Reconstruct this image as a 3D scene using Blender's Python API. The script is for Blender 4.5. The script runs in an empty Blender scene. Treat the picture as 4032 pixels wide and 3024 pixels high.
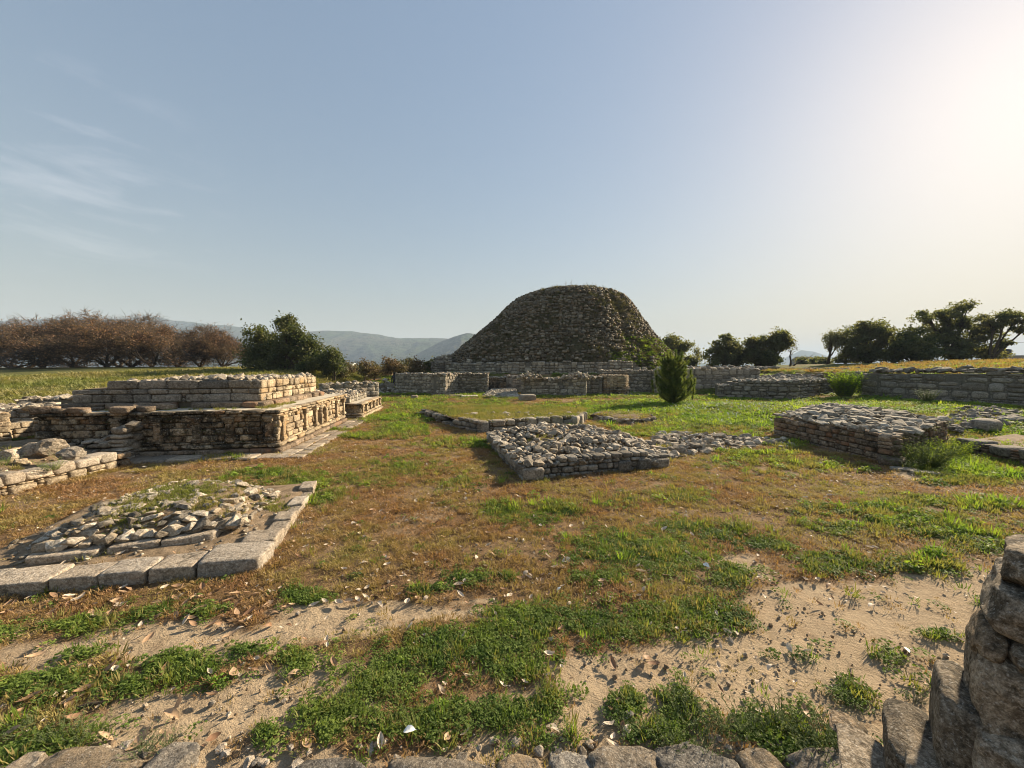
import bpy, bmesh, math, random
import numpy as np
from mathutils import Vector, Matrix, Euler, noise as mnoise

R = math.radians
scene = bpy.context.scene
COL = scene.collection

# ------------------------------------------------------------------ camera
EYE = 2.3                      # eye height over the court, metres
FPX, CX, CY = 1500.0, 2016.0, 1512.0
PITCH = math.atan((1512 - 1445) / FPX)
cam_d = bpy.data.cameras.new('camera')
cam_d.sensor_width = 36.0
cam_d.lens = 36.0 * FPX / 4032.0
cam_d.clip_start = 0.05
cam_d.clip_end = 30000.0
cam = bpy.data.objects.new('camera', cam_d)
cam.location = (0, 0, EYE)
cam.rotation_euler = (math.pi / 2 - PITCH, 0, 0)
COL.objects.link(cam)
scene.camera = cam

# ------------------------------------------------------------------ sky, sun, exposure
SUN_AZ, SUN_EL = R(54), R(25)      # azimuth right of the view axis (+Y), elevation
sun_dir = Vector((math.sin(SUN_AZ) * math.cos(SUN_EL), math.cos(SUN_AZ) * math.cos(SUN_EL), math.sin(SUN_EL)))
world = bpy.data.worlds.new('World')
scene.world = world
world.use_nodes = True
wn, wl = world.node_tree.nodes, world.node_tree.links
wn.clear()
w_out = wn.new('ShaderNodeOutputWorld')
w_bg = wn.new('ShaderNodeBackground')
w_sky = wn.new('ShaderNodeTexSky')
w_sky.sky_type = 'NISHITA'
w_sky.sun_disc = False
w_sky.sun_elevation = SUN_EL
w_sky.sun_rotation = SUN_AZ
w_sky.altitude = 500
w_sky.air_density = 2.2
w_sky.dust_density = 1.9
w_sky.ozone_density = 4.0
w_bg.inputs['Strength'].default_value = 0.087
# thin cirrus: stretched noise in the direction of the sky, one wisp drifting low in the left
w_tc = wn.new('ShaderNodeTexCoord')
w_map = wn.new('ShaderNodeMapping'); w_map.vector_type = 'POINT'
w_map.inputs['Rotation'].default_value = (0, R(-28), R(30))
w_map.inputs['Scale'].default_value = (2.2, 2.2, 9.0)
w_ns = wn.new('ShaderNodeTexNoise'); w_ns.inputs['Scale'].default_value = 2.6
w_ns.inputs['Detail'].default_value = 9; w_ns.inputs['Roughness'].default_value = 0.62
w_ns.inputs['Distortion'].default_value = 0.6
w_r1 = wn.new('ShaderNodeMapRange'); w_r1.inputs[1].default_value = 0.5; w_r1.inputs[2].default_value = 0.85
w_dot = wn.new('ShaderNodeVectorMath'); w_dot.operation = 'DOT_PRODUCT'
_wc = Vector((-1.12, 1.02, 0.48)).normalized()
w_dot.inputs[1].default_value = _wc
w_r2 = wn.new('ShaderNodeMapRange'); w_r2.inputs[1].default_value = 0.978; w_r2.inputs[2].default_value = 1.0
w_mul = wn.new('ShaderNodeMath'); w_mul.operation = 'MULTIPLY'
w_mul2 = wn.new('ShaderNodeMath'); w_mul2.operation = 'MULTIPLY'; w_mul2.inputs[1].default_value = 1.1
w_mix = wn.new('ShaderNodeMixRGB'); w_mix.blend_type = 'ADD'
w_mix.inputs['Color2'].default_value = (1.0, 0.85, 0.8, 1)
wl.new(w_tc.outputs['Generated'], w_map.inputs['Vector'])
wl.new(w_map.outputs[0], w_ns.inputs['Vector'])
wl.new(w_ns.outputs['Fac'], w_r1.inputs[0])
wl.new(w_tc.outputs['Generated'], w_dot.inputs[0])
wl.new(w_dot.outputs['Value'], w_r2.inputs[0])
wl.new(w_r1.outputs[0], w_mul.inputs[0]); wl.new(w_r2.outputs[0], w_mul.inputs[1])
wl.new(w_mul.outputs[0], w_mul2.inputs[0])
wl.new(w_mul2.outputs[0], w_mix.inputs['Fac'])
w_hs = wn.new('ShaderNodeHueSaturation'); w_hs.inputs['Saturation'].default_value = 1.28
# hazy air evens the sky out: compress its range
w_gm = wn.new('ShaderNodeGamma'); w_gm.inputs['Gamma'].default_value = 0.5
wl.new(w_sky.outputs[0], w_gm.inputs['Color'])
wl.new(w_gm.outputs[0], w_hs.inputs['Color'])
w_tn = wn.new('ShaderNodeMixRGB'); w_tn.blend_type = 'MULTIPLY'; w_tn.inputs['Fac'].default_value = 1.0
w_tn.inputs['Color2'].default_value = (1.005, 0.99, 1.09, 1)
wl.new(w_hs.outputs[0], w_tn.inputs['Color1'])
wl.new(w_tn.outputs[0], w_mix.inputs['Color1'])
wl.new(w_mix.outputs[0], w_bg.inputs['Color'])
wl.new(w_bg.outputs[0], w_out.inputs['Surface'])

sun_d = bpy.data.lights.new('sun', 'SUN')
sun_d.energy = 4.7
sun_d.angle = R(2.5)
sun_d.color = (1.0, 0.83, 0.60)
sun = bpy.data.objects.new('sun', sun_d)
sun.rotation_euler = (-sun_dir).to_track_quat('-Z', 'Y').to_euler()
sun.location = (30, 30, 40)
COL.objects.link(sun)

vs = scene.view_settings
vs.view_transform = 'Standard'
vs.look = 'None'
vs.gamma = 1.0
vs.use_curve_mapping = False
vs.exposure = 1.5
cy = scene.cycles
cy.use_denoising = True
cy.filter_width = 1.0
cy.max_bounces = 5
cy.diffuse_bounces = 3
cy.glossy_bounces = 2
cy.transmission_bounces = 3
cy.volume_bounces = 0
cy.transparent_max_bounces = 4
cy.caustics_reflective = False
cy.caustics_refractive = False
cy.sample_clamp_indirect = 4.0

# ------------------------------------------------------------------ points of the court (photograph -> place)
def ray(px, py):
    x, y, z = (px - CX) / FPX, 1.0, (CY - py) / FPX
    c, s = math.cos(PITCH), math.sin(PITCH)
    return Vector((x, y * c + z * s, z * c - y * s))
def P(px, py, z=0.0):
    d = ray(px, py); t = (z - EYE) / d.z
    return Vector((d.x * t, d.y * t, z))
def PD(px, py, dist):
    d = ray(px, py); t = dist / d.y
    return Vector((d.x * t, d.y * t, EYE + d.z * t))

# ------------------------------------------------------------------ noise in numpy
def _h(ix, iy, seed):
    n = (ix.astype(np.int64) * 374761393 + iy.astype(np.int64) * 668265263 + seed * 974634777) & 0xFFFFFFFF
    n = ((n ^ (n >> 13)) * 1274126177) & 0xFFFFFFFF
    return ((n ^ (n >> 16)) & 0xFFFF) / 65535.0
def vnoise(x, y, seed=0):
    x = np.asarray(x, float); y = np.asarray(y, float)
    ix, iy = np.floor(x), np.floor(y); fx, fy = x - ix, y - iy
    fx = fx * fx * (3 - 2 * fx); fy = fy * fy * (3 - 2 * fy)
    a = _h(ix, iy, seed); b = _h(ix + 1, iy, seed); c = _h(ix, iy + 1, seed); d = _h(ix + 1, iy + 1, seed)
    return (a + (b - a) * fx) * (1 - fy) + (c + (d - c) * fx) * fy
def fbm(x, y, seed=0, octs=4):
    v = 0.0; a = 0.5; t = 0.0
    for o in range(octs):
        v = v + a * vnoise(np.asarray(x) * 2 ** o, np.asarray(y) * 2 ** o, seed + 17 * o); t += a; a *= 0.5
    return v / t
def sstep(a, b, x):
    t = np.clip((np.asarray(x, float) - a) / (b - a), 0, 1)
    return t * t * (3 - 2 * t)

# ------------------------------------------------------------------ the lie of the land
DOME_C = (5.95, 52.0)
def gh(x, y):
    x = np.asarray(x, float); y = np.asarray(y, float)
    z = 0.035 * (fbm(x * 0.5, y * 0.5, 3, 3) - 0.5) + 0.02 * (fbm(x * 3, y * 3, 5, 2) - 0.5)
    # terrace of the great stupa
    r = np.hypot(x - DOME_C[0], y - DOME_C[1])
    z = np.maximum(z, 1.62 * sstep(17.3, 16.8, r))
    # raised ground at the right, behind the square plinth
    e = sstep(9.6, 12.0, x) * sstep(11.0, 14.5, y) * (1 - sstep(20, 24, y) * (1 - sstep(20, 24, x)))
    z = np.maximum(z, e * 0.2)
    # terrace behind the long wall on the right
    w = sstep(0.3, 1.6, x - (27.3 - 0.142 * (y - 24)))
    z = np.maximum(z, w * (1.85 + 1.0 * sstep(28, 46, x - 0.1 * y)))
    w2 = sstep(32.4, 34.0, y - 0.05 * (x - 16)) * sstep(13.5, 15.5, x)
    z = np.maximum(z, w2 * 1.5)
    # field climbing at the left
    lf = sstep(15.5, 22.0, -x - 0.05 * y) * sstep(14, 24, y)
    z = np.maximum(z, lf * (0.45 + 1.9 * sstep(18, 58, y)))
    # far land levels out a little below the eye
    f = sstep(38, 70, y)
    z = np.maximum(z, f * 1.55)
    fr = np.hypot(x, y)
    z = z * (1 - sstep(70, 160, fr)) + (1.4 + 1.2 * (fbm(x * 0.01, y * 0.01, 9, 3) - 0.5)) * sstep(70, 160, fr)
    return z
def gz(x, y):
    return float(gh(np.array([x]), np.array([y]))[0])

# ------------------------------------------------------------------ object helpers
def link(o, parent=None):
    COL.objects.link(o)
    if parent is not None:
        o.parent = parent
    return o
def tag(o, label=None, cat=None, group=None, kind=None):
    if label: o['label'] = label
    if cat: o['category'] = cat
    if group: o['group'] = group
    if kind: o['kind'] = kind
    return o
def empty(name, loc, label=None, cat=None, group=None):
    o = bpy.data.objects.new(name, None)
    o.location = loc; o.empty_display_size = 0.3
    COL.objects.link(o)
    return tag(o, label, cat, group)
def mesh_np(name, verts, faces, mat=None, smooth=False):
    """verts (n,3), faces: list of index tuples or (m,k) array"""
    me = bpy.data.meshes.new(name)
    v = np.asarray(verts, dtype=np.float32)
    if isinstance(faces, np.ndarray):
        m, k = faces.shape
        me.vertices.add(len(v)); me.vertices.foreach_set('co', v.ravel())
        me.loops.add(m * k); me.loops.foreach_set('vertex_index', faces.astype(np.int32).ravel())
        me.polygons.add(m)
        me.polygons.foreach_set('loop_start', np.arange(0, m * k, k, dtype=np.int32))
        me.update(calc_edges=True)
    else:
        me.from_pydata(v.tolist(), [], faces); me.update()
    if smooth:
        me.polygons.foreach_set('use_smooth', np.ones(len(me.polygons), dtype=bool))
    if mat is not None:
        me.materials.append(mat)
    return me
def mesh_obj(name, verts, faces, mat, parent=None, smooth=False, off=None):
    v = np.asarray(verts, dtype=np.float32)
    if parent is not None:
        v = v - np.array(parent.location, dtype=np.float32)
    o = bpy.data.objects.new(name, mesh_np(name, v, faces, mat, smooth))
    return link(o, parent)
def attr(me, name, vals, dom='POINT', typ='FLOAT'):
    a = me.attributes.new(name, typ, dom)
    a.data.foreach_set('vector' if typ == 'FLOAT_VECTOR' else 'value', np.asarray(vals).ravel())

# ------------------------------------------------------------------ materials
class NT:
    def __init__(s, name):
        s.m = bpy.data.materials.new(name); s.m.use_nodes = True
        s.n = s.m.node_tree.nodes; s.l = s.m.node_tree.links; s.n.clear()
        s.out = s.n.new('ShaderNodeOutputMaterial')
    def node(s, t, **kw):
        n = s.n.new(t)
        for k, v in kw.items():
            setattr(n, k, v)
        return n
    def lk(s, a, b): s.l.new(a, b)
    def math(s, op, a, b=None, clamp=False):
        n = s.node('ShaderNodeMath', operation=op, use_clamp=clamp)
        for i, q in enumerate((a, b)):
            if q is None: continue
            if isinstance(q, (int, float)): n.inputs[i].default_value = q
            else: s.lk(q, n.inputs[i])
        return n.outputs[0]
    def noise(s, vec, scale, detail=4, rough=0.55, dist=0.0):
        n = s.node('ShaderNodeTexNoise')
        n.inputs['Scale'].default_value = scale; n.inputs['Detail'].default_value = detail
        n.inputs['Roughness'].default_value = rough; n.inputs['Distortion'].default_value = dist
        if vec is not None: s.lk(vec, n.inputs['Vector'])
        return n.outputs['Fac']
    def mix(s, f, a, b, mode='MIX'):
        n = s.node('ShaderNodeMixRGB', blend_type=mode)
        for k, q in (('Fac', f), ('Color1', a), ('Color2', b)):
            if isinstance(q, (int, float)): n.inputs[k].default_value = q
            elif isinstance(q, tuple): n.inputs[k].default_value = q + (1,) if len(q) == 3 else q
            else: s.lk(q, n.inputs[k])
        return n.outputs[0]
    def rng(s, v, a, b, c=0.0, d=1.0):
        n = s.node('ShaderNodeMapRange'); s.lk(v, n.inputs[0])
        for i, q in enumerate((a, b, c, d)): n.inputs[i + 1].default_value = q
        return n.outputs[0]
    def grey(s, v):
        n = s.node('ShaderNodeCombineColor')
        for i in range(3): s.lk(v, n.inputs[i])
        return n.outputs[0]
    def bump(s, h, strength=0.5, dist=0.02):
        n = s.node('ShaderNodeBump'); n.inputs['Strength'].default_value = strength
        n.inputs['Distance'].default_value = dist; s.lk(h, n.inputs['Height'])
        return n.outputs[0]
    def diffuse(s, col, rough=0.95, normal=None, spec=0.15):
        b = s.node('ShaderNodeBsdfPrincipled')
        if isinstance(col, tuple): b.inputs['Base Color'].default_value = col + (1,)
        else: s.lk(col, b.inputs['Base Color'])
        b.inputs['Roughness'].default_value = rough
        b.inputs['Specular IOR Level'].default_value = spec
        if normal is not None: s.lk(normal, b.inputs['Normal'])
        return b.outputs[0]
    def done(s, sh):
        s.lk(sh, s.out.inputs['Surface']); return s.m

def stone_mat(name, dark, base, light, lichen=0.3, pale=0.2, stain=None, vary=0.5, soil=None, fs=1.0):
    t = NT(name)
    pos = t.node('ShaderNodeNewGeometry')
    oi = t.node('ShaderNodeObjectInfo')
    rnd = t.math('FRACT', t.math('ADD', oi.outputs['Random'], pos.outputs['Random Per Island']))
    rnd2 = t.math('FRACT', t.math('MULTIPLY', rnd, 7.31))
    off = t.node('ShaderNodeCombineXYZ')
    for i, k in enumerate((31.0, 17.0, 53.0)): t.lk(t.math('MULTIPLY', rnd, k), off.inputs[i])
    add = t.node('ShaderNodeVectorMath', operation='ADD')
    t.lk(pos.outputs['Position'], add.inputs[0]); t.lk(off.outputs[0], add.inputs[1])
    v, wv = add.outputs[0], pos.outputs['Position']
    n1 = t.noise(v, 5.0 * fs, 7, 0.65, 0.3)
    n2 = t.noise(v, 22.0 * fs, 5, 0.7)
    c = t.mix(t.rng(n1, 0.36, 0.62), dark, base)
    c = t.mix(t.rng(n2, 0.48, 0.68), c, light)
    c = t.mix(t.math('MULTIPLY', t.rng(n2, 0.46, 0.34), 0.55), c, tuple(q * 0.55 for q in dark))
    c = t.mix(1.0, c, t.grey(t.rng(rnd, 0, 1, 1 - vary * 0.8, 1 + vary * 0.6)), 'MULTIPLY')
    c = t.mix(t.math('MULTIPLY', t.rng(rnd2, 0.0, 0.5), 0.35), c, t.mix(1.0, c, (1.12, 0.98, 0.80), 'MULTIPLY'))
    if stain: c = t.mix(t.math('MULTIPLY', t.rng(rnd2, 0.55, 1.0), t.rng(n1, 0.35, 0.6)), c, stain)
    # black lichen in blotches, pale crust in spots
    nl = t.noise(wv, 1.7, 8, 0.7, 0.4)
    nl2 = t.noise(wv, 9.0 * fs, 6, 0.7)
    lm = t.math('ADD', t.math('MULTIPLY', nl, 0.65), t.math('MULTIPLY', nl2, 0.35))
    thr = 0.66 - 0.22 * lichen
    c = t.mix(t.math('MULTIPLY', t.rng(lm, thr, thr + 0.06), min(1.0, 0.35 + lichen * 0.6)), c, (0.028, 0.026, 0.020))
    np_ = t.noise(v, 34.0 * fs, 3, 0.5)
    c = t.mix(t.math('MULTIPLY', t.rng(np_, 0.60, 0.70), pale), c, (0.62, 0.60, 0.55))
    if soil: 
        sep = t.node('ShaderNodeSeparateXYZ'); t.lk(wv, sep.inputs[0])
        c = t.mix(t.math('MULTIPLY', t.rng(t.math('ADD', sep.outputs[2], t.math('MULTIPLY', t.math('SUBTRACT', n1, 0.5), 0.3)), 0.12, 0.0), 0.75), c, soil)
    h = t.math('ADD', t.math('MULTIPLY', n1, 0.6), t.math('MULTIPLY', n2, 0.4))
    nb = t.noise(v, 70.0 * fs, 4, 0.7)
    c = t.mix(1.0, c, t.grey(t.rng(nb, 0.32, 0.68, 0.62, 1.32)), 'MULTIPLY')
    h = t.math('ADD', h, t.math('MULTIPLY', nb, 0.15))
    return t.done(t.diffuse(c, 0.93, t.bump(h, 1.0, 0.05 / fs ** .7), 0.12))

M = {}
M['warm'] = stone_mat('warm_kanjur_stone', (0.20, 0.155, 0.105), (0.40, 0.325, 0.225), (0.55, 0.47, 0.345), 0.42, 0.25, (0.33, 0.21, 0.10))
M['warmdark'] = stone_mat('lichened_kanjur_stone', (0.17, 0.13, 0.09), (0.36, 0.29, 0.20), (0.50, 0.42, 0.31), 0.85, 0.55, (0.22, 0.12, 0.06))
M['grey'] = stone_mat('grey_limestone', (0.18, 0.16, 0.13), (0.35, 0.32, 0.265), (0.48, 0.45, 0.385), 0.34, 0.25)
M['greyd'] = stone_mat('dark_grey_limestone', (0.135, 0.12, 0.10), (0.27, 0.245, 0.205), (0.38, 0.355, 0.31), 0.42, 0.18)
M['brown'] = stone_mat('brown_block_stone', (0.12, 0.095, 0.07), (0.27, 0.21, 0.155), (0.38, 0.31, 0.24), 0.55, 0.15, (0.24, 0.13, 0.075))
M['rubble'] = stone_mat('bleached_rubble', (0.20, 0.17, 0.13), (0.38, 0.335, 0.27), (0.54, 0.50, 0.43), 0.32, 0.25, (0.30, 0.24, 0.17), 0.75)
M['slab'] = stone_mat('kerb_slab', (0.19, 0.16, 0.125), (0.36, 0.31, 0.25), (0.49, 0.44, 0.37), 0.4, 0.3, fs=1.6)
M['dome'] = stone_mat('dome_rubble', (0.10, 0.085, 0.062), (0.20, 0.175, 0.13), (0.30, 0.27, 0.21), 0.42, 0.15, (0.19, 0.13, 0.075), 0.7)
M['near'] = stone_mat('near_wall_stone', (0.12, 0.095, 0.068), (0.27, 0.22, 0.16), (0.42, 0.36, 0.28), 0.62, 0.35, (0.26, 0.17, 0.09), fs=2.4)
def plain(name, col, var=0.4, scale=6.0, rough=0.95, bump=0.4):
    t = NT(name); g = t.node('ShaderNodeNewGeometry')
    n = t.noise(g.outputs['Position'], scale, 6, 0.65); n2 = t.noise(g.outputs['Position'], scale * 7, 4, 0.65)
    k = t.math('ADD', t.math('MULTIPLY', n, 0.6), t.math('MULTIPLY', n2, 0.4))
    c = t.mix(1.0, col, t.grey(t.rng(k, 0.3, 0.7, 1 - var, 1 + var)), 'MULTIPLY')
    return t.done(t.diffuse(c, rough, t.bump(k, bump, 0.03), 0.1))
M['core'] = plain('mud_mortar', (0.15, 0.118, 0.082), 0.5, 8)
M['coreg'] = plain('grey_mortar', (0.15, 0.138, 0.115), 0.5, 8)
M['plaster'] = plain('lime_concrete', (0.47, 0.42, 0.33), 0.35, 4)
M['soil'] = plain('rubble_soil', (0.21, 0.155, 0.10), 0.75, 7, 0.97, 1.0)
M['bark'] = plain('bark', (0.075, 0.058, 0.042), 0.4, 9)
M['barkpale'] = plain('pale_bark', (0.24, 0.20, 0.155), 0.3, 9)

def leaf_mat(name, c1, c2, c3=None, trans=0.35, nscale=0.6):
    t = NT(name); g = t.node('ShaderNodeNewGeometry'); oi = t.node('ShaderNodeObjectInfo')
    rnd = t.math('FRACT', t.math('ADD', oi.outputs['Random'], g.outputs['Random Per Island']))
    c = t.mix(rnd, c1, c2)
    n = t.noise(g.outputs['Position'], nscale, 3, 0.6)
    if c3: c = t.mix(t.rng(n, 0.42, 0.62), c, c3)
    d = t.diffuse(c, 0.7, None, 0.25)
    tr = t.node('ShaderNodeBsdfTranslucent')
    t.lk(t.mix(1.0, c, (1.35, 1.4, 0.7), 'MULTIPLY'), tr.inputs['Color'])
    mx = t.node('ShaderNodeMixShader'); mx.inputs[0].default_value = trans
    t.lk(d, mx.inputs[1]); t.lk(tr.outputs[0], mx.inputs[2])
    return t.done(mx.outputs[0])
M['lf_dark'] = leaf_mat('evergreen_leaves', (0.05, 0.068, 0.028), (0.095, 0.112, 0.046), (0.14, 0.14, 0.058), 0.4)
M['lf_olive'] = leaf_mat('olive_leaves', (0.085, 0.094, 0.046), (0.15, 0.16, 0.08), (0.13, 0.12, 0.065), 0.5)
M['lf_brown'] = leaf_mat('dry_acacia_leaves', (0.22, 0.11, 0.065), (0.33, 0.19, 0.115), (0.19, 0.13, 0.085), 0.35, 0.35)
M['lf_scrub'] = leaf_mat('scrub_leaves', (0.12, 0.085, 0.05), (0.20, 0.135, 0.08), (0.11, 0.11, 0.055), 0.25, 0.3)
M['lf_pale'] = leaf_mat('pale_spring_leaves', (0.17, 0.17, 0.09), (0.25, 0.24, 0.14), None, 0.35)
M['lf_pine'] = leaf_mat('pine_needles', (0.055, 0.09, 0.03), (0.13, 0.17, 0.05), (0.19, 0.215, 0.065), 0.4, 2.5)
M['lf_mat'] = leaf_mat('clover_leaves', (0.07, 0.115, 0.024), (0.125, 0.19, 0.038), (0.175, 0.23, 0.042), 0.4, 1.1)
M['lf_grass'] = leaf_mat('grass_blades', (0.13, 0.155, 0.04), (0.22, 0.225, 0.065), (0.27, 0.225, 0.085), 0.4, 0.7)
M['lf_lush'] = leaf_mat('lush_herbs', (0.12, 0.20, 0.025), (0.20, 0.30, 0.04), (0.28, 0.34, 0.06), 0.45, 0.5)
M['lf_domew'] = leaf_mat('mound_weeds', (0.082, 0.074, 0.045), (0.125, 0.108, 0.066), (0.085, 0.088, 0.042), 0.3, 0.35)
M['lf_dry'] = leaf_mat('dry_grass', (0.24, 0.122, 0.055), (0.40, 0.255, 0.13), (0.31, 0.25, 0.09), 0.35, 0.8)
M['lf_herb'] = leaf_mat('grey_green_herb', (0.10, 0.13, 0.055), (0.165, 0.20, 0.085), None, 0.35)
M['lf_fresh'] = leaf_mat('fresh_herb', (0.22, 0.32, 0.05), (0.30, 0.40, 0.07), None, 0.4)
M['lf_field'] = leaf_mat('field_grass', (0.25, 0.215, 0.095), (0.33, 0.275, 0.125), (0.18, 0.195, 0.06), 0.35, 0.12)
M['lf_moss'] = leaf_mat('moss_and_weeds', (0.06, 0.075, 0.025), (0.10, 0.115, 0.04), (0.13, 0.10, 0.05), 0.3, 0.6)
def dead_leaf_mat(name, a, b):
    t = NT(name); oi = t.node('ShaderNodeObjectInfo'); g = t.node('ShaderNodeNewGeometry')
    rnd = t.math('FRACT', t.math('ADD', oi.outputs['Random'], g.outputs['Random Per Island']))
    n = t.noise(g.outputs['Position'], 60, 4, 0.6)
    c = t.mix(rnd, a, b)
    c = t.mix(1.0, c, t.grey(t.rng(n, 0.3, 0.7, 0.75, 1.2)), 'MULTIPLY')
    d = t.diffuse(c, 0.6, None, 0.3)
    tr = t.node('ShaderNodeBsdfTranslucent'); t.lk(c, tr.inputs['Color'])
    mx = t.node('ShaderNodeMixShader'); mx.inputs[0].default_value = 0.2
    t.lk(d, mx.inputs[1]); t.lk(tr.outputs[0], mx.inputs[2])
    return t.done(mx.outputs[0])
M['dead'] = dead_leaf_mat('dead_leaf', (0.26, 0.145, 0.08), (0.52, 0.36, 0.22))
M['deadpale'] = dead_leaf_mat('bleached_dead_leaf', (0.45, 0.36, 0.26), (0.66, 0.56, 0.44))
M['petal'] = plain('white_petal', (0.80, 0.79, 0.74), 0.1, 30, 0.7, 0.1)
M['yellow'] = plain('yellow_petal', (0.75, 0.60, 0.06), 0.15, 30, 0.7, 0.1)
# ------------------------------------------------------------------ pools of stone shapes (shared mesh data)
def hull_rock(seed, npts=22, flat=0.75, ang=0.25, bev=0.06):
    rng = random.Random(seed)
    bm = bmesh.new()
    for i in range(npts):
        v = Vector((rng.gauss(0, 1), rng.gauss(0, 1), rng.gauss(0, 1))).normalized()
        k = max(abs(v.x), abs(v.y), abs(v.z))
        v = v * (1 - ang) + (v / k) * ang
        v *= rng.uniform(0.88, 1.08)
        bm.verts.new((v.x * 0.5, v.y * 0.5, v.z * 0.5))
    res = bmesh.ops.convex_hull(bm, input=bm.verts)
    bmesh.ops.delete(bm, geom=[g for g in res['geom_interior'] if isinstance(g, bmesh.types.BMVert)], context='VERTS')
    loose = [v for v in bm.verts if not v.link_faces]
    if loose: bmesh.ops.delete(bm, geom=loose, context='VERTS')
    if bev > 0:
        bmesh.ops.bevel(bm, geom=list(bm.edges) + list(bm.verts), offset=bev, segments=1, profile=0.6, affect='EDGES', clamp_overlap=True)
    bmesh.ops.recalc_face_normals(bm, faces=bm.faces)
    bmesh.ops.triangulate(bm, faces=bm.faces)
    me = bpy.data.meshes.new('rock_shape'); bm.to_mesh(me); bm.free()
    return me
def block(seed, cuts, rnd=0.12, amp=0.035, power=7.0, chop=True):
    rng = random.Random(seed)
    bm = bmesh.new(); bmesh.ops.create_cube(bm, size=1.0)
    bmesh.ops.subdivide_edges(bm, edges=bm.edges, cuts=cuts, use_grid_fill=True)
    o = Vector((rng.uniform(-50, 50), rng.uniform(-50, 50), rng.uniform(-50, 50)))
    planes = [(Vector((rng.gauss(0, 1), rng.gauss(0, 1), rng.gauss(0, 1))).normalized(), rng.uniform(0.52, 0.70)) for _ in range(18)]
    # skew of the eight corners
    cor = {(a, b, c): Vector((rng.uniform(-1, 1), rng.uniform(-1, 1), rng.uniform(-1, 1))) * 0.045 for a in (0, 1) for b in (0, 1) for c in (0, 1)}
    for v in bm.verts:
        p = v.co.copy()
        q = Vector([math.copysign(abs(2 * c) ** 0.75 * 0.5, c) for c in p])   # push rings towards the edges
        n = (abs(2 * q.x) ** power + abs(2 * q.y) ** power + abs(2 * q.z) ** power) ** (1 / power)
        if n > 1e-6: q = q.lerp(q / n, min(1.0, max(0.0, n) ** 4))
        w = Vector((0, 0, 0))
        for (a, b, c), d in cor.items():
            w += d * ((0.5 + q.x) if a else (0.5 - q.x)) * ((0.5 + q.y) if b else (0.5 - q.y)) * ((0.5 + q.z) if c else (0.5 - q.z))
        nz = mnoise.noise_vector(q * 2.3 + o) * amp + mnoise.noise_vector(q * 6 + o) * amp * 0.4
        if cuts > 8 and chop:
            for pn, pd in planes:
                dq = q.dot(pn)
                if dq > pd: q = q - pn * (dq - pd) * 0.97
        if cuts > 8: nz += mnoise.noise_vector(q * 15 + o) * amp * 0.22 + mnoise.noise_vector(q * 34 + o) * amp * 0.10
        v.co = q + w + nz
    for f in bm.faces: f.smooth = True
    me = bpy.data.meshes.new('block_shape'); bm.to_mesh(me); bm.free()
    return me
NB = 14
POOL = {
    'blk': [block(100 + i, 4, amp=0.06) for i in range(NB)],
    'ash': [block(200 + i, 4, amp=0.028, power=13.0) for i in range(NB)],       # squared ashlar
    'rnd': [block(300 + i, 4, amp=0.08, power=3.8) for i in range(NB)],         # rounded boulders in walls
    'rock': [hull_rock(400 + i, 13 + i % 7, bev=0.02, ang=0.35) for i in range(24)],
    'chip': [block(500 + i, 1, amp=0.05, power=6.0) for i in range(8)],
    'rlow': [hull_rock(600 + i, 13 + i % 4, bev=0) for i in range(12)],
}
LOWK = {'blk': 'chip', 'ash': 'chip', 'rnd': 'rlow', 'rock': 'rlow', 'chip': 'chip', 'rlow': 'rlow'}
_np_cache = {}
def mesh_arrays(me):
    if me.name not in _np_cache:
        v = np.empty(len(me.vertices) * 3, dtype=np.float32); me.vertices.foreach_get('co', v)
        me.calc_loop_triangles()
        f = np.empty(len(me.loop_triangles) * 3, dtype=np.int32); me.loop_triangles.foreach_get('vertices', f)
        _np_cache[me.name] = (v.reshape(-1, 3), f.reshape(-1, 3))
    return _np_cache[me.name]
_variant = {}
def pool_mesh(kind, i, mat):
    """a pool shape with a material: one datablock for each pair, shared by all pieces"""
    src = POOL[kind][i % len(POOL[kind])]
    key = (src.name, mat.name)
    if key not in _variant:
        me = src.copy(); me.name = kind + '_' + mat.name; me.materials.clear(); me.materials.append(mat)
        _variant[key] = me
    return _variant[key]
def join_np(name, items, mat, parent, smooth=False):
    """items: (mesh, matrix 4x4) -> one mesh object"""
    vs_, fs_ = [], []; off = 0
    for me, mx in items:
        v, f = mesh_arrays(me)
        A = np.array(mx, dtype=np.float32)
        vs_.append(v @ A[:3, :3].T + A[:3, 3]); fs_.append(f + off); off += len(v)
    return mesh_obj(name, np.concatenate(vs_), np.concatenate(fs_), mat, parent, smooth)

def in_poly(x, y, poly):
    c = False; j = len(poly) - 1
    for i in range(len(poly)):
        xi, yi = poly[i][0], poly[i][1]; xj, yj = poly[j][0], poly[j][1]
        if (yi > y) != (yj > y) and x < (xj - xi) * (y - yi) / (yj - yi) + xi: c = not c
        j = i
    return c
def edge_dist(x, y, poly):
    d = 1e9
    for i in range(len(poly)):
        a = Vector(poly[i][:2]); b = Vector(poly[(i + 1) % len(poly)][:2]); p = Vector((x, y))
        t = max(0, min(1, (p - a).dot(b - a) / max(1e-9, (b - a).length_squared)))
        d = min(d, (p - a - (b - a) * t).length)
    return d

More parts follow.
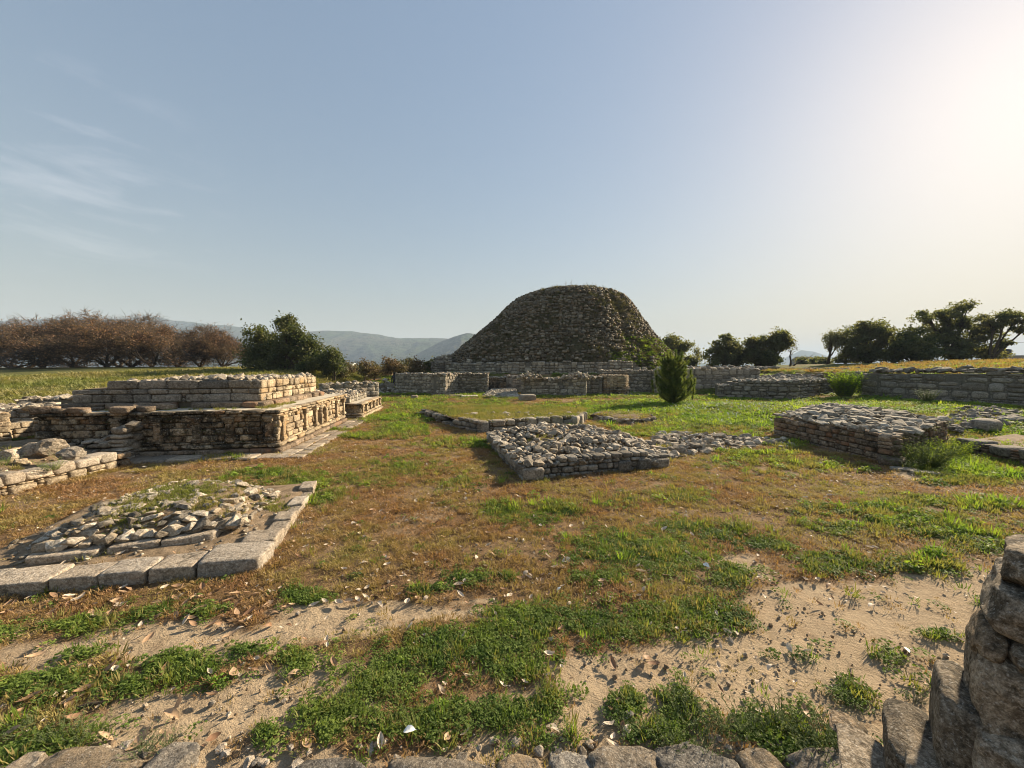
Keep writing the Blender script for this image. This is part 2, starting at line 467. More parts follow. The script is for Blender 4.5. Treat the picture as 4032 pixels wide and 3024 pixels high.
class Masonry:
    """a built thing: an empty that parents its stones"""
    def __init__(s, name, loc, label, cat, group=None, seed=0):
        s.e = empty(name, loc, label, cat, group); s.e['kind'] = 'thing'
        s.rng = random.Random(seed); s.items = []; s.chips = {}; s.cur = s.e
    def add(s, kind, mx, mat, name='stone'):
        s.items.append((kind, s.rng.randrange(1000), mx, mat, name, s.cur))
    def box(s, kind, c, size, rot, mat, name='stone', tilt=0.0):
        r = s.rng
        e = Euler((r.uniform(-tilt, tilt), r.uniform(-tilt, tilt), rot + r.uniform(-tilt, tilt)))
        s.add(kind, Matrix.Translation(c) @ e.to_matrix().to_4x4() @ Matrix.Diagonal((*size, 1)), mat, name)
    def chip(s, c, size, rot, mat, tilt=0.08):
        r = s.rng
        e = Euler((r.uniform(-tilt, tilt), r.uniform(-tilt, tilt), rot + r.uniform(-tilt, tilt)))
        s.chips.setdefault(mat.name, []).append((POOL['chip'][r.randrange(8)], Matrix.Translation(c) @ e.to_matrix().to_4x4() @ Matrix.Diagonal((*size, 1))))
    def face(s, A, B, z0, z1, mat, course=(0.2, 0.32), width=(0.3, 0.6), depth=0.26, kind='blk', gap=0.012, chips=0.35,
             ragged=0.0, jit=0.014, courses=None, proud=0.0, name='stone', chipmat=None, split=0.14):
        """masonry face seen from outside with A at the left and B at the right; z0/z1 numbers or functions of t"""
        r = s.rng
        A = Vector(A[:2]); B = Vector(B[:2]); L = (B - A).length; d = (B - A) / L; n = Vector((d.y, -d.x)); rot = math.atan2(d.y, d.x)
        f0 = z0 if callable(z0) else (lambda t, q=z0: q); f1 = z1 if callable(z1) else (lambda t, q=z1: q)
        zt = max(f1(i / 8) for i in range(9)); zb = min(f0(i / 8) for i in range(9))
        cm = chipmat or mat
        z = zb; k = 0
        while z < zt - 0.03:
            h = courses[k] if courses and k < len(courses) else r.uniform(*course)
            k += 1
            if zt - z - h < course[0] * 0.5: h = zt - z
            x = 0.0
            while x < L - 0.02:
                w = r.uniform(*width) * (0.75 + 0.5 * h / max(course[1], 0.01))
                if L - x - w < width[0] * 0.5: w = L - x
                tm = (x + w / 2) / L
                top = f1(tm); bot = f0(tm)
                if z >= bot - h * 0.6 and z + h * 0.55 <= top and not (ragged and z + h > top - h * 0.9 and r.random() < ragged):
                    hh = h
                    if r.random() < split and h > 0.16 and w > 0.15:      # two thin stones instead of one
                        for q in (0.0, 0.5):
                            c2 = A + d * (x + w / 2) + n * (proud - depth / 2 + r.uniform(-jit, jit))
                            s.box(kind, (c2.x, c2.y, z + h * (q + 0.25)), (w - gap, depth, h * 0.5 - gap), rot, mat, name, 0.02)
                    else:
                        c2 = A + d * (x + w / 2) + n * (proud - depth / 2 + r.uniform(-jit, jit))
                        if kind != 'ash' and chips > 0 and h > 0.15 and r.random() < 0.5:      # smaller block levelled up with chips
                            hh = h * r.uniform(0.68, 0.86); xx = x
                            while xx < x + w - 0.03:
                                cw = min(r.uniform(0.07, 0.18), x + w - xx); c3 = A + d * (xx + cw / 2) + n * (proud - depth / 2 - 0.01 + r.uniform(-jit, jit))
                                s.chip((c3.x, c3.y, z + (h + hh) / 2), (cw * 0.95, depth * .9, (h - hh) * r.uniform(.8, 1.0)), rot, cm); xx += cw
                        s.box(kind, (c2.x, c2.y, z + hh / 2), (w - gap * (1.8 if kind == 'ash' else 1.2), depth, hh - gap), rot, mat, name, 0.02 if kind == 'ash' else 0.05)
                x += w
                if r.random() < chips and x < L - 0.15:                  # a pile of thin chips packed beside the block
                    cw = r.uniform(0.06, 0.12); m = max(2, int(h / 0.055)); ch = h / m
                    if z + h * 0.6 <= f1(x / L) and z >= f0(x / L) - h * 0.6:
                        for q in range(m):
                            c2 = A + d * (x + cw / 2) + n * (proud - depth / 2 - 0.012 + r.uniform(-jit, jit))
                            s.chip((c2.x, c2.y, z + ch * (q + 0.5)), (cw * r.uniform(0.85, 1.05), depth * 0.9, ch - 0.008), rot, cm)
                    x += cw
            z += h
    def core(s, poly, z0, z1, mat, name='core', inset=0.05):
        c = sum((Vector(p[:2]) for p in poly), Vector((0, 0))) / len(poly)
        pts = []
        for p in poly:
            v = Vector(p[:2]) - c
            pts.append(c + v * max(0.2, 1 - inset * 1.4 / max(0.05, v.length)))
        n = len(pts)
        zz = z1 if isinstance(z1, (list, tuple)) else [z1] * n
        V = [(p.x, p.y, z0) for p in pts] + [(p.x, p.y, zz[i]) for i, p in enumerate(pts)]
        F = [tuple(range(n - 1, -1, -1)), tuple(range(n, 2 * n))] + [(i, (i + 1) % n, n + (i + 1) % n, n + i) for i in range(n)]
        return mesh_obj(name, V, F, mat, s.e)
    def rubble(s, poly, zf, size, mat, cover=1.0, kind='rock', sq=(0.55, 0.85), name='stone', tilt=0.5, edge=None, sink=0.3, aniso=1.35):
        """loose stones lying inside poly; zf(x, y) is the bed"""
        r = s.rng
        xs = [p[0] for p in poly]; ys = [p[1] for p in poly]
        st = (size[0] + size[1]) * 0.5 * 0.86
        y = min(ys); row = 0
        while y < max(ys):
            x = min(xs) + (row % 2) * st * 0.5
            while x < max(xs):
                px, py = x + r.uniform(-.38, .38) * st, y + r.uniform(-.38, .38) * st
                if in_poly(px, py, poly) and (edge is None or edge_dist(px, py, poly) < edge) and r.random() < (cover(px, py) if callable(cover) else cover):
                    a = min(size[1] * 1.35, max(size[0] * .55, r.lognormvariate(math.log((size[0] + size[1]) * .46), .34))); b = a * r.uniform(1.0, aniso); h = a * r.uniform(*sq)
                    e = Euler((r.gauss(0, tilt * 0.5), r.gauss(0, tilt * 0.5), r.uniform(0, 6.28)))
                    s.add(kind, Matrix.Translation((px, py, zf(px, py) + h * (0.5 - sink))) @ e.to_matrix().to_4x4() @ Matrix.Diagonal((b, a, h, 1)), mat, name)
                x += st
            y += st; row += 1
    def finish(s, limit=300, rest_name='small_stones'):
        loc = Vector(s.e.location); T = Matrix.Translation(-loc)
        cam_p = Vector((0, 0, EYE))
        def app(it):
            mx = it[2]; sc = mx.to_scale(); p = mx.translation
            a = sorted(sc)
            return a[2] * a[1] / max(0.3, (p - cam_p).length_squared)
        s.items.sort(key=app, reverse=True)
        for kind, i, mx, mat, nm, par in s.items[:limit]:
            o = bpy.data.objects.new(nm, pool_mesh(kind, i, mat))
            COL.objects.link(o); o.parent = par; o.matrix_local = T @ mx
        rest = {}
        for kind, i, mx, mat, nm, par in s.items[limit:]:
            lk = LOWK[kind]
            rest.setdefault(mat.name, []).append((POOL[lk][i % len(POOL[lk])], mx))
        for mn, its in s.chips.items():
            rest.setdefault(mn, []).extend(its)
        if rest:
            # ONE part for everything past the limit
            allv, allf, mi, mats = [], [], [], []; off = 0
            for k, (mn, its) in enumerate(rest.items()):
                mats.append(bpy.data.materials[mn])
                for me, mx in its:
                    v, f = mesh_arrays(me); A = np.array(T @ mx, dtype=np.float32)
                    allv.append(v @ A[:3, :3].T + A[:3, 3]); allf.append(f + off); off += len(v)
                    mi.append(np.full(len(f), k, dtype=np.int32))
            me = mesh_np(rest_name, np.concatenate(allv), np.concatenate(allf))
            for m_ in mats: me.materials.append(m_)
            me.polygons.foreach_set('material_index', np.concatenate(mi))
            o = bpy.data.objects.new(rest_name, me); link(o, s.e); o['kind'] = 'stuff'
        s.items = []; s.chips = {}
        return s.e

U = Vector((0.99, 0.142)); V = Vector((-0.142, 0.99))     # the axes the court was laid out on
def xy(p): return Vector((p[0], p[1]))
def lerp2(a, b, t): return xy(a).lerp(xy(b), t)

# extra weeds growing on walls: (x, y, z, kind, scale)
WEEDS = []
# ------------------------------------------------------------------ what covers the ground
K = 4032.0 / 2212.0
def ell(cx, cy, rx, ry, s=1.0):
    c = P(cx * K, cy * K); a = P((cx + rx) * K, cy * K) - c
    b = P(cx * K, (cy - ry) * K) - c; b2 = c - P(cx * K, (cy + ry) * K)
    b = (b + b2) * 0.5
    A = np.array([[a.x, b.x], [a.y, b.y]])
    return (c.x, c.y, np.linalg.inv(A), s)
GREEN = [ell(*e) for e in [
    (1340,1185,110,42),(1455,1200,85,45),(1300,1252,72,20),(1480,1140,60,16),(1560,1155,70,16),(1650,1180,70,16),
    (1590,1252,50,28),(1820,1225,85,20),(2010,1218,80,22),(1880,1100,90,18),(1980,1130,120,22),(2080,1160,120,22),(2160,1185,70,16),
    (1840,1145,80,14),(1780,1200,70,14),(2140,1090,90,16),(2000,1085,60,12),
    (960,1400,130,45),(1080,1395,120,55),(1160,1345,120,35),(1290,1345,80,40),(1400,1345,90,42),(1510,1335,100,36),(1110,1440,60,25),
    (640,1300,60,20),(430,1325,60,18),(180,1350,65,18),(310,1332,38,13),(15,1366,32,12),
    (1030,1248,65,18),(930,1275,50,10),
    (410,1450,100,36),(290,1478,90,26),(150,1465,60,16),(50,1485,70,22),(650,1430,34,24),(520,1412,60,12),(180,1415,42,10),(90,1540,90,16,0.7),
    (100,1600,110,36),(830,1475,85,40),(760,1440,50,16,0.7),(760,1545,110,40),(930,1550,110,38),(1080,1545,80,40),(1180,1530,50,40,0.8),(1350,1540,45,30),
    (1640,1580,125,30),(1480,1545,42,50),(1450,1600,90,18),(1760,1640,90,26),(1200,1600,50,20,0.8),(600,1590,60,22,0.7),
    (1840,1510,65,40,0.75),(1950,1435,55,16,0.6),(2110,1300,30,12),(2020,1362,36,10,0.8),(1990,1500,50,24,0.5),(1700,1415,60,12,0.5),
    (1090,1105,46,20),(1205,1100,60,16),(1150,1125,60,14,0.7),(1480,1070,60,14,0.8),(1350,1085,60,14,0.6),(1760,1100,50,12,0.8),
    (650,1045,70,22),(560,1025,90,12),(500,1060,90,18),(700,1075,50,16),
    (870,925,60,18),(830,905,60,10),(960,880,60,12),(900,880,50,12),(880,1010,90,16,0.7),(780,1035,70,14,0.6),(960,960,80,14,0.6),(1000,1045,50,16,0.55),
    (1480,878,180,14,1.3),(1560,905,150,20,1.3),(1330,890,150,14,1.1),(1650,915,90,18,1.2),(1450,930,90,14,1),(1250,880,120,10,1),(1180,885,80,10,.8),
    (1750,880,120,14,1.1),(1880,880,120,12,1),(2000,985,60,26,1.2),(2090,1010,90,24,1.3),(2150,1030,80,18,1.2),(2040,1045,60,10,1.0),(1700,960,60,16,0.8),
    (1560,1000,60,14,0.6),(1700,1010,50,10,0.7),(1400,870,90,8,1.2),(1600,860,100,8,1.2),(1050,870,60,8,0.9),(900,865,60,8,1.0)]]
SAND = [ell(*e) for e in [
    (1850,1330,260,70),(2060,1270,130,46),(1650,1440,300,70),(1330,1470,150,50),(2000,1430,200,90,.9),(1600,1225,60,24),(1700,1290,110,24),
    (600,1510,190,60),(430,1530,160,60),(200,1410,230,34),(450,1375,220,30),(800,1320,180,24),(700,1360,150,30),(640,1470,120,40),
    (1800,1520,300,90,.9),(1300,1560,250,60),(1500,1650,700,40),(600,1650,700,40),(350,1570,160,40),(2015,1032,50,7),(1960,1022,40,5,.8),(1000,1330,120,16,.8),(250,1390,100,10,.8),(1040,1290,60,10,.6)]]
def cover(lst, x, y, wob=0.35, seed=1):
    x = np.asarray(x, float); y = np.asarray(y, float)
    d = np.hypot(x, y); fs = 1.3
    wx = x + wob * 0.5 * (fbm(x * fs, y * fs, seed, 4) - 0.5); wy = y + wob * 0.9 * (fbm(x * fs + 40, y * fs, seed + 7, 4) - 0.5)
    out = np.zeros_like(x)
    for cx, cy, A, s in lst:
        dx, dy = wx - cx, wy - cy
        q = np.hypot(A[0, 0] * dx + A[0, 1] * dy, A[1, 0] * dx + A[1, 1] * dy)
        out = np.maximum(out, s * np.clip(1.25 - q * 0.75, 0, 1) * (q < 1.6))
    return out
def green_at(x, y):
    x = np.asarray(x, float); y = np.asarray(y, float)
    g = cover(GREEN, x, y)
    # far courts and the field are green of their own accord
    far = sstep(15.5, 17.5, y) * (0.25 + 0.75 * sstep(0.42, 0.58, fbm(x * 0.35, y * 0.35, 21, 3)))
    midm = sstep(6.5, 10, y) * 0.85 * sstep(0.5, 0.66, fbm(x * 0.8, y * 0.8, 33, 4))
    fld = sstep(15, 19, -x - 0.05 * y) * sstep(15, 20, y)
    rt = sstep(10, 12, x) * sstep(8.5, 12, y) * (0.5 + 0.5 * sstep(0.4, 0.55, fbm(x * 0.5, y * 0.5, 27, 3)))
    band = np.exp(-((y - 26) / 2.2) ** 2) * 0.75 * (np.abs(x - 1) < 14)      # trodden strip before the ring wall
    far = far * (1 - band)
    return np.clip(np.maximum.reduce([g, far, midm, fld, rt]), 0, 1.2)
def sand_at(x, y):
    return np.clip(cover(SAND, x, y, 0.5, 11), 0, 1)

# ------------------------------------------------------------------ ground: one sheet to the horizon
angs = np.concatenate([np.linspace(R(-95), R(-66), 24, endpoint=False), np.linspace(R(-66), R(66), 400), np.linspace(R(66), R(265), 60)[1:-1]])
rads = [0.01, 0.12, 0.23, 0.35]
while rads[-1] < 14000: rads.append(rads[-1] * (1.016 if rads[-1] < 70 else 1.06))
rads = np.array(rads)
AA, RR = np.meshgrid(angs, rads)
gx, gy = np.sin(AA) * RR, np.cos(AA) * RR
gzz = gh(gx, gy)
green, sand = green_at(gx, gy), sand_at(gx, gy)
# low mats swell the ground a touch, trodden sand lies lower
gzz = gzz + (RR < 30) * (0.02 * np.clip(green, 0, 1) - 0.012 * sand + 0.03 * (fbm(gx * 9, gy * 9, 14, 4) - 0.5) * (RR < 12))
nr, na = gx.shape
idx = np.arange(nr * na).reshape(nr, na)
q = np.stack([idx[:-1, :], np.roll(idx, -1, 1)[:-1, :], np.roll(idx, -1, 1)[1:, :], idx[1:, :]], -1).reshape(-1, 4)
q = q[:, ::-1]
verts = np.stack([gx, gy, gzz], -1).reshape(-1, 3)
verts = np.concatenate([verts, [[0, 0, gz(0, 0)]]])
cfan = None
t = NT('ground_soil')
geo = t.node('ShaderNodeNewGeometry'); pos = geo.outputs['Position']
ag = t.node('ShaderNodeAttribute', attribute_name='green').outputs['Fac']
asd = t.node('ShaderNodeAttribute', attribute_name='sand').outputs['Fac']
n_a = t.noise(pos, 1.3, 8, 0.65, 0.3); n_b = t.noise(pos, 14.0, 6, 0.7); n_c = t.noise(pos, 90.0, 4, 0.7); n_d = t.noise(pos, 300.0, 3, 0.6)
brown = t.mix(t.rng(n_a, 0.35, 0.65), (0.185, 0.108, 0.056), (0.28, 0.185, 0.10))
brown = t.mix(t.math('MULTIPLY', t.rng(n_b, 0.42, 0.62), .8), brown, (0.135, 0.085, 0.047))
brown = t.mix(t.math('MULTIPLY', t.rng(n_c, 0.5, 0.7), 0.5), brown, (0.36, 0.255, 0.15))
n_w = t.noise(pos, 0.55, 6, 0.65, 0.6)
brown = t.mix(t.math('MULTIPLY', t.rng(n_w, 0.47, 0.62), 0.65), brown, (0.36, 0.265, 0.165))
brown = t.mix(t.math('MULTIPLY', t.rng(n_w, 0.46, 0.34), 0.5), brown, (0.11, 0.07, 0.042))
sandc = t.mix(t.rng(n_a, 0.35, 0.65), (0.54, 0.42, 0.28), (0.46, 0.35, 0.23))
sandc = t.mix(t.math('MULTIPLY', t.rng(n_w, 0.48, 0.64), 0.5), sandc, (0.40, 0.31, 0.215))
sandc = t.mix(t.math('MULTIPLY', t.rng(n_b, 0.48, 0.68), 0.5), sandc, (0.34, 0.245, 0.15))
sandc = t.mix(t.math('MULTIPLY', t.rng(n_c, 0.55, 0.72), 0.5), sandc, (0.64, 0.53, 0.39))
sandc = t.mix(t.math('MULTIPLY', t.rng(n_d, 0.58, 0.70), 0.45), sandc, (0.2, 0.145, 0.095))
grn = t.mix(t.rng(n_b, 0.35, 0.65), (0.085, 0.085, 0.030), (0.15, 0.16, 0.045))
sm = t.math('ADD', asd, t.math('MULTIPLY', t.math('SUBTRACT', n_b, 0.5), 0.9))
gm = t.math('ADD', ag, t.math('MULTIPLY', t.math('SUBTRACT', n_b, 0.5), 0.8))
litter = t.noise(pos, 2.2, 7, 0.72, 0.5)
sandc = t.mix(t.math('MULTIPLY', t.rng(litter, 0.54, 0.68), 0.6), sandc, (0.24, 0.175, 0.11))
c = t.mix(t.rng(sm, 0.28, 0.55), brown, sandc)
c = t.mix(t.rng(gm, 0.50, 0.90), c, grn)
# farmland and scrub far away
ln = t.node('ShaderNodeVectorMath', operation='LENGTH'); t.lk(pos, ln.inputs[0])
farc = t.mix(t.rng(t.noise(pos, 0.02, 5, 0.6), 0.4, 0.6), (0.10, 0.12, 0.05), (0.17, 0.14, 0.09))
c = t.mix(t.rng(ln.outputs['Value'], 60, 110), c, farc)
n_e = t.noise(pos, 28.0, 5, 0.65)
hh = t.math('ADD', t.math('MULTIPLY', t.math('ADD', n_b, n_e), 0.5), t.math('ADD', t.math('MULTIPLY', n_c, 0.35), t.math('MULTIPLY', n_d, 0.15)))
M['ground'] = t.done(t.diffuse(c, 0.97, t.bump(hh, 1.0, 0.06), 0.05))
gme = mesh_np('ground', verts, q, M['ground'], True)
attr(gme, 'green', np.append(green.ravel(), 0)); attr(gme, 'sand', np.append(sand.ravel(), 1))
ground = link(bpy.data.objects.new('ground', gme)); ground['kind'] = 'structure'

# ------------------------------------------------------------------ hills
def hill_mat(name, a, b, c_):
    t = NT(name); g = t.node('ShaderNodeNewGeometry')
    n = t.noise(g.outputs['Position'], 0.004, 8, 0.65); n2 = t.noise(g.outputs['Position'], 0.03, 6, 0.7)
    c = t.mix(t.rng(n, 0.4, 0.6), a, b); c = t.mix(t.rng(n2, 0.47, 0.6), c, c_)
    return t.done(t.diffuse(c, 1.0, t.bump(n2, 1.0, 30.0), 0.0))
M['hill'] = hill_mat('scrub_hillside', (0.075, 0.105, 0.05), (0.115, 0.11, 0.08), (0.05, 0.06, 0.04))
def hill(name, prof, dist, depth, seed, rough=0.16):
    """prof: (photo x, photo y of the skyline); a ridge with spurs and gullies at its own distance"""
    ph = np.array([math.atan((p[0] - CX) / FPX) for p in prof]); el = np.array([(1445 - p[1]) / FPX for p in prof])
    n = 260; m = 46
    a = np.linspace(ph[0], ph[-1], n)
    e = np.interp(a, ph, el)
    V_ = []
    for j in range(m):
        s_ = j / (m - 1)                              # 0 foot, 0.7 crest, 1 behind
        k = (s_ / 0.7) if s_ < 0.7 else 1 - (s_ - 0.7) / 0.3 * 0.8
        k = max(k, 0.0) ** (1.25 if s_ < 0.7 else 1)
        r = dist / np.cos(a) * 1.0 + (s_ - 0.7) * depth
        top = e * dist
        wx_, wy_ = np.sin(a) * r, np.cos(a) * r
        gul = 1 - np.abs(2 * fbm(wx_ / 420.0 + 0.3 * fbm(wx_ / 200, wy_ / 200, seed + 5, 2), wy_ / 900.0, seed, 5) - 1) * 2.2     # spurs and gullies
        wv = math.sin(math.pi * min(1, s_ / 0.7)) if s_ < 0.7 else 0.0
        z = top * (k + (gul - 0.55) * rough * 1.9 * wv) + top * 0.05 * (fbm(wx_ / 60, wy_ / 60, seed + 3, 3) - 0.5)
        z = np.maximum(z, 0) - (4 if j == 0 or j == m - 1 else 0) + EYE * k
        V_.append(np.stack([np.sin(a) * r, np.cos(a) * r, z], -1))
    V_ = np.concatenate(V_); ix = np.arange(n * m).reshape(m, n)
    f = np.stack([ix[:-1, :-1], ix[:-1, 1:], ix[1:, 1:], ix[1:, :-1]], -1).reshape(-1, 4)
    o = mesh_obj(name, V_, f, M['hill'], None, True); o['kind'] = 'structure'
    return o
hill('hills', [(-2600,1300),(-1400,1240),(-500,1270),(0,1262),(250,1252),(420,1256),(620,1250),(800,1270),(950,1288),(1110,1311),(1200,1307),(1280,1302),(1360,1303),(1460,1313),(1580,1331),(1660,1329),(1760,1331),(1850,1345),(2000,1370),(2300,1400),(2600,1425)], 2600, 1500, 4)
hill('hills', [(1480,1440),(1560,1425),(1640,1395),(1720,1352),(1790,1322),(1838,1311),(1900,1318),(1990,1330),(2150,1360),(2400,1400),(2700,1430)], 2000, 800, 9)
hill('hills', [(2500,1436),(2740,1428),(2900,1434),(3020,1430),(3090,1408),(3150,1378),(3200,1384),(3260,1402),(3340,1418),(3500,1425),(3800,1400),(4200,1415),(5200,1390),(7000,1400)], 4200, 1400, 15)
# ------------------------------------------------------------------ the great stupa
DC = Vector((DOME_C[0], DOME_C[1], 1.62))
st = Masonry('stupa', DC, 'great domed stupa mound of dark rubble masonry with weeds on its crown', 'stupa', seed=5)
prof = [(1.62, 13.95), (2.7, 13.35), (4.0, 12.2), (5.7, 10.55), (7.1, 9.25), (8.6, 7.85), (9.5, 7.05), (10.1, 6.4), (10.6, 5.55), (11.0, 4.25), (11.25, 2.7), (11.38, 0.05)]
PZ = np.array([p[0] if p[0] < 2.3 else 2.3 + (p[0] - 2.3) * 1.13 for p in prof]); PR = np.array([p[1] * 1.13 for p in prof])
def dome_shift(z): return 1.98 * np.clip((z - 1.62) / 9.5, 0, 1) ** 1.1
_s = np.linspace(0, 1, 60)
# resample the profile by arc length
_dl = np.concatenate([[0], np.cumsum(np.hypot(np.diff(PZ), np.diff(PR)))]); TL = _dl[-1]
def dome_pt(a, s):
    """a: azimuth (0 towards the viewer, + to the right), s: metres up the slope"""
    z = np.interp(s, _dl, PZ); r = np.interp(s, _dl, PR)
    x_ = np.sin(a) * r; y_ = -np.cos(a) * r
    gul = np.exp(-((a - 0.52 - 0.05 * np.sin(s * 0.8)) / 0.07) ** 2) * 0.45 * sstep(1.5, 5, s) * sstep(16.5, 12, s)     # worn gully on the right
    nb = 0.5 * (fbm(a * 5 + 9, s * 0.35, 71, 4) - 0.5) + 0.25 * (fbm(a * 22, s * 1.2, 77, 3) - 0.5)
    k = 1 - (gul - nb) / np.maximum(r, 1.0)
    k = np.where(r < 1.0, 1, k)
    return np.stack([DC.x + dome_shift(z) + x_ * k, DC.y + y_ * k, z + nb * 0.25 * (r > 1)], -1)
na_, ns_ = 150, 46
ga, gs = np.meshgrid(np.linspace(-math.pi, math.pi, na_), np.linspace(0, TL, ns_))
dv = dome_pt(ga, gs).reshape(-1, 3)
ix = np.arange(na_ * ns_).reshape(ns_, na_)
df = np.stack([ix[:-1, :-1], ix[:-1, 1:], ix[1:, 1:], ix[1:, :-1]], -1).reshape(-1, 4)
t = NT('dome_earth'); g = t.node('ShaderNodeNewGeometry'); pp = g.outputs['Position']
n1 = t.noise(pp, 0.7, 6, 0.65); n2 = t.noise(pp, 5, 6, 0.7)
c = t.mix(t.rng(n1, 0.4, 0.6), (0.10, 0.085, 0.05), (0.14, 0.10, 0.06)); c = t.mix(t.rng(n2, 0.45, 0.65), c, (0.06, 0.055, 0.03))
M['domeearth'] = t.done(t.diffuse(c, 1.0, t.bump(n2, 0.9, 0.15), 0.05))
st.cur = mesh_obj('mound', dv, df, M['domeearth'], st.e, True)
# rows of rubble facing, worn back where grass has taken over
rg = random.Random(8)
DOMEW = []
s_ = 0.25
while s_ < TL - 2.2:
    r_ = float(np.interp(s_, _dl, PR)); row_h = rg.uniform(0.2, 0.32)
    a_ = -1.95
    while a_ < 1.95:
        w_ = rg.uniform(0.22, 0.55); da = w_ / max(r_, 0.5)
        grass = float(fbm(np.array([a_ * 3.2]), np.array([s_ * 0.28]), 91, 4)[0]) + 0.10 * float(sstep(0.35, 0.6, abs(a_ - 0.62) < 0.13))
        lowg = 0.30 * max(0.0, 1 - s_ / 3.2) * (1.6 if a_ > 0.15 else 1.0)
        topg = 0.25 * max(0.0, (s_ - TL * 0.68) / (TL * 0.3))
        ss = s_ + rg.uniform(-0.06, 0.06); aa = a_ + da / 2
        q0 = dome_pt(np.array([aa]), np.array([ss]))[0]
        if rg.random() > 0.10 + 2.2 * max(0.0, grass - 0.46) + lowg + topg:
            q1 = dome_pt(np.array([aa]), np.array([ss + 0.3]))[0]
            sl = math.atan2(q1[2] - q0[2], math.hypot(q1[0] - q0[0], q1[1] - q0[1]))
            e = Euler((-(math.pi / 2 - sl) * 0.35 + rg.gauss(0, 0.12), rg.gauss(0, 0.08), aa + rg.gauss(0, 0.15)))
            st.add('rock' if rg.random() < 0.55 else 'blk', Matrix.Translation(q0) @ e.to_matrix().to_4x4() @ Matrix.Diagonal((w_ * 0.98, rg.uniform(0.34, 0.6), row_h * rg.uniform(0.72, 1.05), 1)), M['dome'], 'facing_stone')
        elif rg.random() < 0.75 and aa < 1.8:
            DOMEW.append((q0[0], q0[1], q0[2], aa, s_))
        a_ += da
    s_ += row_h * 0.98
# the drum: squared blocks round the foot, broken on the right
def arc(c, r, a): return Vector((c.x + math.sin(a) * r, c.y - math.cos(a) * r))
NSEG = 22
_dv, _df = [], []
for i in range(41):
    a_ = -1.38 + 1.78 * i / 40
    for rr_, zz_ in ((15.85, 1.4), (15.85, 2.7), (14.8, 2.75), (14.8, 1.4)):
        q_ = arc(DC, rr_, a_); _dv.append((q_.x, q_.y, zz_))
    if i: _df += [((i - 1) * 4 + k, i * 4 + k, i * 4 + (k + 1) % 4, (i - 1) * 4 + (k + 1) % 4) for k in range(4)]
st.cur = mesh_obj('drum', _dv, _df, M['coreg'], st.e)
for i in range(NSEG):
    a0 = -1.35 + 1.72 * i / NSEG; a1 = -1.35 + 1.72 * (i + 1) / NSEG
    top = 2.78 + (0.9 if a0 < -0.98 else 0.35 * max(0, (-0.80 - a0)) ) + rg.uniform(-0.08, 0.08)
    if i >= NSEG - 2: top += 0.15
    st.face(arc(DC, 16.0, a0), arc(DC, 16.0, a1), 1.58, top, M['grey'], (0.24, 0.34), (0.3, 0.55), 0.45, 'ash', chips=0.3, jit=0.03, name='drum_block', ragged=0.25)
for k_, (a0, a1, rr, zt) in enumerate(((-1.30, -1.02, 16.7, 2.95), (-1.22, -1.06, 16.5, 3.35))):
    for j in range(3):
        b0 = a0 + (a1 - a0) * j / 3; b1 = a0 + (a1 - a0) * (j + 1) / 3
        st.face(arc(DC, rr, b0), arc(DC, rr, b1), 1.58, zt, M['greyd'], (0.2, 0.3), (0.2, 0.4), 0.8, 'blk', chips=0.2, jit=0.06, name='drum_block', ragged=0.3)
st.cur = st.e
# tumbled blocks at the broken end of the drum
for a_, r_, z_, w_ in ((0.40, 13.6, 2.0, 0.7), (0.42, 13.9, 1.8, 0.6), (0.45, 13.7, 2.1, 0.5), (0.44, 14.2, 1.75, 0.5), (0.53, 14.2, 1.75, 0.35), (0.6, 14.3, 1.72, 0.35), (0.68, 14.0, 1.75, 0.4), (0.58, 12.9, 2.9, 0.5), (0.585, 12.9, 3.25, 0.42), (0.8, 13.9, 2.2, 0.5), (0.83, 13.8, 2.5, 0.55), (0.86, 13.9, 2.1, 0.5), (-0.55, 12.9, 3.2, 0.45), (-0.62, 12.9, 3.0, 0.5), (-0.3, 12.8, 3.1, 0.35), (0.02, 12.8, 3.15, 0.35), (-0.75, 13.0, 2.95, 0.55)):
    p_ = arc(DC, r_ * 1.13 + .7, a_)
    st.box('blk', (p_.x, p_.y, z_), (w_, w_ * 0.8, w_ * 0.65), rg.uniform(0, 3), M['grey'], 'fallen_block', 0.25)
st.finish(300, 'rubble_facing')

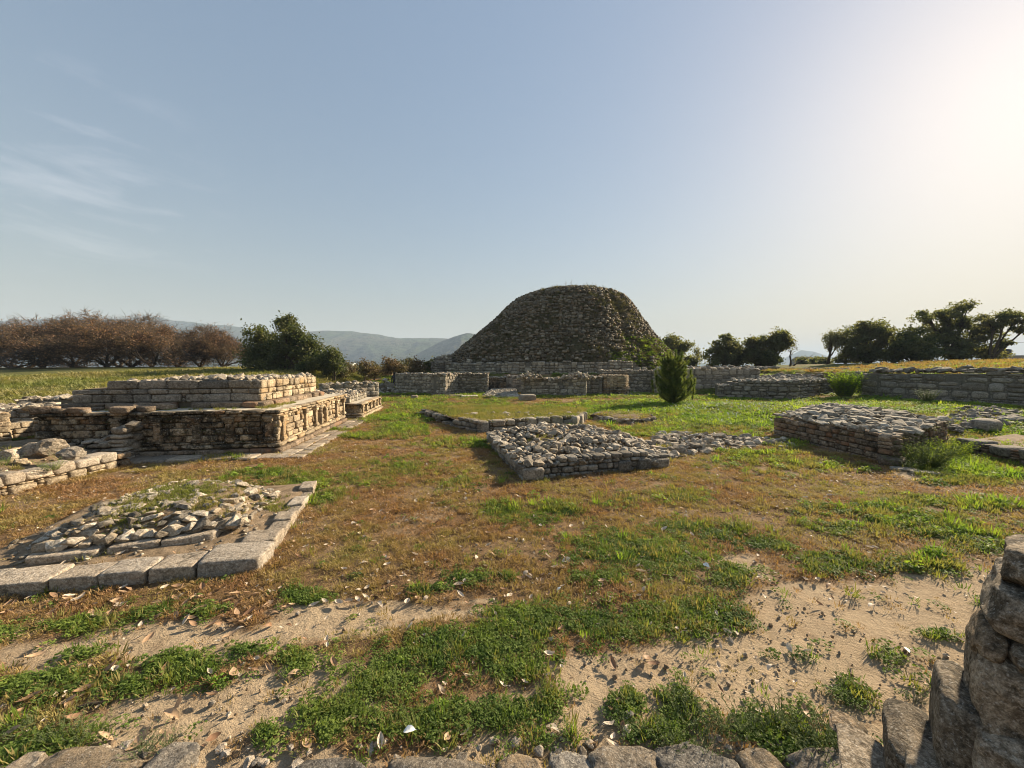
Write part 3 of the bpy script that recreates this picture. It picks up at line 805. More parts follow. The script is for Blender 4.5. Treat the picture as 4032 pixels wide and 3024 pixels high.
# ------------------------------------------------------------------ ring of chapel walls in front of the stupa
def wall(name, label, A, B, z1, mat, thick=0.8, z0=-0.05, course=(0.22, 0.34), width=(0.28, 0.55), kind='blk', chips=0.4, rub=(0.14, 0.26), rubmat=None,
         ragged=0.15, ends=(True, True), seed=1, coremat='coreg', cap=1.0, group=None, finish=True, depth=0.26, sides=(), jit=0.02, weeds=0, back=False):
    """a free-standing or retaining wall A -> B (left to right as seen), its front face, ends and rubble top"""
    A, B = xy(A), xy(B); d = (B - A).normalized(); n = Vector((d.y, -d.x)); L = (B - A).length
    c = (A + B) / 2 - n * thick / 2
    zt = z1 if callable(z1) else (lambda t_: z1)
    m = Masonry(name, (c.x, c.y, max(z0, 0)), label, 'wall', group, seed)
    m.face(A, B, z0, zt, mat, course, width, depth, kind, chips=chips, ragged=ragged, jit=jit)
    A2, B2 = A - n * thick, B - n * thick
    if ends[1]: m.face(B, B2, z0, zt(1.0), mat, course, width, depth, kind, chips=chips, jit=jit)
    if ends[0]: m.face(A2, A, z0, zt(0.0), mat, course, width, depth, kind, chips=chips, jit=jit)
    if back: m.face(B2, A2, z0, lambda q_: zt(1 - q_), mat, course, width, depth, kind, chips=chips, ragged=ragged, jit=jit)
    steps = max(1, int(L / 1.5))
    for i in range(steps):
        p0, p1 = A.lerp(B, i / steps), A.lerp(B, (i + 1) / steps)
        zc = min(zt(i / steps), zt((i + 1) / steps)) - 0.06
        ins = n * 0.07
        e0 = d * (0.09 if i == 0 else -0.01); e1 = d * (0.09 if i == steps - 1 else -0.01)
        m.core([p0 - ins + e0, p1 - ins - e1, p1 - n * (thick - 0.07) - e1, p0 - n * (thick - 0.07) + e0], z0, zc, M[coremat], inset=0.0)
    if rub:
        def zf(x, y):
            t_ = max(0, min(1, (Vector((x, y)) - A).dot(d) / L)); return zt(t_) - 0.05
        m.rubble([A, B, B2, A2], zf, rub, rubmat or M['rubble'], cap, tilt=0.35)
    for i in range(weeds):
        t_ = m.rng.random(); p_ = A.lerp(B, t_) + n * 0.03
        WEEDS.append((p_.x, p_.y, z0 + m.rng.uniform(0.2, 0.95) * (zt(t_) - z0), 'moss', m.rng.uniform(0.5, 1.1)))
    if finish: m.finish()
    return m
w1a, w1b = P(1556, 1549), P(1754, 1557)
wall('ring_wall', 'long squared grey wall left of the lit corner, below the stupa', w1a, w1b, 1.72, M['grey'], 1.8, width=(0.2, 0.42), kind='blk', course=(0.2, 0.32), seed=21, weeds=4)
w2a, w2b = P(1792, 1551), P(1922, 1551)
w1c = xy(w1b) + Vector((0.75, 0.9))
wall('ring_wall', 'short sunlit return wall joining the long grey wall to the recessed one', xy(w1b) + Vector((0.02, 0.05)), w2a, lambda q_: 1.70 + 0.1 * q_, M['grey'], 1.2, seed=22, ends=(False, False))
wall('ring_wall', 'mossy recessed wall with rounded rubble top, right of the lit corner', w2a, w2b, lambda q_: 1.74 - 0.06 * q_, M['greyd'], 1.6, kind='rnd', width=(0.22, 0.42), course=(0.18, 0.3), seed=23, weeds=14, chips=0.5)
wall('ring_wall', 'low brown stepped wall set back between the two grey chapel walls', P(1926, 1547), P(2022, 1545), 1.35, M['warmdark'], 1.4, kind='ash', width=(0.2, 0.42), course=(0.14, 0.24), seed=24)
wall('pier', 'narrow squared pier beside the broad middle wall', P(2017, 1548), P(2054, 1546), 1.5, M['greyd'], 0.9, kind='ash', seed=25, rub=(0.2, 0.4))
wall('ring_wall', 'broad straight-cut grey wall in the middle, nearest below the dome', P(2051, 1558), P(2309, 1562), 1.38, M['grey'], 1.9, kind='blk', width=(0.2, 0.42), course=(.2, .34), seed=26, chips=0.55)
wall('ring_wall', 'recessed wall between the broad middle wall and the round bastion', PD(2307, 1546, 31.2), PD(2372, 1545, 31.4), 1.45, M['greyd'], 1.4, kind='blk', seed=27)
wall('ring_wall', 'rubble retaining wall behind the round bastion, running to the pine', PD(2372, 1536, 33.6), PD(2640, 1537, 33.6), 1.98, M['grey'], 1.2, kind='rnd', width=(0.25, 0.42), seed=28, weeds=8, chips=0.5)
# heaps of core showing on the wall tops
for nm, lb, px, py, dz, sx, sy, sz, sd in (
    ('rubble_heap', 'pale rubble heap at the left end of the broad middle wall', 2085, 1485, 28.9, 0.95, 0.7, 0.55, 1),
    ('rubble_heap', 'pale rubble heap at the right end of the broad middle wall', 2275, 1478, 29.2, 1.25, 0.7, 0.55, 2)):
    b_ = PD(px, 1487, dz + 0.9)
    h_ = Masonry(nm, (b_.x, b_.y, b_.z - 0.1), lb, 'rubble', seed=50 + sd)
    for i in range(70):
        u_, v_ = h_.rng.uniform(-1, 1), h_.rng.uniform(-1, 1)
        zz = (1 - max(abs(u_), abs(v_))) ** 0.6 * sz * h_.rng.uniform(0.4, 1)
        h_.box('rock', (b_.x + u_ * sx, b_.y + v_ * sy, b_.z - 0.05 + zz), tuple(h_.rng.uniform(0.16, 0.34) for _ in range(3)), h_.rng.uniform(0, 3), M['rubble'], 'stone', 0.4)
    h_.finish()
# round bastion
bc = P(2430, 1556); bc = Vector((bc.x, bc.y + 1.2, 0))
bs = Masonry('bastion', bc, 'round drum-shaped bastion of warm blocks on stepped mouldings', 'bastion', seed=31)
nbs = 26
for i in range(nbs):
    a0, a1 = 2 * math.pi * i / nbs, 2 * math.pi * (i + 1) / nbs
    if abs(((a0 + math.pi) % (2 * math.pi)) - math.pi) > 2.2: continue
    for rr, z0_, z1_, mt, nm, ch in ((2.35, -0.05, 0.10, 'greyd', 'podium_slab', 0), (1.36, 0.08, 0.42, 'warmdark', 'base_block', 0.3), (1.42, 0.42, 0.52, 'greyd', 'moulding', 0), (1.32, 0.52, 0.66, 'warmdark', 'moulding', 0), (1.22, 0.66, 1.62, 'warm', 'block', 0.2)):
        bs.face(arc(bc, rr, a0), arc(bc, rr, a1), z0_, z1_, M[mt], (0.15, 0.26), (0.25, 0.45), 0.3, 'ash', chips=ch, jit=0.008, name=nm)
for rr, z0_, z1_, nm in ((2.3, -0.05, 0.085, 'podium'), (1.17, 0.0, 1.585, 'core')):
    bs.core([arc(bc, rr, 2 * math.pi * i / 24) for i in range(24)], z0_, z1_, M['plaster' if nm == 'podium' else 'core'], nm, 0.0)
bs.rubble([arc(bc, 1.15, 2 * math.pi * i / 12) for i in range(12)], lambda x, y: 1.58, (0.12, 0.2), M['warm'], 0.7)
bs.finish()
# sloping lime apron before the recessed wall
ap = [P(1893, 1564), P(2045, 1567), P(2030, 1548), P(1935, 1549)]
apz = [0.05, 0.05, 0.42, 0.42]
m_ = Masonry('apron', ap[0], 'sloping pebbly lime apron at the foot of the low stepped wall', 'apron', seed=33)
m_.core([xy(p_) for p_ in ap], -0.05, apz, M['plaster'], 'lime_bed', 0.0)
m_.rubble([xy(p_) for p_ in ap], lambda x, y: 0.05 + 0.37 * max(0, min(1, (y - ap[0].y) / (ap[2].y - ap[0].y))), (0.1, 0.2), M['grey'], 0.9, sink=0.45)
m_.finish()
# slabs and blocks lying before the walls
def loose(name, label, cat, px, py, size, mat, kind='blk', rot=0.0, z=None, group=None, tilt=(0, 0), sink=0.06, seed=0):
    p_ = P(px, py); zz = gz(p_.x, p_.y) if z is None else z
    if z is not None: p_ = P(px, py, z)
    o = bpy.data.objects.new(name, pool_mesh(kind, seed, M[mat]))
    o.location = (p_.x, p_.y, zz + size[2] * (0.5 - sink)); o.scale = size; o.rotation_euler = (tilt[0], tilt[1], rot)
    link(o); return tag(o, label, cat, group)
loose('stone_slab', 'left of two flat pale slabs lying below the mossy recessed wall', 'slab', 1795, 1561, (1.15, 0.7, 0.14), 'rubble', 'ash', 0.35, seed=1)
loose('stone_slab', 'right of two flat pale slabs lying below the mossy recessed wall', 'slab', 1848, 1563, (1.3, 0.75, 0.14), 'rubble', 'ash', 0.3, seed=2)
loose('stone_block', 'large squared block with pale top lying before the broad middle wall', 'block', 2076, 1577, (1.05, 0.8, 0.45), 'grey', 'ash', 0.22, seed=3)
loose('boulder', 'small pale boulder alone in the grass before the long grey wall', 'boulder', 1633, 1573, (0.5, 0.4, 0.34), 'rubble', 'rnd', 0.5, seed=4)
# rubble bank and low walls further left
def bank(name, label, poly, h, size, mat, seed, soil='core', cover=1.0, z0=None):
    c_ = sum((xy(p) for p in poly), Vector((0, 0))) / len(poly)
    zz = gz(c_.x, c_.y) if z0 is None else z0
    m = Masonry(name, (c_.x, c_.y, zz), label, 'rubble', seed=seed)
    rad = max((xy(p) - c_).length for p in poly)
    def zf(x, y): return zz + h * float(sstep(0.0, 0.55 * rad, edge_dist(x, y, poly)))
    n = 12; xs = [p[0] for p in poly]; ys = [p[1] for p in poly]
    # bed: a fan mound
    ring = []; pl = [xy(p) for p in poly]
    V_ = []; F_ = []
    for j in range(6):
        k = 1 - j / 5
        for p in pl:
            q_ = c_ + (p - c_) * k
            V_.append((q_.x, q_.y, zf(q_.x, q_.y) - 0.05 if j else zz - 0.1))
    npl = len(pl)
    for j in range(5):
        for i in range(npl):
            F_.append((j * npl + i, j * npl + (i + 1) % npl, (j + 1) * npl + (i + 1) % npl, (j + 1) * npl + i))
    mesh_obj('bed', V_, F_, M[soil], m.e, True)
    m.rubble(poly, zf, size, M[mat], cover)
    return m, zf
b1, _ = bank('rubble_bank', 'rounded grey rubble bank at the left end of the long grey wall', [PD(1468, 1500, 33), PD(1562, 1500, 32.5), PD(1562, 1500, 35.5), PD(1480, 1500, 36.5)], 1.55, (0.3, 0.55), 'grey', 41, z0=0.0)
b1.finish()
wall('low_wall', 'low grey wall in the middle distance behind the smaller plinth', PD(1268, 1500, 25), PD(1492, 1500, 27.5), 1.15, M['grey'], 0.9, seed=42, kind='blk', rub=(0.2, 0.36))
wall('low_wall', 'lower mossy kerb wall in front of the low grey wall', PD(1270, 1500, 22.5), PD(1420, 1500, 23.5), 0.62, M['greyd'], 0.8, seed=43, kind='rnd', rub=(0.2, 0.4), weeds=6)
# ------------------------------------------------------------------ large two-tier votive plinth at the left
c0 = xy(P(1108, 1787)); LA, WA = 6.2, 5.75                       # near right corner, depth along V, width along U
ax = lambda u_, v_: c0 + U * u_ + V * v_                          # plan coordinates: u negative to the left, v to the back
pl = Masonry('votive_plinth', (c0.x, c0.y, 0), 'large two-tier votive plinth with lichened front, pilasters and sunlit right side', 'plinth', seed=61)
def course_ring(m, u0, u1, v0, v1, z0, z1, mat, width, kind, proud=0.0, name='block', chips=0.0, depth=0.3, course=None, sides='FR', jit=0.008, ragged=0.0):
    cs = course or (z1 - z0, z1 - z0)
    P_ = lambda a, b: ax2(a, b)
    if 'F' in sides: m.face(P_(u0, v0), P_(u1, v0), z0, z1, mat, cs, width, depth, kind, chips=chips, proud=proud, name=name, jit=jit, ragged=ragged)
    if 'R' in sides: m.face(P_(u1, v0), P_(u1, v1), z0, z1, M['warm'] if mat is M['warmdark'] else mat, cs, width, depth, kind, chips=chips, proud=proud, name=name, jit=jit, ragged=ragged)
    if 'L' in sides: m.face(P_(u0, v1), P_(u0, v0), z0, z1, mat, cs, width, depth, kind, chips=chips, proud=proud, name=name, jit=jit, ragged=ragged)
    if 'B' in sides: m.face(P_(u1, v1), P_(u0, v1), z0, z1, mat, cs, width, depth, kind, chips=chips, proud=proud, name=name, jit=jit, ragged=ragged)
ax2 = ax
u0, u1, v0, v1 = -WA, 0.0, 0.0, LA
pl.cur = pl.core([ax(u0 + .15, .2), ax(-.2, .2), ax(-.2, LA - .15), ax(u0 + .15, LA - .15)], -0.05, 1.12, M['core'], 'lower_tier', 0.0)
LOWT = pl.cur
course_ring(pl, u0, u1, v0, v1, -0.06, 0.15, M['brown'], (0.45, 0.8), 'ash', 0.0, 'base_block')
course_ring(pl, u0 + .05, u1 - .03, v0 + .03, v1 - .03, 0.15, 0.29, M['warmdark'], (0.35, 0.7), 'rnd', 0.0, 'torus_moulding', depth=0.34)
course_ring(pl, u0 + .1, u1 - .07, v0 + .07, v1 - .07, 0.27, 0.34, M['warmdark'], (0.25, 0.5), 'blk', 0.0, 'fillet')
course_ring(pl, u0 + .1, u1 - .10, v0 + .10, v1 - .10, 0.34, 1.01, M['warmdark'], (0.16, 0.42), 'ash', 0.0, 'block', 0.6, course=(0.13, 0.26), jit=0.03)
course_ring(pl, u0 + .1, u1 - .06, v0 + .06, v1 - .06, 0.99, 1.07, M['warmdark'], (0.14, 0.3), 'blk', 0.0, 'cornice_block', 0.15, jit=0.02)
course_ring(pl, u0 + .05, u1 - .01, v0 + .01, v1 - .01, 1.07, 1.165, M['warmdark'], (0.2, 0.6), 'blk', 0.0, 'cornice_slab', jit=0.02, ragged=0.0)
# pilasters: base, shaft, bracket capital, one mesh for each
def pilaster(m, p_, n_, z0, z1, mat, w=0.17):
    d_ = Vector((-n_.y, n_.x)); rot = math.atan2(d_.y, d_.x)
    its = []
    H = z1 - z0
    for (zz0, zz1, ww, dd) in ((0, .10, 1.3, .085), (.10, .16, 1.15, .07), (.16, .74, 1.0, .055), (.74, .80, 1.1, .07), (.80, .90, 1.3, .085), (.90, 1.0, 1.55, .10)):
        c_ = p_ + n_ * (dd / 2 - 0.05)
        its.append((POOL['ash'][m.rng.randrange(NB)], Matrix.Translation((c_.x, c_.y, z0 + H * (zz0 + zz1) / 2)) @ Matrix.Rotation(rot, 4, 'Z') @ Matrix.Diagonal((w * ww, dd + 0.1, H * (zz1 - zz0) * 1.06, 1))))
    join_np('pilaster', its, mat, m.e, True)
nF, nR = -V, U
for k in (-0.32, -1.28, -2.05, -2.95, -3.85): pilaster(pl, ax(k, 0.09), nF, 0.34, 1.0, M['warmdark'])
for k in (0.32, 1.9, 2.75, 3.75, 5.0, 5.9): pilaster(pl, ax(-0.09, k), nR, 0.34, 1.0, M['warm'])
# arched niche on the sunlit side: jambs, arch ring, dark recess, broken figure
def niche(m, vc):
    w, h = 0.24, 0.30; its = []
    ctr = ax(-0.07, vc); rot = math.atan2(V.y, V.x)
    for i in range(9):
        a_ = math.pi * i / 8
        q_ = ax(-0.05, vc + math.cos(a_) * w); z_ = 0.72 + math.sin(a_) * 0.24
        its.append((POOL['chip'][i % 8], Matrix.Translation((q_.x, q_.y, z_)) @ Matrix.Rotation(rot, 4, 'Z') @ Matrix.Rotation(-a_ , 4, 'Y') @ Matrix.Diagonal((0.09, 0.2, 0.12, 1))))
    for sg in (-1, 1):
        q_ = ax(-0.05, vc + sg * w); its.append((POOL['ash'][3], Matrix.Translation((q_.x, q_.y, 0.53)) @ Matrix.Rotation(rot, 4, 'Z') @ Matrix.Diagonal((0.1, 0.2, 0.40, 1))))
    join_np('niche_arch', its, M['warm'], m.e, True)
    q_ = ax(-0.085, vc)
    mesh_obj('niche_recess', [(q_.x + V.x * sx * 0.2 + U.x * 0.006, q_.y + V.y * sx * 0.2 + U.y * 0.006, z_) for sx, z_ in ((-1, .36), (1, .36), (1, .74), (.6, .9), (0, .95), (-.6, .9), (-1, .74))], [tuple(range(7))], M['core'], m.e)
    its = []
    for du, dv, z_, sx, sy, sz in ((-.06, 0.02, .44, .16, .14, .2), (-.05, 0.03, .60, .12, .1, .16), (-.02, -.2, .42, .14, .16, .16), (-.02, .22, .40, .13, .14, .1)):
        q2 = ax(du, vc + dv); its.append((POOL['rock'][int(z_ * 50) % 18], Matrix.Translation((q2.x, q2.y, z_)) @ Matrix.Diagonal((sx, sy, sz, 1))))
    join_np('broken_figure', its, M['warm'], m.e, True)
niche(pl, 3.25)
# fill of the lower tier, with a flat lime floor
zl = 1.075
def sheet(m, pts, z, mat, name, nx=14, ny=14, amp=0.02, seed=0, parent=None):
    g_ = []
    for j in range(ny + 1):
        for i in range(nx + 1):
            a_ = xy(pts[0]).lerp(xy(pts[1]), i / nx); b_ = xy(pts[3]).lerp(xy(pts[2]), i / nx); q_ = a_.lerp(b_, j / ny)
            g_.append((q_.x, q_.y, z + amp * (float(vnoise(q_.x * 2.2, q_.y * 2.2, seed)) + 0.5 * float(vnoise(q_.x * 7, q_.y * 7, seed + 1)) - 0.75)))
    f_ = [(j * (nx + 1) + i, j * (nx + 1) + i + 1, (j + 1) * (nx + 1) + i + 1, (j + 1) * (nx + 1) + i) for j in range(ny) for i in range(nx)]
    return mesh_obj(name, g_, f_, M[mat], m.e, True)
sheet(pl, [ax(u0 + .1, .12), ax(-.12, .12), ax(-.12, LA - .1), ax(u0 + .1, LA - .1)], 1.16, 'plaster', 'lime_floor', amp=0.03)
# upper tier on a kerb of rough blocks
UA0, UA1, VA0, VA1 = -5.6, -0.92, 0.98, 5.3
pl.cur = pl.core([ax(UA0 + .2, VA0 + .08), ax(UA1 - .08, VA0 + .08), ax(UA1 - .08, VA1), ax(UA0 + .2, VA1)], 1.08, [1.70, 1.82, 1.84, 1.78], M['core'], 'upper_tier', 0.0)
course_ring(pl, UA0 - .25, UA1 + .2, VA0 - .2, VA1 + .2, 1.14, 1.33, M['brown'], (0.3, 0.65), 'blk', 0.0, 'kerb_block', depth=0.4, jit=0.05, ragged=0.12)
tz = lambda q_: 1.79 + 0.14 * min(1.0, q_ * 1.6)
P_ = ax
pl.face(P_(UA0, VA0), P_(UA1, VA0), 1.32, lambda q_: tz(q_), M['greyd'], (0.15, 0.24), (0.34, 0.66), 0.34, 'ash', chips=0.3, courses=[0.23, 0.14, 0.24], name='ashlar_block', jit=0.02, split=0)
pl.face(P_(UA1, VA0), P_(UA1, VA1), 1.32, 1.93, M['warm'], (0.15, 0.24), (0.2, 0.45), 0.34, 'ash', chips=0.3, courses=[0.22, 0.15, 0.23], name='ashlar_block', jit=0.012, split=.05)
pl.rubble([ax(UA0 + .9, VA0 + .15), ax(UA1 - .06, VA0 + .1), ax(UA1 - .06, VA1 - .05), ax(UA0 + .8, VA1 - .05)], lambda x, y: 1.74 + 0.15 * min(1.0, max(0.0, ((Vector((x, y)) - c0).dot(U) - UA0) / (UA1 - UA0) * 1.6)) + 0.06 * float(vnoise(x * 1.5, y * 1.5, 3)), (0.11, 0.24), M['rubble'], 1.0, name='rubble_stone')
pl.cur = pl.e
# worn left half: fallen cornice stones
for i in range(16):
    uu = -3.2 - i * 0.15 + pl.rng.uniform(-.1, .1)
    q_ = ax(uu, 0.25 + pl.rng.uniform(-.2, .5)); w_ = pl.rng.uniform(0.15, 0.4)
    pl.box('blk', (q_.x, q_.y, 1.16 + w_ * 0.22), (w_ * 1.4, w_, w_ * 0.55), pl.rng.uniform(-.4, .6), M['brown'], 'fallen_block', 0.15)
# paving slabs round the foot
def paving(m, a_, b_, z, depth, nrow, mat, w=(0.45, 0.9)):
    A, B = xy(a_), xy(b_); L = (B - A).length; d = (B - A) / L; n_ = Vector((d.y, -d.x)); rot = math.atan2(d.y, d.x)
    for rw in range(nrow):
        x = 0
        while x < L:
            ww = m.rng.uniform(*w); dd = depth / nrow * m.rng.uniform(0.85, 1.1)
            c_ = A + d * (x + ww / 2) + n_ * (depth / nrow * (rw + 0.5))
            m.box('ash', (c_.x, c_.y, z - 0.04 + m.rng.uniform(-.008, .008)), (ww - 0.02, dd - 0.015, 0.14), rot, mat, 'paving_slab', 0.02)
            x += ww
paving(pl, ax(-3.6, -0.02), ax(0.1, -0.02), 0.03, 0.62, 1, M['slab'])
paving(pl, ax(0.06, -0.62), ax(0.06, 6.9), 0.03, 0.72, 2, M['slab'], (0.3, 0.55))
for i in range(26):
    s1 = pl.rng.random()
    q_ = ax(UA1 + .05, VA0 + s1 * 3.6); WEEDS.append((q_.x, q_.y, pl.rng.uniform(1.3, 1.8), 'moss', pl.rng.uniform(.35, .7)))
    q_ = ax(-0.1, pl.rng.uniform(.3, 6)); WEEDS.append((q_.x, q_.y, pl.rng.uniform(.35, 1.0), 'moss', pl.rng.uniform(.3, .6)))
    q_ = ax(-pl.rng.uniform(0.1, 4.5), .08); WEEDS.append((q_.x, q_.y, pl.rng.uniform(.3, 1.1), 'moss', pl.rng.uniform(.5, .9)))
for i in range(60):
    q_ = ax(UA1 + pl.rng.uniform(.1, .5), VA0 + pl.rng.uniform(-.6, 1.2)); WEEDS.append((q_.x, q_.y, 1.165, 'grass', pl.rng.uniform(.6, 1.2)))
    q_ = ax(-pl.rng.uniform(1.2, 5), .55 + pl.rng.uniform(-.35, .3)); WEEDS.append((q_.x, q_.y, 1.165, 'grass', pl.rng.uniform(.4, .9)))
pl.finish(300)

# ------------------------------------------------------------------ smaller plinth behind it
cB = xy(P(1431, 1651)); axB = lambda u_, v_: cB + U * u_ + V * v_; ax2 = axB
pb = Masonry('votive_plinth', (cB.x, cB.y, 0), 'smaller sunlit plinth with rubble top behind the large two-tier one', 'plinth', seed=71)
LB, WB = 4.5, 4.6
pb.cur = pb.core([axB(-WB, .2), axB(-.2, .2), axB(-.2, LB - .2), axB(-WB, LB - .2)], -0.05, 0.655, M['plaster'], 'lower_tier', 0.0)
course_ring(pb, -WB, 0, 0, LB, -0.05, 0.14, M['warm'], (0.35, 0.6), 'ash', 0, 'base_block')
course_ring(pb, -WB, -.05, .05, LB - .05, 0.14, 0.26, M['warmdark'], (0.3, 0.5), 'rnd', 0, 'torus_moulding')
course_ring(pb, -WB, -.14, .14, LB - .14, 0.26, 0.60, M['warmdark'], (0.15, 0.35), 'ash', 0, 'block', 0.5, course=(0.1, 0.18))
course_ring(pb, -WB, -.06, .06, LB - .06, 0.60, 0.69, M['warmdark'], (0.3, 0.6), 'blk', 0, 'cornice_slab')
for k in (0.3, 1.1, 1.9, 2.7, 3.5, 4.2): pilaster(pb, axB(-0.12, k), nR, 0.26, 0.60, M['warm'], 0.13)
ax2 = axB
pb.cur = pb.core([axB(-WB, .85), axB(-.85, .85), axB(-.85, LB - .6), axB(-WB, LB - .6)], 0.6, [0.86, 0.86, 0.98, 0.98], M['core'], 'upper_tier', 0.0)
course_ring(pb, -WB, -.75, .75, LB - .5, 0.66, 0.93, M['grey'], (0.2, 0.4), 'ash', 0, 'ashlar_block', 0.2, course=(0.13, 0.2))
pb.rubble([axB(-WB, .78), axB(-.8, .78), axB(-.8, LB - .55), axB(-WB, LB - .55)], lambda x, y: 0.9 + 0.1 * float(sstep(17.5, 20.5, y)), (0.14, 0.28), M['rubble'], 1.0, name='rubble_stone')
pb.finish(300)

# ------------------------------------------------------------------ ruined enclosure at the left edge
e0, e1 = xy(P(0, 1960)), xy(P(468, 1841))
dv_ = (e1 - e0).normalized(); eN = Vector((dv_.y, -dv_.x)); eS = e0 - dv_ * 2.2
en = Masonry('ruined_enclosure', (e1.x, e1.y, 0), 'low sunlit wall of big squared blocks enclosing stony earth at the left edge', 'ruin', seed=81)
en.face(eS, e1, -0.05, 0.17, M['warm'], (0.2, 0.22), (0.24, 0.42), 0.3, 'blk', chips=0.25, name='block')
# upper course: separate large boulders with gaps
x_ = 0.1; Ltot = (e1 - eS).length
while x_ < Ltot - 0.3:
    w_ = en.rng.uniform(0.28, 0.46); h_ = en.rng.uniform(0.18, 0.26)
    c_ = eS + dv_ * (x_ + w_ / 2) - eN * 0.17
    en.box('blk', (c_.x, c_.y, 0.165 + h_ / 2), (w_, 0.36, h_), math.atan2(dv_.y, dv_.x), M['slab'], 'block', 0.06)
    x_ += w_ + (0.02 if en.rng.random() < 0.6 else en.rng.uniform(0.08, 0.2))
c_ = e1 - dv_ * 0.3 - eN * 0.2
en.box('ash', (c_.x, c_.y, 0.27), (0.56, 0.4, 0.22), math.atan2(dv_.y, dv_.x), M['slab'], 'block', 0.02)
# return wall that runs in behind the corner
e2 = e1 - eN * 1.3
en.face(e2, e1, -0.05, 0.3, M['warmdark'], (0.2, 0.26), (0.28, 0.5), 0.3, 'blk', chips=0.2, name='block')
# earth inside
bk = xy(P(495, 1800)); 
poly_e = [eS - eN * .12, e1 - dv_ * .05 - eN * .12, Vector((-10.05, 9.72)), Vector((-13.2, 9.6)), Vector((-14.5, 4.5))]
V_ = []; nn = 22
for j in range(nn + 1):
    for i in range(nn + 1):
        a_ = poly_e[0].lerp(poly_e[1], i / nn); b_ = poly_e[4].lerp(poly_e[3].lerp(poly_e[2], 0.3), i / nn); q_ = a_.lerp(b_, j / nn)
        V_.append((q_.x, q_.y, 0.16 + 0.3 * float(sstep(0, 0.45, j / nn)) + 0.14 * (float(fbm(q_.x * 1.3, q_.y * 1.3, 19, 4)) - 0.5)))
mesh_obj('earth_fill', V_, [(j * (nn + 1) + i, (j + 1) * (nn + 1) + i, (j + 1) * (nn + 1) + i + 1, j * (nn + 1) + i + 1) for j in range(nn) for i in range(nn)], M['soil'], en.e, True)
def earth_z(x, y):
    q_ = Vector((x, y)) - e0; dd = -q_.dot(eN)
    return 0.16 + 0.3 * float(sstep(0, 0.45 * 4.2, dd))
for i in range(120):
    uu = en.rng.uniform(0, 1); dd = en.rng.uniform(0.3, 3.4); q_ = eS.lerp(e1, uu) - eN * dd
    s1 = en.rng.choice((0.06, 0.08, 0.1, 0.14, 0.2))
    en.box('rock', (q_.x, q_.y, earth_z(q_.x, q_.y) + s1 * 0.2), (s1 * 1.3, s1, s1 * 0.7), en.rng.uniform(0, 3), M['warm'], 'stone', 0.4)
for i in range(150):
    uu = en.rng.uniform(0, 1); dd = en.rng.uniform(0.5, 3.4); q_ = eS.lerp(e1, uu) - eN * dd
    if float(fbm(q_.x * .9, q_.y * .9, 44, 3)) > 0.5: WEEDS.append((q_.x, q_.y, earth_z(q_.x, q_.y), 'grass', en.rng.uniform(.6, 1.3)))
en.finish(300)
def boulder(label, px, py, w_, d_, h_, mat, seed, z=0.4, rot=0.3, kind='rnd', cat='boulder', name='boulder', group=None):
    q_ = P(px, py, z); me = pool_mesh(kind, seed, M[mat])
    o = bpy.data.objects.new(name, me); o.location = (q_.x, q_.y + d_ * .4, z + h_ * .42); o.scale = (w_, d_, h_); o.rotation_euler = (0.06, -0.08, rot)
    link(o); return tag(o, label, cat, group)
def big_rock(seed, n=5):
    bm = bmesh.new(); bmesh.ops.create_icosphere(bm, subdivisions=n, radius=0.5)
    o = Vector((seed * 3.7, seed * 1.3, seed * 9.1))
    rng = random.Random(seed); planes = [(Vector((rng.gauss(0, 1), rng.gauss(0, 1), rng.gauss(0, .8))).normalized(), rng.uniform(0.26, 0.42)) for _ in range(13)]
    for v in bm.verts:
        p = v.co.copy()
        for pn, pd in planes:
            d = p.dot(pn)
            if d > pd: p -= pn * (d - pd) * 0.96
        p += mnoise.noise_vector(p * 4 + o) * 0.05 + mnoise.noise_vector(p * 11 + o) * 0.024 + mnoise.noise_vector(p * 25 + o) * 0.01
        v.co = p * 1.25
    for f in bm.faces: f.smooth = True
    me = bpy.data.meshes.new('boulder_shape'); bm.to_mesh(me); bm.free(); return me
POOL['big'] = [big_rock(i) for i in range(10)]; LOWK['big'] = 'rock'
boulder('big pale boulder with flat top, second from left in the ruined enclosure', 92, 1812, .50, .42, .33, 'slab', 0, 0.33, .2, 'big')
boulder('humped pale boulder highest of those in the ruined enclosure', 178, 1790, .42, .38, .33, 'slab', 1, 0.42, 1.2, 'big')
boulder('rightmost pale boulder in the ruined enclosure, with a pitted face', 255, 1822, .42, .36, .29, 'slab', 2, 0.3, .7, 'big')
boulder('pale boulder cut by the left edge of the picture in the ruined enclosure', 5, 1832, .36, .36, .3, 'slab', 3, 0.3, .1, 'big')
# tumbled wall end leaning against the big plinth
tw = Masonry('tumbled_wall', (-9.8, 9.2, 0), 'tumbled rough wall end leaning at the left of the lichened plinth front', 'wall', seed=83)
ta, tb = xy(P(385, 1824)), xy(P(494, 1820))
tw.face(ta, tb, -.03, lambda q_: 0.5 + 0.42 * q_, M['grey'], (0.15, 0.25), (0.17, 0.34), 0.42, 'rnd', chips=0.25, ragged=0.25, jit=0.06)
tw.face(tb, tb + Vector((-.1, .7)), -.03, .85, M['slab'], (0.15, 0.25), (0.17, 0.34), 0.35, 'rnd', chips=0.25, jit=0.05)
tw.face(ta - Vector((1.1, .25)), ta, .2, lambda q_: 0.42 + 0.12 * q_, M['slab'], (0.12, 0.2), (0.15, 0.3), 0.4, 'rnd', chips=0.1, ragged=0.35, jit=0.08)
tw.core([ta + Vector((.05, .2)), tb + Vector((-.2, .2)), tb + Vector((-.2, .6)), ta + Vector((0, .6))], -.05, [.42, .75, .7, .4], M['core'], inset=0)
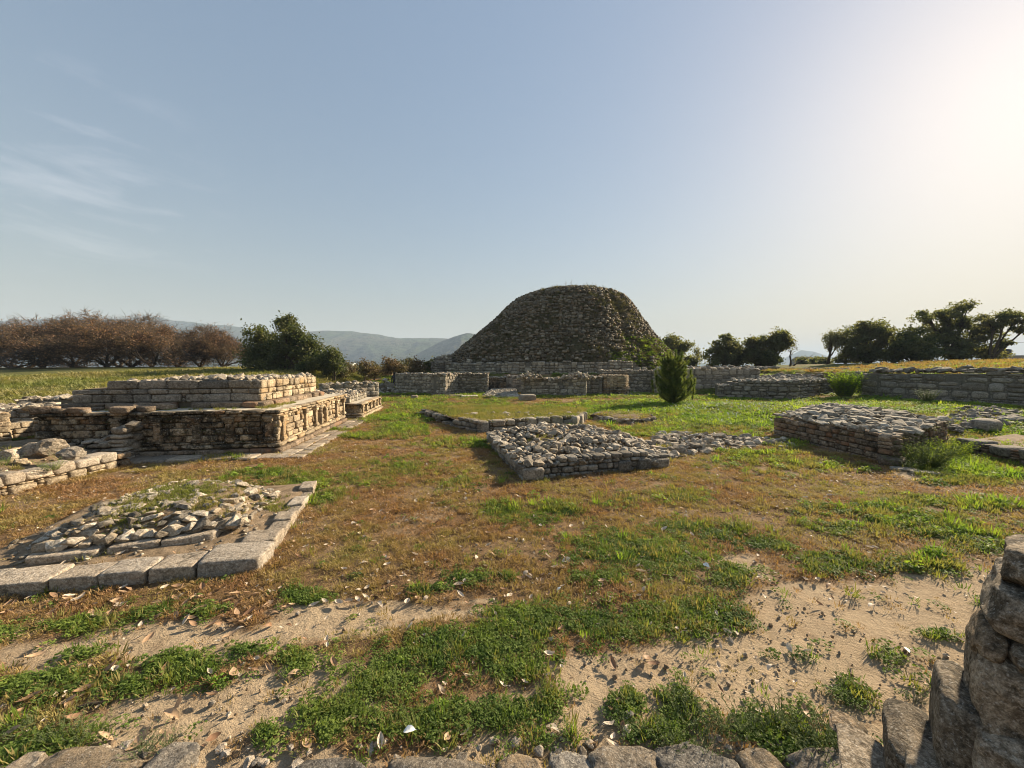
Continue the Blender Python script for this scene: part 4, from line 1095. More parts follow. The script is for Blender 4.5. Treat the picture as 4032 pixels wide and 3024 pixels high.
for i in range(10):
    q_ = ta.lerp(tb, i / 9) + Vector((tw.rng.uniform(-.05, .05), .2)); w_ = tw.rng.uniform(.16, .3)
    tw.box('rock', (q_.x, q_.y, .50 + .40 * i / 9), (w_ * 1.2, w_, w_ * .7), tw.rng.uniform(0, 3), M['slab'], 'stone', .3)
tw.finish()
# walls further back at the left edge
wall('side_wall', 'tall pale wall end cut off by the left edge of the picture', P(-190, 1745, .3), P(46, 1722, .3), lambda q_: 1.02, M['warm'], 0.8, z0=0.1, kind='blk', width=(.2, .4), course=(.14, .24), chips=.5, seed=84, rub=(.12, .24))
wall('side_wall', 'very low sunlit wall of small blocks behind the boulders at left', P(-60, 1722, .3), P(172, 1692, .3), 0.62, M['warm'], 0.5, z0=0.15, kind='ash', width=(.2, .36), course=(.12, .16), chips=.1, seed=85, rub=None)
wall('side_wall', 'dark stepped cornice wall running left from the big plinth', P(150, 1690, .3), P(420, 1685, .3), lambda q_: 0.86 + .1 * q_, M['warmdark'], 0.7, z0=0.1, kind='ash', width=(.3, .6), course=(.1, .18), chips=.3, seed=86, rub=(.12, .3), weeds=8)
wall('side_wall', 'long wall with bleached rubble top stretching to the left edge behind', PD(-500, 1600, 13.2), PD(130, 1600, 13.8), 0.80, M['greyd'], 1.6, kind='blk', seed=87, rub=(.14, .28), ends=(False, True))
wall('side_wall', 'pale rubble-topped wall between the field and the big plinth', PD(60, 1600, 15.4), PD(470, 1600, 16.6), 0.98, M['greyd'], 1.8, kind='blk', seed=88, rub=(.14, .28))

# ------------------------------------------------------------------ kerbed platform in the left foreground
POOL['kslab'] = [block(760 + i, 12, amp=0.03, power=14.0, chop=False) for i in range(8)]; LOWK['kslab'] = 'chip'
kc = xy(P(1030, 2252)); kl = xy(P(76, 2349)); kf = xy(P(1240, 1938))
kb = Masonry('kerbed_platform', (kc.x, kc.y, 0), 'low kerbed platform of cut slabs heaped with stones and grass, left foreground', 'platform', seed=91)
du = (kl - kc).normalized(); dn = Vector((-du.y, du.x)) if Vector((-du.y, du.x)).y < 0 else Vector((du.y, -du.x))
def kerb(a_, d_, inn, widths, dep, h, rotj=0.02):
    x = 0.0
    for i, w_ in enumerate(widths):
        dd = dep[i] if isinstance(dep, list) else dep
        hh = h[i] if isinstance(h, list) else h
        c_ = a_ + d_ * (x + w_ / 2) + inn * (dd / 2)
        rot = math.atan2(d_.y, d_.x)
        e_ = Euler((kb.rng.uniform(-.03, .03), kb.rng.uniform(-.03, .03), rot + kb.rng.uniform(-rotj, rotj)))
        kb.add('kslab', Matrix.Translation((c_.x, c_.y, hh / 2 - 0.04)) @ e_.to_matrix().to_4x4() @ Matrix.Diagonal((w_ - 0.02, dd, hh + 0.08, 1)), M['slab'], 'kerb_slab')
        x += w_
inn_f = Vector((-du.y, du.x)); inn_f = inn_f if inn_f.y > 0 else -inn_f
dk = (kf - kc).normalized(); inn_r = Vector((-dk.y, dk.x)); inn_r = inn_r if inn_r.x < 0 else -inn_r
kerb(kc, du, inn_f, [0.66, 0.44, 0.42, 0.44, 0.55, 0.6, 0.6], [0.46, 0.34, 0.30, 0.30, 0.34, 0.4, 0.4], [0.165, 0.15, 0.155, 0.14, 0.145, 0.13, 0.14], .035)
kerb(kc + dk * 0.48, dk, inn_r, [0.42, 0.32, 0.37, 0.30, 0.44, 0.36, 0.40], [0.40, 0.22, 0.25, 0.17, 0.22, 0.16, 0.24], [0.155, 0.12, 0.14, 0.09, 0.12, 0.07, 0.15], .07)
# earth bed within
m0 = kc + du * .1 + dk * .25; 
cor = [kc + du * .05 + inn_f * .3, kc + du * 3.2 + inn_f * .2, kc + du * 3.4 + dk * 3.0, kc + dk * 3.3 + inn_r * .1]
def kz(x, y):
    pz = [xy(p) for p in mound]
    return 0.07 + 0.27 * float(sstep(0.0, 0.55, edge_dist(x, y, pz))) * (1 if in_poly(x, y, pz) else 0) + 0.03 * float(vnoise(x * 5, y * 5, 8))
mound = [xy(P(100, 2235, .05)), xy(P(560, 2165, .05)), xy(P(960, 2110, .05)), xy(P(1105, 1945, .05)), xy(P(840, 1918, .05)), xy(P(560, 1965, .05)), xy(P(300, 2070, .05)), xy(P(120, 2160, .05))]
V_ = []; nn = 34
for j in range(nn + 1):
    for i in range(nn + 1):
        a_ = cor[0].lerp(cor[1], i / nn); b_ = cor[3].lerp(cor[2], i / nn); q_ = a_.lerp(b_, j / nn)
        V_.append((q_.x, q_.y, kz(q_.x, q_.y) if 0 < i < nn and 0 < j < nn else 0.0))
mesh_obj('earth_fill', V_, [(j * (nn + 1) + i, (j + 1) * (nn + 1) + i, (j + 1) * (nn + 1) + i + 1, j * (nn + 1) + i + 1) for j in range(nn) for i in range(nn)], M['soil'], kb.e, True)
cen = sum(mound, Vector((0, 0))) / len(mound)
def kcov(x, y):
    e_ = edge_dist(x, y, mound); gfr = float(fbm(x * 1.1, y * 1.1, 52, 3))
    fr = 1.0 if (y < 5.4 - 0.25 * (x + 4.2)) else 0.45
    return (0.95 if e_ < 0.42 else 0.6 * (gfr > 0.42)) * (1.0 if e_ < .4 else fr)
kb.rubble(mound, kz, (0.08, 0.165), M['rubble'], kcov, kind='rock', tilt=0.45, sink=0.4, aniso=1.5, sq=(.42, .7))
# the row of larger stones along the near edge, on a flat slab
for i in range(17):
    q_ = mound[0].lerp(mound[2], (i + .5) / 17) + Vector((0, 0.10)); w_ = kb.rng.uniform(.14, .22)
    e_ = Euler((kb.rng.gauss(0, .25), kb.rng.gauss(0, .25), kb.rng.uniform(0, 3)))
    kb.add('rock', Matrix.Translation((q_.x, q_.y, .22)) @ e_.to_matrix().to_4x4() @ Matrix.Diagonal((w_ * 1.25, w_, w_ * .8, 1)), M['rubble'], 'stone')
q_ = mound[0].lerp(mound[2], .2)
for tt, ww in ((.16, .62), (.45, .5), (.72, .55)):
    q_ = mound[0].lerp(mound[2], tt)
    kb.box('ash', (q_.x, q_.y + .06, 0.115), (ww, 0.28, 0.12), math.atan2((mound[2] - mound[0]).y, (mound[2] - mound[0]).x), M['slab'], 'edge_slab', 0.04)
for (gx_, gy_, sx_, sy_, n_) in ((760, 1965, 130, 22, 240), (640, 2000, 90, 24, 200), (780, 2020, 60, 16, 120), (560, 2040, 60, 20, 110), (480, 2090, 50, 20, 70), (1080, 1960, 40, 14, 60), (330, 2150, 60, 10, 30), (950, 2190, 60, 12, 25)):
    for i in range(n_):
        q_ = xy(P(kb.rng.gauss(gx_, sx_), kb.rng.gauss(gy_, sy_), .2))
        if in_poly(q_.x, q_.y, cor): WEEDS.append((q_.x, q_.y, kz(q_.x, q_.y) - .01, 'grass' if kb.rng.random() < .7 else 'mat', kb.rng.uniform(.5, 1.0)))
for i in range(170):
    q_ = xy(P(kb.rng.uniform(30, 1200), kb.rng.uniform(1950, 2300), .1))
    if in_poly(q_.x, q_.y, cor):
        w_ = kb.rng.uniform(.025, .075); kb.box('rock', (q_.x, q_.y, kz(q_.x, q_.y) + w_ * .2), (w_ * 1.3, w_, w_ * .7), kb.rng.uniform(0, 3), M['rubble'], 'pebble', .4)
for i in range(600):
    q_ = xy(P(kb.rng.uniform(30, 1200), kb.rng.uniform(1950, 2300), .1))
    if in_poly(q_.x, q_.y, cor): WEEDS.append((q_.x, q_.y, kz(q_.x, q_.y) - .01, 'dry', kb.rng.uniform(.4, .9)))
for i in range(0):
    q_ = cen + Vector((kb.rng.gauss(0, .75), kb.rng.gauss(0, .6)))
    if in_poly(q_.x, q_.y, mound) and float(fbm(q_.x * 1.1, q_.y * 1.1, 52, 3)) < 0.52: WEEDS.append((q_.x, q_.y, kz(q_.x, q_.y) - .01, 'grass' if kb.rng.random() < .6 else 'lush', kb.rng.uniform(.4, .8)))
kb.finish(300)
# ------------------------------------------------------------------ rubble platform in the middle
ea, eb, ef = xy(P(2055, 1893)), xy(P(2640, 1838)), xy(P(1913, 1742))
eg = xy(P(2560, 1715, .2)); eh = xy(P(2130, 1672, .3))
mp = Masonry('rubble_platform', (ea.x, ea.y, 0), 'square platform heaped with pale rubble in the middle of the court', 'platform', seed=101)
zt_e = lambda q_: 0.27 + 0.12 * math.sin(q_ * 3) + 0.02
mp.face(ea, eb, -0.05, zt_e, M['greyd'], (0.08, 0.16), (0.12, 0.28), 0.26, 'blk', chips=0.4, name='block', jit=0.02)
mp.face(ef, ea, -0.05, lambda q_: 0.34 - .06 * q_, M['greyd'], (0.1, 0.18), (0.2, 0.4), 0.26, 'ash', chips=0.3, name='block', jit=0.02)
top_e = [ea, eb, eb.lerp(eg, .6), eg, eh, ef]
def ez(x, y):
    e_ = edge_dist(x, y, top_e)
    return 0.24 + 0.22 * float(sstep(0.1, 1.2, e_)) - 0.25 * float(sstep(2.2, 4.2, x)) + 0.08 * float(fbm(x * 1.4, y * 1.4, 61, 3))
ce = sum(top_e, Vector((0, 0))) / len(top_e)
V_ = []; F_ = []; npl = 48; outl = []
for i in range(npl):
    s1 = i / npl * len(top_e); k_ = int(s1); outl.append(top_e[k_].lerp(top_e[(k_ + 1) % len(top_e)], s1 - k_))
for j in range(9):
    for p_ in outl:
        q_ = ce + (p_ - ce) * (1 - j / 8.0) * 0.985; V_.append((q_.x, q_.y, (ez(q_.x, q_.y) - 0.05) if j else -0.02))
F_ = [(j * npl + i, j * npl + (i + 1) % npl, (j + 1) * npl + (i + 1) % npl, (j + 1) * npl + i) for j in range(8) for i in range(npl)]
mesh_obj('earth_bed', V_, F_, M['soil'], mp.e, True)
bald = lambda x, y: 0.25 if (Vector((x, y)) - Vector((0.9, 9.7))).length < 0.55 else (0.97 if y < 10.6 else 0.7)
mp.rubble(top_e, ez, (0.10, 0.21), M['rubble'], bald, tilt=0.5, sink=0.4, aniso=1.45, sq=(.5, .9))
q_ = ea + (eb - ea).normalized() * .22 + Vector((0, .06))
mp.box('blk', (q_.x, q_.y, .12), (.42, .34, .26), .25, M['slab'], 'corner_stone', .05)
for tt, w_, h_ in ((.66, .32, .24), (.8, .3, .26), (.93, .36, .22)):
    q_ = ea.lerp(eb, tt) + Vector((-.02, .05)); mp.box('blk', (q_.x, q_.y, h_ / 2), (w_, .28, h_), .3, M['greyd'], 'block', .04)
for i in range(120):
    q_ = Vector((0.9, 9.9)) + Vector((mp.rng.gauss(0, .5), mp.rng.gauss(0, .35))); WEEDS.append((q_.x, q_.y, ez(q_.x, q_.y) - .03, 'grass', mp.rng.uniform(.35, .7)))
for i in range(60):
    q_ = Vector((2.9, 10.0)) + Vector((mp.rng.gauss(0, .6), mp.rng.gauss(0, .4))); WEEDS.append((q_.x, q_.y, ez(q_.x, q_.y) - .03, 'dry', mp.rng.uniform(.5, .9)))
mp.finish(300)
# rubble spilling right from it
sp = [xy(P(2600, 1812)), xy(P(2760, 1790)), xy(P(3010, 1762)), xy(P(3140, 1770)), xy(P(3120, 1738)), xy(P(2930, 1722)), xy(P(2700, 1708)), xy(P(2560, 1710))]
rb, rz = bank('rubble_spill', 'low spill of loose stones between the rubble platform and the right plinth', sp, 0.16, (0.1, 0.24), 'rubble', 103, 'soil', lambda x, y: 0.9 if float(fbm(x * 1.2, y * 1.2, 6, 3)) > .42 else .35)
rb.finish(300)
# ------------------------------------------------------------------ grassy enclosure edged with blocks, behind the platform
f0, f1 = xy(P(1893, 1706)), xy(P(2262, 1676)); fl1, fl2 = xy(P(1778, 1682)), xy(P(1640, 1632))
fe = Masonry('grassy_enclosure', (f0.x, f0.y, 0), 'grass-topped enclosure edged with rough upright blocks behind the rubble platform', 'enclosure', seed=111)
fe.face(f0, f1, -0.05, 0.42, M['grey'], (0.34, 0.44), (0.24, 0.46), 0.36, 'blk', chips=0.4, name='edge_block', jit=0.06, ragged=.1)
fe.face(fl1, f0, -0.05, 0.42, M['greyd'], (0.16, 0.24), (0.2, 0.36), 0.3, 'blk', chips=0.3, name='edge_block', jit=0.05, ragged=.15)
fe.face(fl2, fl1 + (fl1 - fl2) * -.02, -0.05, lambda q_: .22 + .1 * q_, M['greyd'], (0.12, 0.2), (0.18, 0.32), 0.34, 'rnd', chips=0.3, name='edge_block', jit=0.08, ragged=.3)
fp = [f0 + Vector((.05, .1)), f1 + Vector((.1, .1)), f1 + Vector((1.2, 3.0)), fl2 + Vector((2.5, 1.4)), fl2 + Vector((.3, .2)), fl1 + Vector((.1, .1))]
def fz(x, y): return 0.27 * float(sstep(-.05, .35, edge_dist(x, y, fp))) if y > 16 else .27
V_ = []; cf = sum(fp, Vector((0, 0))) / len(fp); npl = 42; outl = []
for i in range(npl):
    s1 = i / npl * len(fp); k_ = int(s1); outl.append(fp[k_].lerp(fp[(k_ + 1) % len(fp)], s1 - k_))
for j in range(8):
    for p_ in outl:
        q_ = cf + (p_ - cf) * (1 - j / 7.0); V_.append((q_.x, q_.y, (.32 + .04 * float(fbm(q_.x, q_.y, 5, 3))) if j else (.28 if p_.y < 16 else -.05)))
mesh_obj('grass_fill', V_, [(j * npl + i, j * npl + (i + 1) % npl, (j + 1) * npl + (i + 1) % npl, (j + 1) * npl + i) for j in range(7) for i in range(npl)], M['soil'], fe.e, True)
for i in range(3000):
    q_ = Vector((fe.rng.uniform(-4.5, 3.5), fe.rng.uniform(13.4, 19)))
    if in_poly(q_.x, q_.y, fp): WEEDS.append((q_.x, q_.y, .345, 'grass' if fe.rng.random() < .8 else 'dry', fe.rng.uniform(1.2, 2.2)))
for k_, (dx_, dy_, w_) in enumerate(((.0, .12, .42), (.22, .4, .4), (.3, .75, .36), (.42, 1.1, .36), (.55, 1.5, .34))):
    fe.box('blk', (f1.x + dx_, f1.y + dy_, .16), (w_, .4, .42), .9 + .3 * k_, M['grey'], 'edge_block', .1)
for i in range(30):
    q_ = fl1.lerp(f1, fe.rng.random()) + Vector((fe.rng.uniform(0, .5), fe.rng.uniform(.2, 1.2))); w_ = fe.rng.uniform(.1, .26)
    fe.box('rock', (q_.x, q_.y, .37), (w_ * 1.3, w_, w_ * .7), fe.rng.uniform(0, 3), M['rubble'], 'stone', .3)
fe.finish(300)
# ring-shaped mound
rc = xy(P(2458, 1652)); rm = Masonry('ring_mound', (rc.x, rc.y, 0), 'small round mound ringed with stones in the lush grass', 'mound', seed=115)
V_ = [(rc.x + math.sin(a_) * r_, rc.y + math.cos(a_) * r_, z_) for r_, z_ in ((1.5, -.03), (1.2, .14), (.85, .24), (.4, .27), (.02, .26)) for a_ in [2 * math.pi * i / 30 for i in range(30)]]
mesh_obj('earth_mound', V_, [(j * 30 + (i + 1) % 30, j * 30 + i, (j + 1) * 30 + i, (j + 1) * 30 + (i + 1) % 30) for j in range(4) for i in range(30)], M['soil'], rm.e, True)
for i in range(60):
    a_ = rm.rng.uniform(0, 6.28); r_ = rm.rng.uniform(1.0, 1.35); w_ = rm.rng.uniform(.12, .34)
    rm.box('rock', (rc.x + math.sin(a_) * r_, rc.y + math.cos(a_) * r_, .1 + rm.rng.uniform(0, .06)), (w_ * 1.4, w_, w_ * .6), rm.rng.uniform(0, 3), M['greyd'], 'stone', .25)
for i in range(260):
    a_ = rm.rng.uniform(0, 6.28); r_ = rm.rng.uniform(0, 1.2); WEEDS.append((rc.x + math.sin(a_) * r_, rc.y + math.cos(a_) * r_, .215, 'dry' if i % 3 else 'grass', rm.rng.uniform(1.3, 2.4)))
rm.finish()

# ------------------------------------------------------------------ square plinth on the right
g0, gl, gr = xy(P(3510, 1832)), xy(P(3045, 1714)), xy(PD(3735, 1740, 11.5))
gb = gl + (gr - g0) * 1.1 + Vector((0.5, 1.2))
gp = Masonry('square_plinth', (g0.x, g0.y, 0), 'square plinth of brown brick-like blocks with a rubble crown on the right', 'plinth', seed=121)
zg = lambda q_: 0.60 + 0.1 * q_
gp.face(gl, g0, -0.05, zg, M['brown'], (0.11, 0.17), (0.16, 0.32), 0.26, 'ash', chips=0.3, name='block', jit=0.015)
gp.face(g0, gr, -0.05, 0.70, M['brown'], (0.11, 0.17), (0.14, 0.3), 0.26, 'ash', chips=0.3, name='block', jit=0.02)
gp.core([gl + Vector((.1, 0)), g0 + Vector((.08, .2)), gr + Vector((-.1, .1)), gb], -.05, [.55, .64, .64, .6], M['core'], inset=0)
q_ = g0 + Vector((0.02, .02)); gp.box('blk', (q_.x, q_.y, .09), (.5, .42, .2), .6, M['brown'], 'foot_block', .05)
gtop = [gl, g0, gr, gb]
def gzt(x, y): return 0.68 + 0.18 * float(sstep(0.0, 1.6, edge_dist(x, y, gtop)))
V_ = []; cg = sum(gtop, Vector((0, 0))) / 4; npl = 40; outl = []
for i in range(npl):
    s1 = i / npl * 4; k_ = int(s1); outl.append(gtop[k_].lerp(gtop[(k_ + 1) % 4], s1 - k_))
for j in range(8):
    for p_ in outl:
        q_ = cg + (p_ - cg) * (1 - j / 7.0) * .97; V_.append((q_.x, q_.y, gzt(q_.x, q_.y) - .04 if j else .5))
mesh_obj('earth_bed', V_, [(j * npl + i, j * npl + (i + 1) % npl, (j + 1) * npl + (i + 1) % npl, (j + 1) * npl + i) for j in range(7) for i in range(npl)], M['soil'], gp.e, True)
gp.rubble(gtop, gzt, (0.16, 0.30), M['grey'], lambda x, y: .95 if edge_dist(x, y, gtop) < 1.4 else .6, tilt=.35, sink=.38, aniso=1.7, sq=(.35, .6))
for i in range(40):
    q_ = gl.lerp(g0, gp.rng.random()); WEEDS.append((q_.x + .04, q_.y, gp.rng.uniform(.5, .66), 'moss', gp.rng.uniform(.3, .7)))
    q_ = g0.lerp(gr, gp.rng.random()); WEEDS.append((q_.x, q_.y - .03, gp.rng.uniform(.2, .66), 'moss', gp.rng.uniform(.5, .9)))
for i in range(160):
    q_ = gb.lerp(gr, gp.rng.random()) + Vector((gp.rng.uniform(-1.5, .2), gp.rng.uniform(-1.2, .4)))
    if in_poly(q_.x, q_.y, gtop): WEEDS.append((q_.x, q_.y, gzt(q_.x, q_.y), 'grass', gp.rng.uniform(.4, .8)))
gp.finish(300)
# low ruins at the right edge
h0, h1 = xy(P(3772, 1777)), xy(P(4060, 1842)); hd = (h1 - h0).normalized()
hw = Masonry('boulder_wall', (h0.x, h0.y, 0), 'low wall of three big dark boulders packed with chips at the right edge', 'wall', seed=131)
hw.face(h0, h1 + hd * 2.5, -.05, .13, M['brown'], (.08, .1), (.2, .4), .3, 'ash', chips=.3, name='block')
x_ = 0.0
for w_, h_ in ((.62, .26), (.5, .24), (.55, .26), (.6, .25), (.5, .3), (.6, .3), (.6, .3)):
    c_ = h0 + hd * (x_ + w_ / 2) + Vector((.2, 0)); hw.box('blk', (c_.x, c_.y, .12 + h_ / 2), (w_, .5, h_), math.atan2(hd.y, hd.x), M['greyd'], 'boulder', .06)
    x_ += w_
    for q2 in range(4):
        c_ = h0 + hd * (x_ + .09) + Vector((.12, 0)); hw.chip((c_.x, c_.y, .14 + q2 * .055), (.17, .3, .05), math.atan2(hd.y, hd.x), M['brown'])
    x_ += .2
he = h1 + hd * 2.5
hw.core([h0 + Vector((.1, 0)), he + Vector((.1, 0)), he + Vector((1.6, .3)), h0 + Vector((2.6, .8))], -.05, [.28, .28, .34, .34], M['soil'], 'earth_fill', 0)
for i in range(200):
    q_ = h0.lerp(he, hw.rng.random()) + Vector((hw.rng.uniform(.4, 2), hw.rng.uniform(0, .5))); WEEDS.append((q_.x, q_.y, .3, 'grass' if i % 3 else 'lush', hw.rng.uniform(.5, .9)))
hw.finish()
r2, _ = bank('rubble_bank', 'dark overgrown rubble bank between the square plinth and the right edge', [P(3735, 1725), P(3900, 1715), P(4020, 1690), P(4030, 1640), P(3850, 1618), P(3745, 1640)], .42, (.14, .34), 'greyd', 133, 'soil', .75)
r2.finish(300)
boulder('lone dark boulder with a sunlit top on the rubble bank at right', 3915, 1702, .75, .6, .45, 'greyd', 1, .12, .2, 'rnd')
boulder('pale flat stone lying in the grass at the far right edge', 4005, 1655, .8, .5, .16, 'grey', 6, .3, .2, 'big')
loose('stone_slab', 'thin dark slab lying on bare earth before the square plinth', 'slab', 3640, 1868, (.5, .2, .07), 'grey', 'ash', -.35, seed=7)
loose('stone_slab', 'pale flat slab half buried below the bush by the square plinth', 'slab', 3560, 1852, (.45, .25, .06), 'grey', 'ash', -.2, seed=8)

# ------------------------------------------------------------------ long walls on the right
i0, i1 = xy(P(3388, 1560, .2)), xy(P(4032, 1602, .2)); idr = (i1 - i0).normalized()
wl_ = wall('terrace_wall', 'long dark wall of big rounded stones running off the right edge', i0, i1 + idr * 5, lambda q_: 1.86 + .22 * q_, M['greyd'], 1.2, z0=0.05, kind='rnd', width=(.45, .85), course=(.36, .5), chips=.75, rub=None, seed=141, finish=False, depth=.4, ends=(True, False))
wl_.rubble([i0 + Vector((.1, 0)), i1 + idr * 5, i1 + idr * 5 + Vector((1.4, 0)), i0 + Vector((1.4, .3))], lambda x, y: 1.90 + .05 * (30 - y) * .4, (.25, .5), M['greyd'], .7, tilt=.3)
wl_.finish(300)
j0, j1, j2 = xy(P(2824, 1568)), xy(P(3142, 1578)), xy(P(3300, 1556))
jm = Masonry('chapel_wall', (j1.x, j1.y, 0), 'stepped grey corner wall standing right of the young pine', 'wall', seed=143)
jst = lambda q_: 0.95 if q_ < .2 else (1.22 if q_ < .28 else 1.30)
jm.face(j0, j1, -.05, jst, M['greyd'], (.2, .36), (.24, .5), .3, 'blk', chips=.6, name='block')
jm.face(j1, j2, -.05, 1.34, M['greyd'], (.17, .28), (.25, .45), .3, 'rnd', chips=.5, name='block')
jm.core([j0 + Vector((.1, .12)), j0.lerp(j1, .2) + Vector((.1, .12)), j0.lerp(j1, .2) + Vector((1.0, 2)), j0 + Vector((1.0, 2.2))], -.05, .9, M['coreg'], inset=0)
jm.core([j0.lerp(j1, .2) + Vector((.1, .12)), j1 + Vector((0, .15)), j2 + Vector((-.2, .1)), j2 + Vector((-2, 2)), j0.lerp(j1, .2) + Vector((1.2, 3))], -.05, [1.16, 1.24, 1.28, 1.28, 1.16], M['coreg'], inset=0)
jm.rubble([j0.lerp(j1, .22), j1, j2, j2 + Vector((-2, 2)), j0.lerp(j1, .22) + Vector((1, 2))], lambda x, y: 1.26, (.18, .34), M['grey'], .9, tilt=.3)
jm.rubble([j0, j0.lerp(j1, .2), j0.lerp(j1, .2) + Vector((1, 2)), j0 + Vector((1, 2))], lambda x, y: .9, (.18, .3), M['grey'], .9, tilt=.3)
jm.finish(300)
wall('ring_wall', 'pale high wall of big squared stones behind the young pine', PD(2590, 1550, 32.5), PD(2992, 1550, 33.5), 2.12, M['grey'], 1.1, kind='blk', width=(.4, .75), course=(.28, .48), chips=.6, seed=145, rub=(.2, .4))
r3, _ = bank('rubble_bank', 'sloping rubble where the pale high wall ends, right of the pine', [PD(2985, 1500, 33.2), PD(3100, 1500, 32.5), PD(3260, 1500, 33), PD(3280, 1500, 37), PD(2990, 1500, 36)], .45, (.25, .5), 'greyd', 147, 'coreg', .9, z0=1.3)
r3.finish(300)
# faint lines of walls further off
for k, (xa, xb, ya, yb, za, hh, lb) in enumerate((
    (2600, 3070, 40, 41, 1.5, .75, 'farther low grey wall just above the pale high wall'),
    (3050, 3330, 46, 48, 1.5, .55, 'low grey ruin line under the pale leafless tree at right'),
    (3180, 3560, 38, 40, 1.5, .55, 'low grey ruin line left of the dark tree group'))):
    wall('ruin_wall', lb, PD(xa, 1440, ya), PD(xb, 1440, yb), za + hh, M['greyd'], 1.2, z0=za - .3, kind='rnd', width=(.35, .6), course=(.25, .4), chips=.2, seed=150 + k, rub=(.25, .45), rubmat=M['greyd'], ragged=.3)
for k, (px, py, dd, w_, lb) in enumerate(((3375, 1478, 30, 1.1, 'big dark boulder on the wall end above the round bush'), (3335, 1480, 30.5, .75, 'smaller dark boulder left of the big one on the wall end'),
    (3470, 1462, 29, 1.0, 'flat grey block on the terrace above the long dark wall'), (3715, 1462, 27, .9, 'rounded boulder on the ochre terrace, left of a pair'), (3800, 1452, 27, 1.1, 'rounded boulder on the ochre terrace, right of a pair'), (3890, 1455, 26, .9, 'low boulder on the ochre terrace nearest the right edge'))):
    q_ = PD(px, py, dd)
    o = bpy.data.objects.new('boulder', pool_mesh('big', k, M['greyd'])); o.location = (q_.x, q_.y, max(gz(q_.x, q_.y) + .12, q_.z - .1)); o.scale = (w_, w_ * .7, w_ * .6); o.rotation_euler = (0, 0, k); link(o); tag(o, lb, 'boulder')

# ------------------------------------------------------------------ rough wall underfoot, along the lower edge
M['foot'] = stone_mat('foot_wall_stone', (0.10, 0.09, 0.078), (0.21, 0.19, 0.165), (0.36, 0.33, 0.28), 0.42, 0.3, (0.26, 0.19, 0.115), fs=2.2)
fw = Masonry('foot_wall', (0, 2.1, 0), 'row of rough grey stones half buried in sand along the lower edge', 'wall', seed=161)
POOL['slabby'] = [block(740 + i, 18, amp=0.095, power=4.6) for i in range(9)]; LOWK['slabby'] = 'blk'
for row, (y_, hs) in enumerate(((2.02, .068), (1.80, .06), (1.58, .06))):
    x_ = -3.4 + .13 * row
    while x_ < 2.25:
        w_ = fw.rng.choice((.16, .24, .34, .45, .55)) * fw.rng.uniform(.85, 1.15); dd = fw.rng.uniform(.2, .27); hh = hs * fw.rng.uniform(.75, 1.25)
        if fw.rng.random() > (.04 if row == 0 else .2):
            yy = y_ + fw.rng.uniform(-.04, .04) + .03 * math.sin(x_ * 2.1)
            e_ = Euler((fw.rng.uniform(-.08, .08), fw.rng.uniform(-.06, .06), fw.rng.uniform(-.15, .15)))
            fw.add('slabby', Matrix.Translation((x_ + w_ / 2, yy, hh * .5 - .052)) @ e_.to_matrix().to_4x4() @ Matrix.Diagonal((w_ * 1.12, dd, hh + .1, 1)), M['foot'])
        x_ += w_ + fw.rng.choice((0, 0, .02, .06))
for i in range(110):
    q_ = P(fw.rng.uniform(-200, 3500), fw.rng.uniform(2900, 3060), .02); w_ = fw.rng.uniform(.02, .07)
    fw.box('rock', (q_.x, q_.y, .012), (w_ * 1.3, w_, w_ * .7), fw.rng.uniform(0, 3), M['slab'], 'pebble', .3)
fw.finish(300)

# ------------------------------------------------------------------ rough wall end close at the right
POOL['nblk'] = [block(700 + i, 22, amp=0.06, power=7.0) for i in range(10)]; LOWK['nblk'] = 'blk'
POOL['nrnd'] = [block(720 + i, 18, amp=0.075, power=4.2) for i in range(8)]; LOWK['nrnd'] = 'blk'
nw = Masonry('near_wall', (2.3, 1.7, 0), 'close-up rough wall end of big brown stones at the lower right corner', 'wall', seed=171)
def near_stone(x0, x1, y0, y1, dist, th, kind='big', tilt=0.0, yaw=0.0, seed=None, grow=1.0, top=False):
    # a stone at a given ground distance, its side turned along the line of the wall end
    a0, a1 = math.atan((x0 - CX) / FPX), math.atan((x1 - CX) / FPX); am = (a0 + a1) / 2; xm = CX + FPX * math.tan(am)
    def zat(py, more):
        d = ray(xm, py); return EYE + d.z / math.hypot(d.x, d.y) * (dist + more)
    grow *= .84 if kind == 'big' else 1.0
    sx = 2 * dist * math.tan((a1 - a0) / 2) * grow; zt_ = zat(y0, th * .8 if top else 0.0); zb_ = zat(y1, 0)
    sz = (zt_ - zb_) * grow; zc = (zt_ + zb_) / 2
    rr = dist + th * .5
    nw.items.append((kind, seed if seed is not None else nw.rng.randrange(100), Matrix.Translation((math.sin(am) * rr, math.cos(am) * rr, zc)) @ Euler((0.0, tilt, -am + yaw)).to_matrix().to_4x4() @ Matrix.Diagonal((sx * 1.08, th, sz * 1.04, 1)), M['near'], 'stone', nw.e))
near_stone(3990, 4555, 2165, 2420, 2.45, .40, 'nblk', .05, .1, 2, top=True)
near_stone(3935, 4475, 2395, 2620, 2.40, .45, 'nblk', .16, .12, 5)
near_stone(3877, 4027, 2530, 2660, 2.38, .34, 'nrnd', .35, .1, 3)
near_stone(4017, 4255, 2617, 2730, 2.36, .34, 'nrnd', .1, .1, 6)
near_stone(3877, 4255, 2665, 3050, 2.34, .45, 'nblk', .08, .1, 7)
near_stone(4235, 4755, 2605, 3050, 2.40, .45, 'nblk', .0, .1, 9)
near_stone(3793, 3895, 2720, 2850, 2.62, .25, 'big', 0, 0, 4, top=True)
near_stone(3735, 3960, 2835, 3180, 2.34, .45, 'nblk', .0, .1, 1)
near_stone(3545, 3825, 2840, 3220, 2.30, .45, 'nblk', .04, .1, 3, top=True)
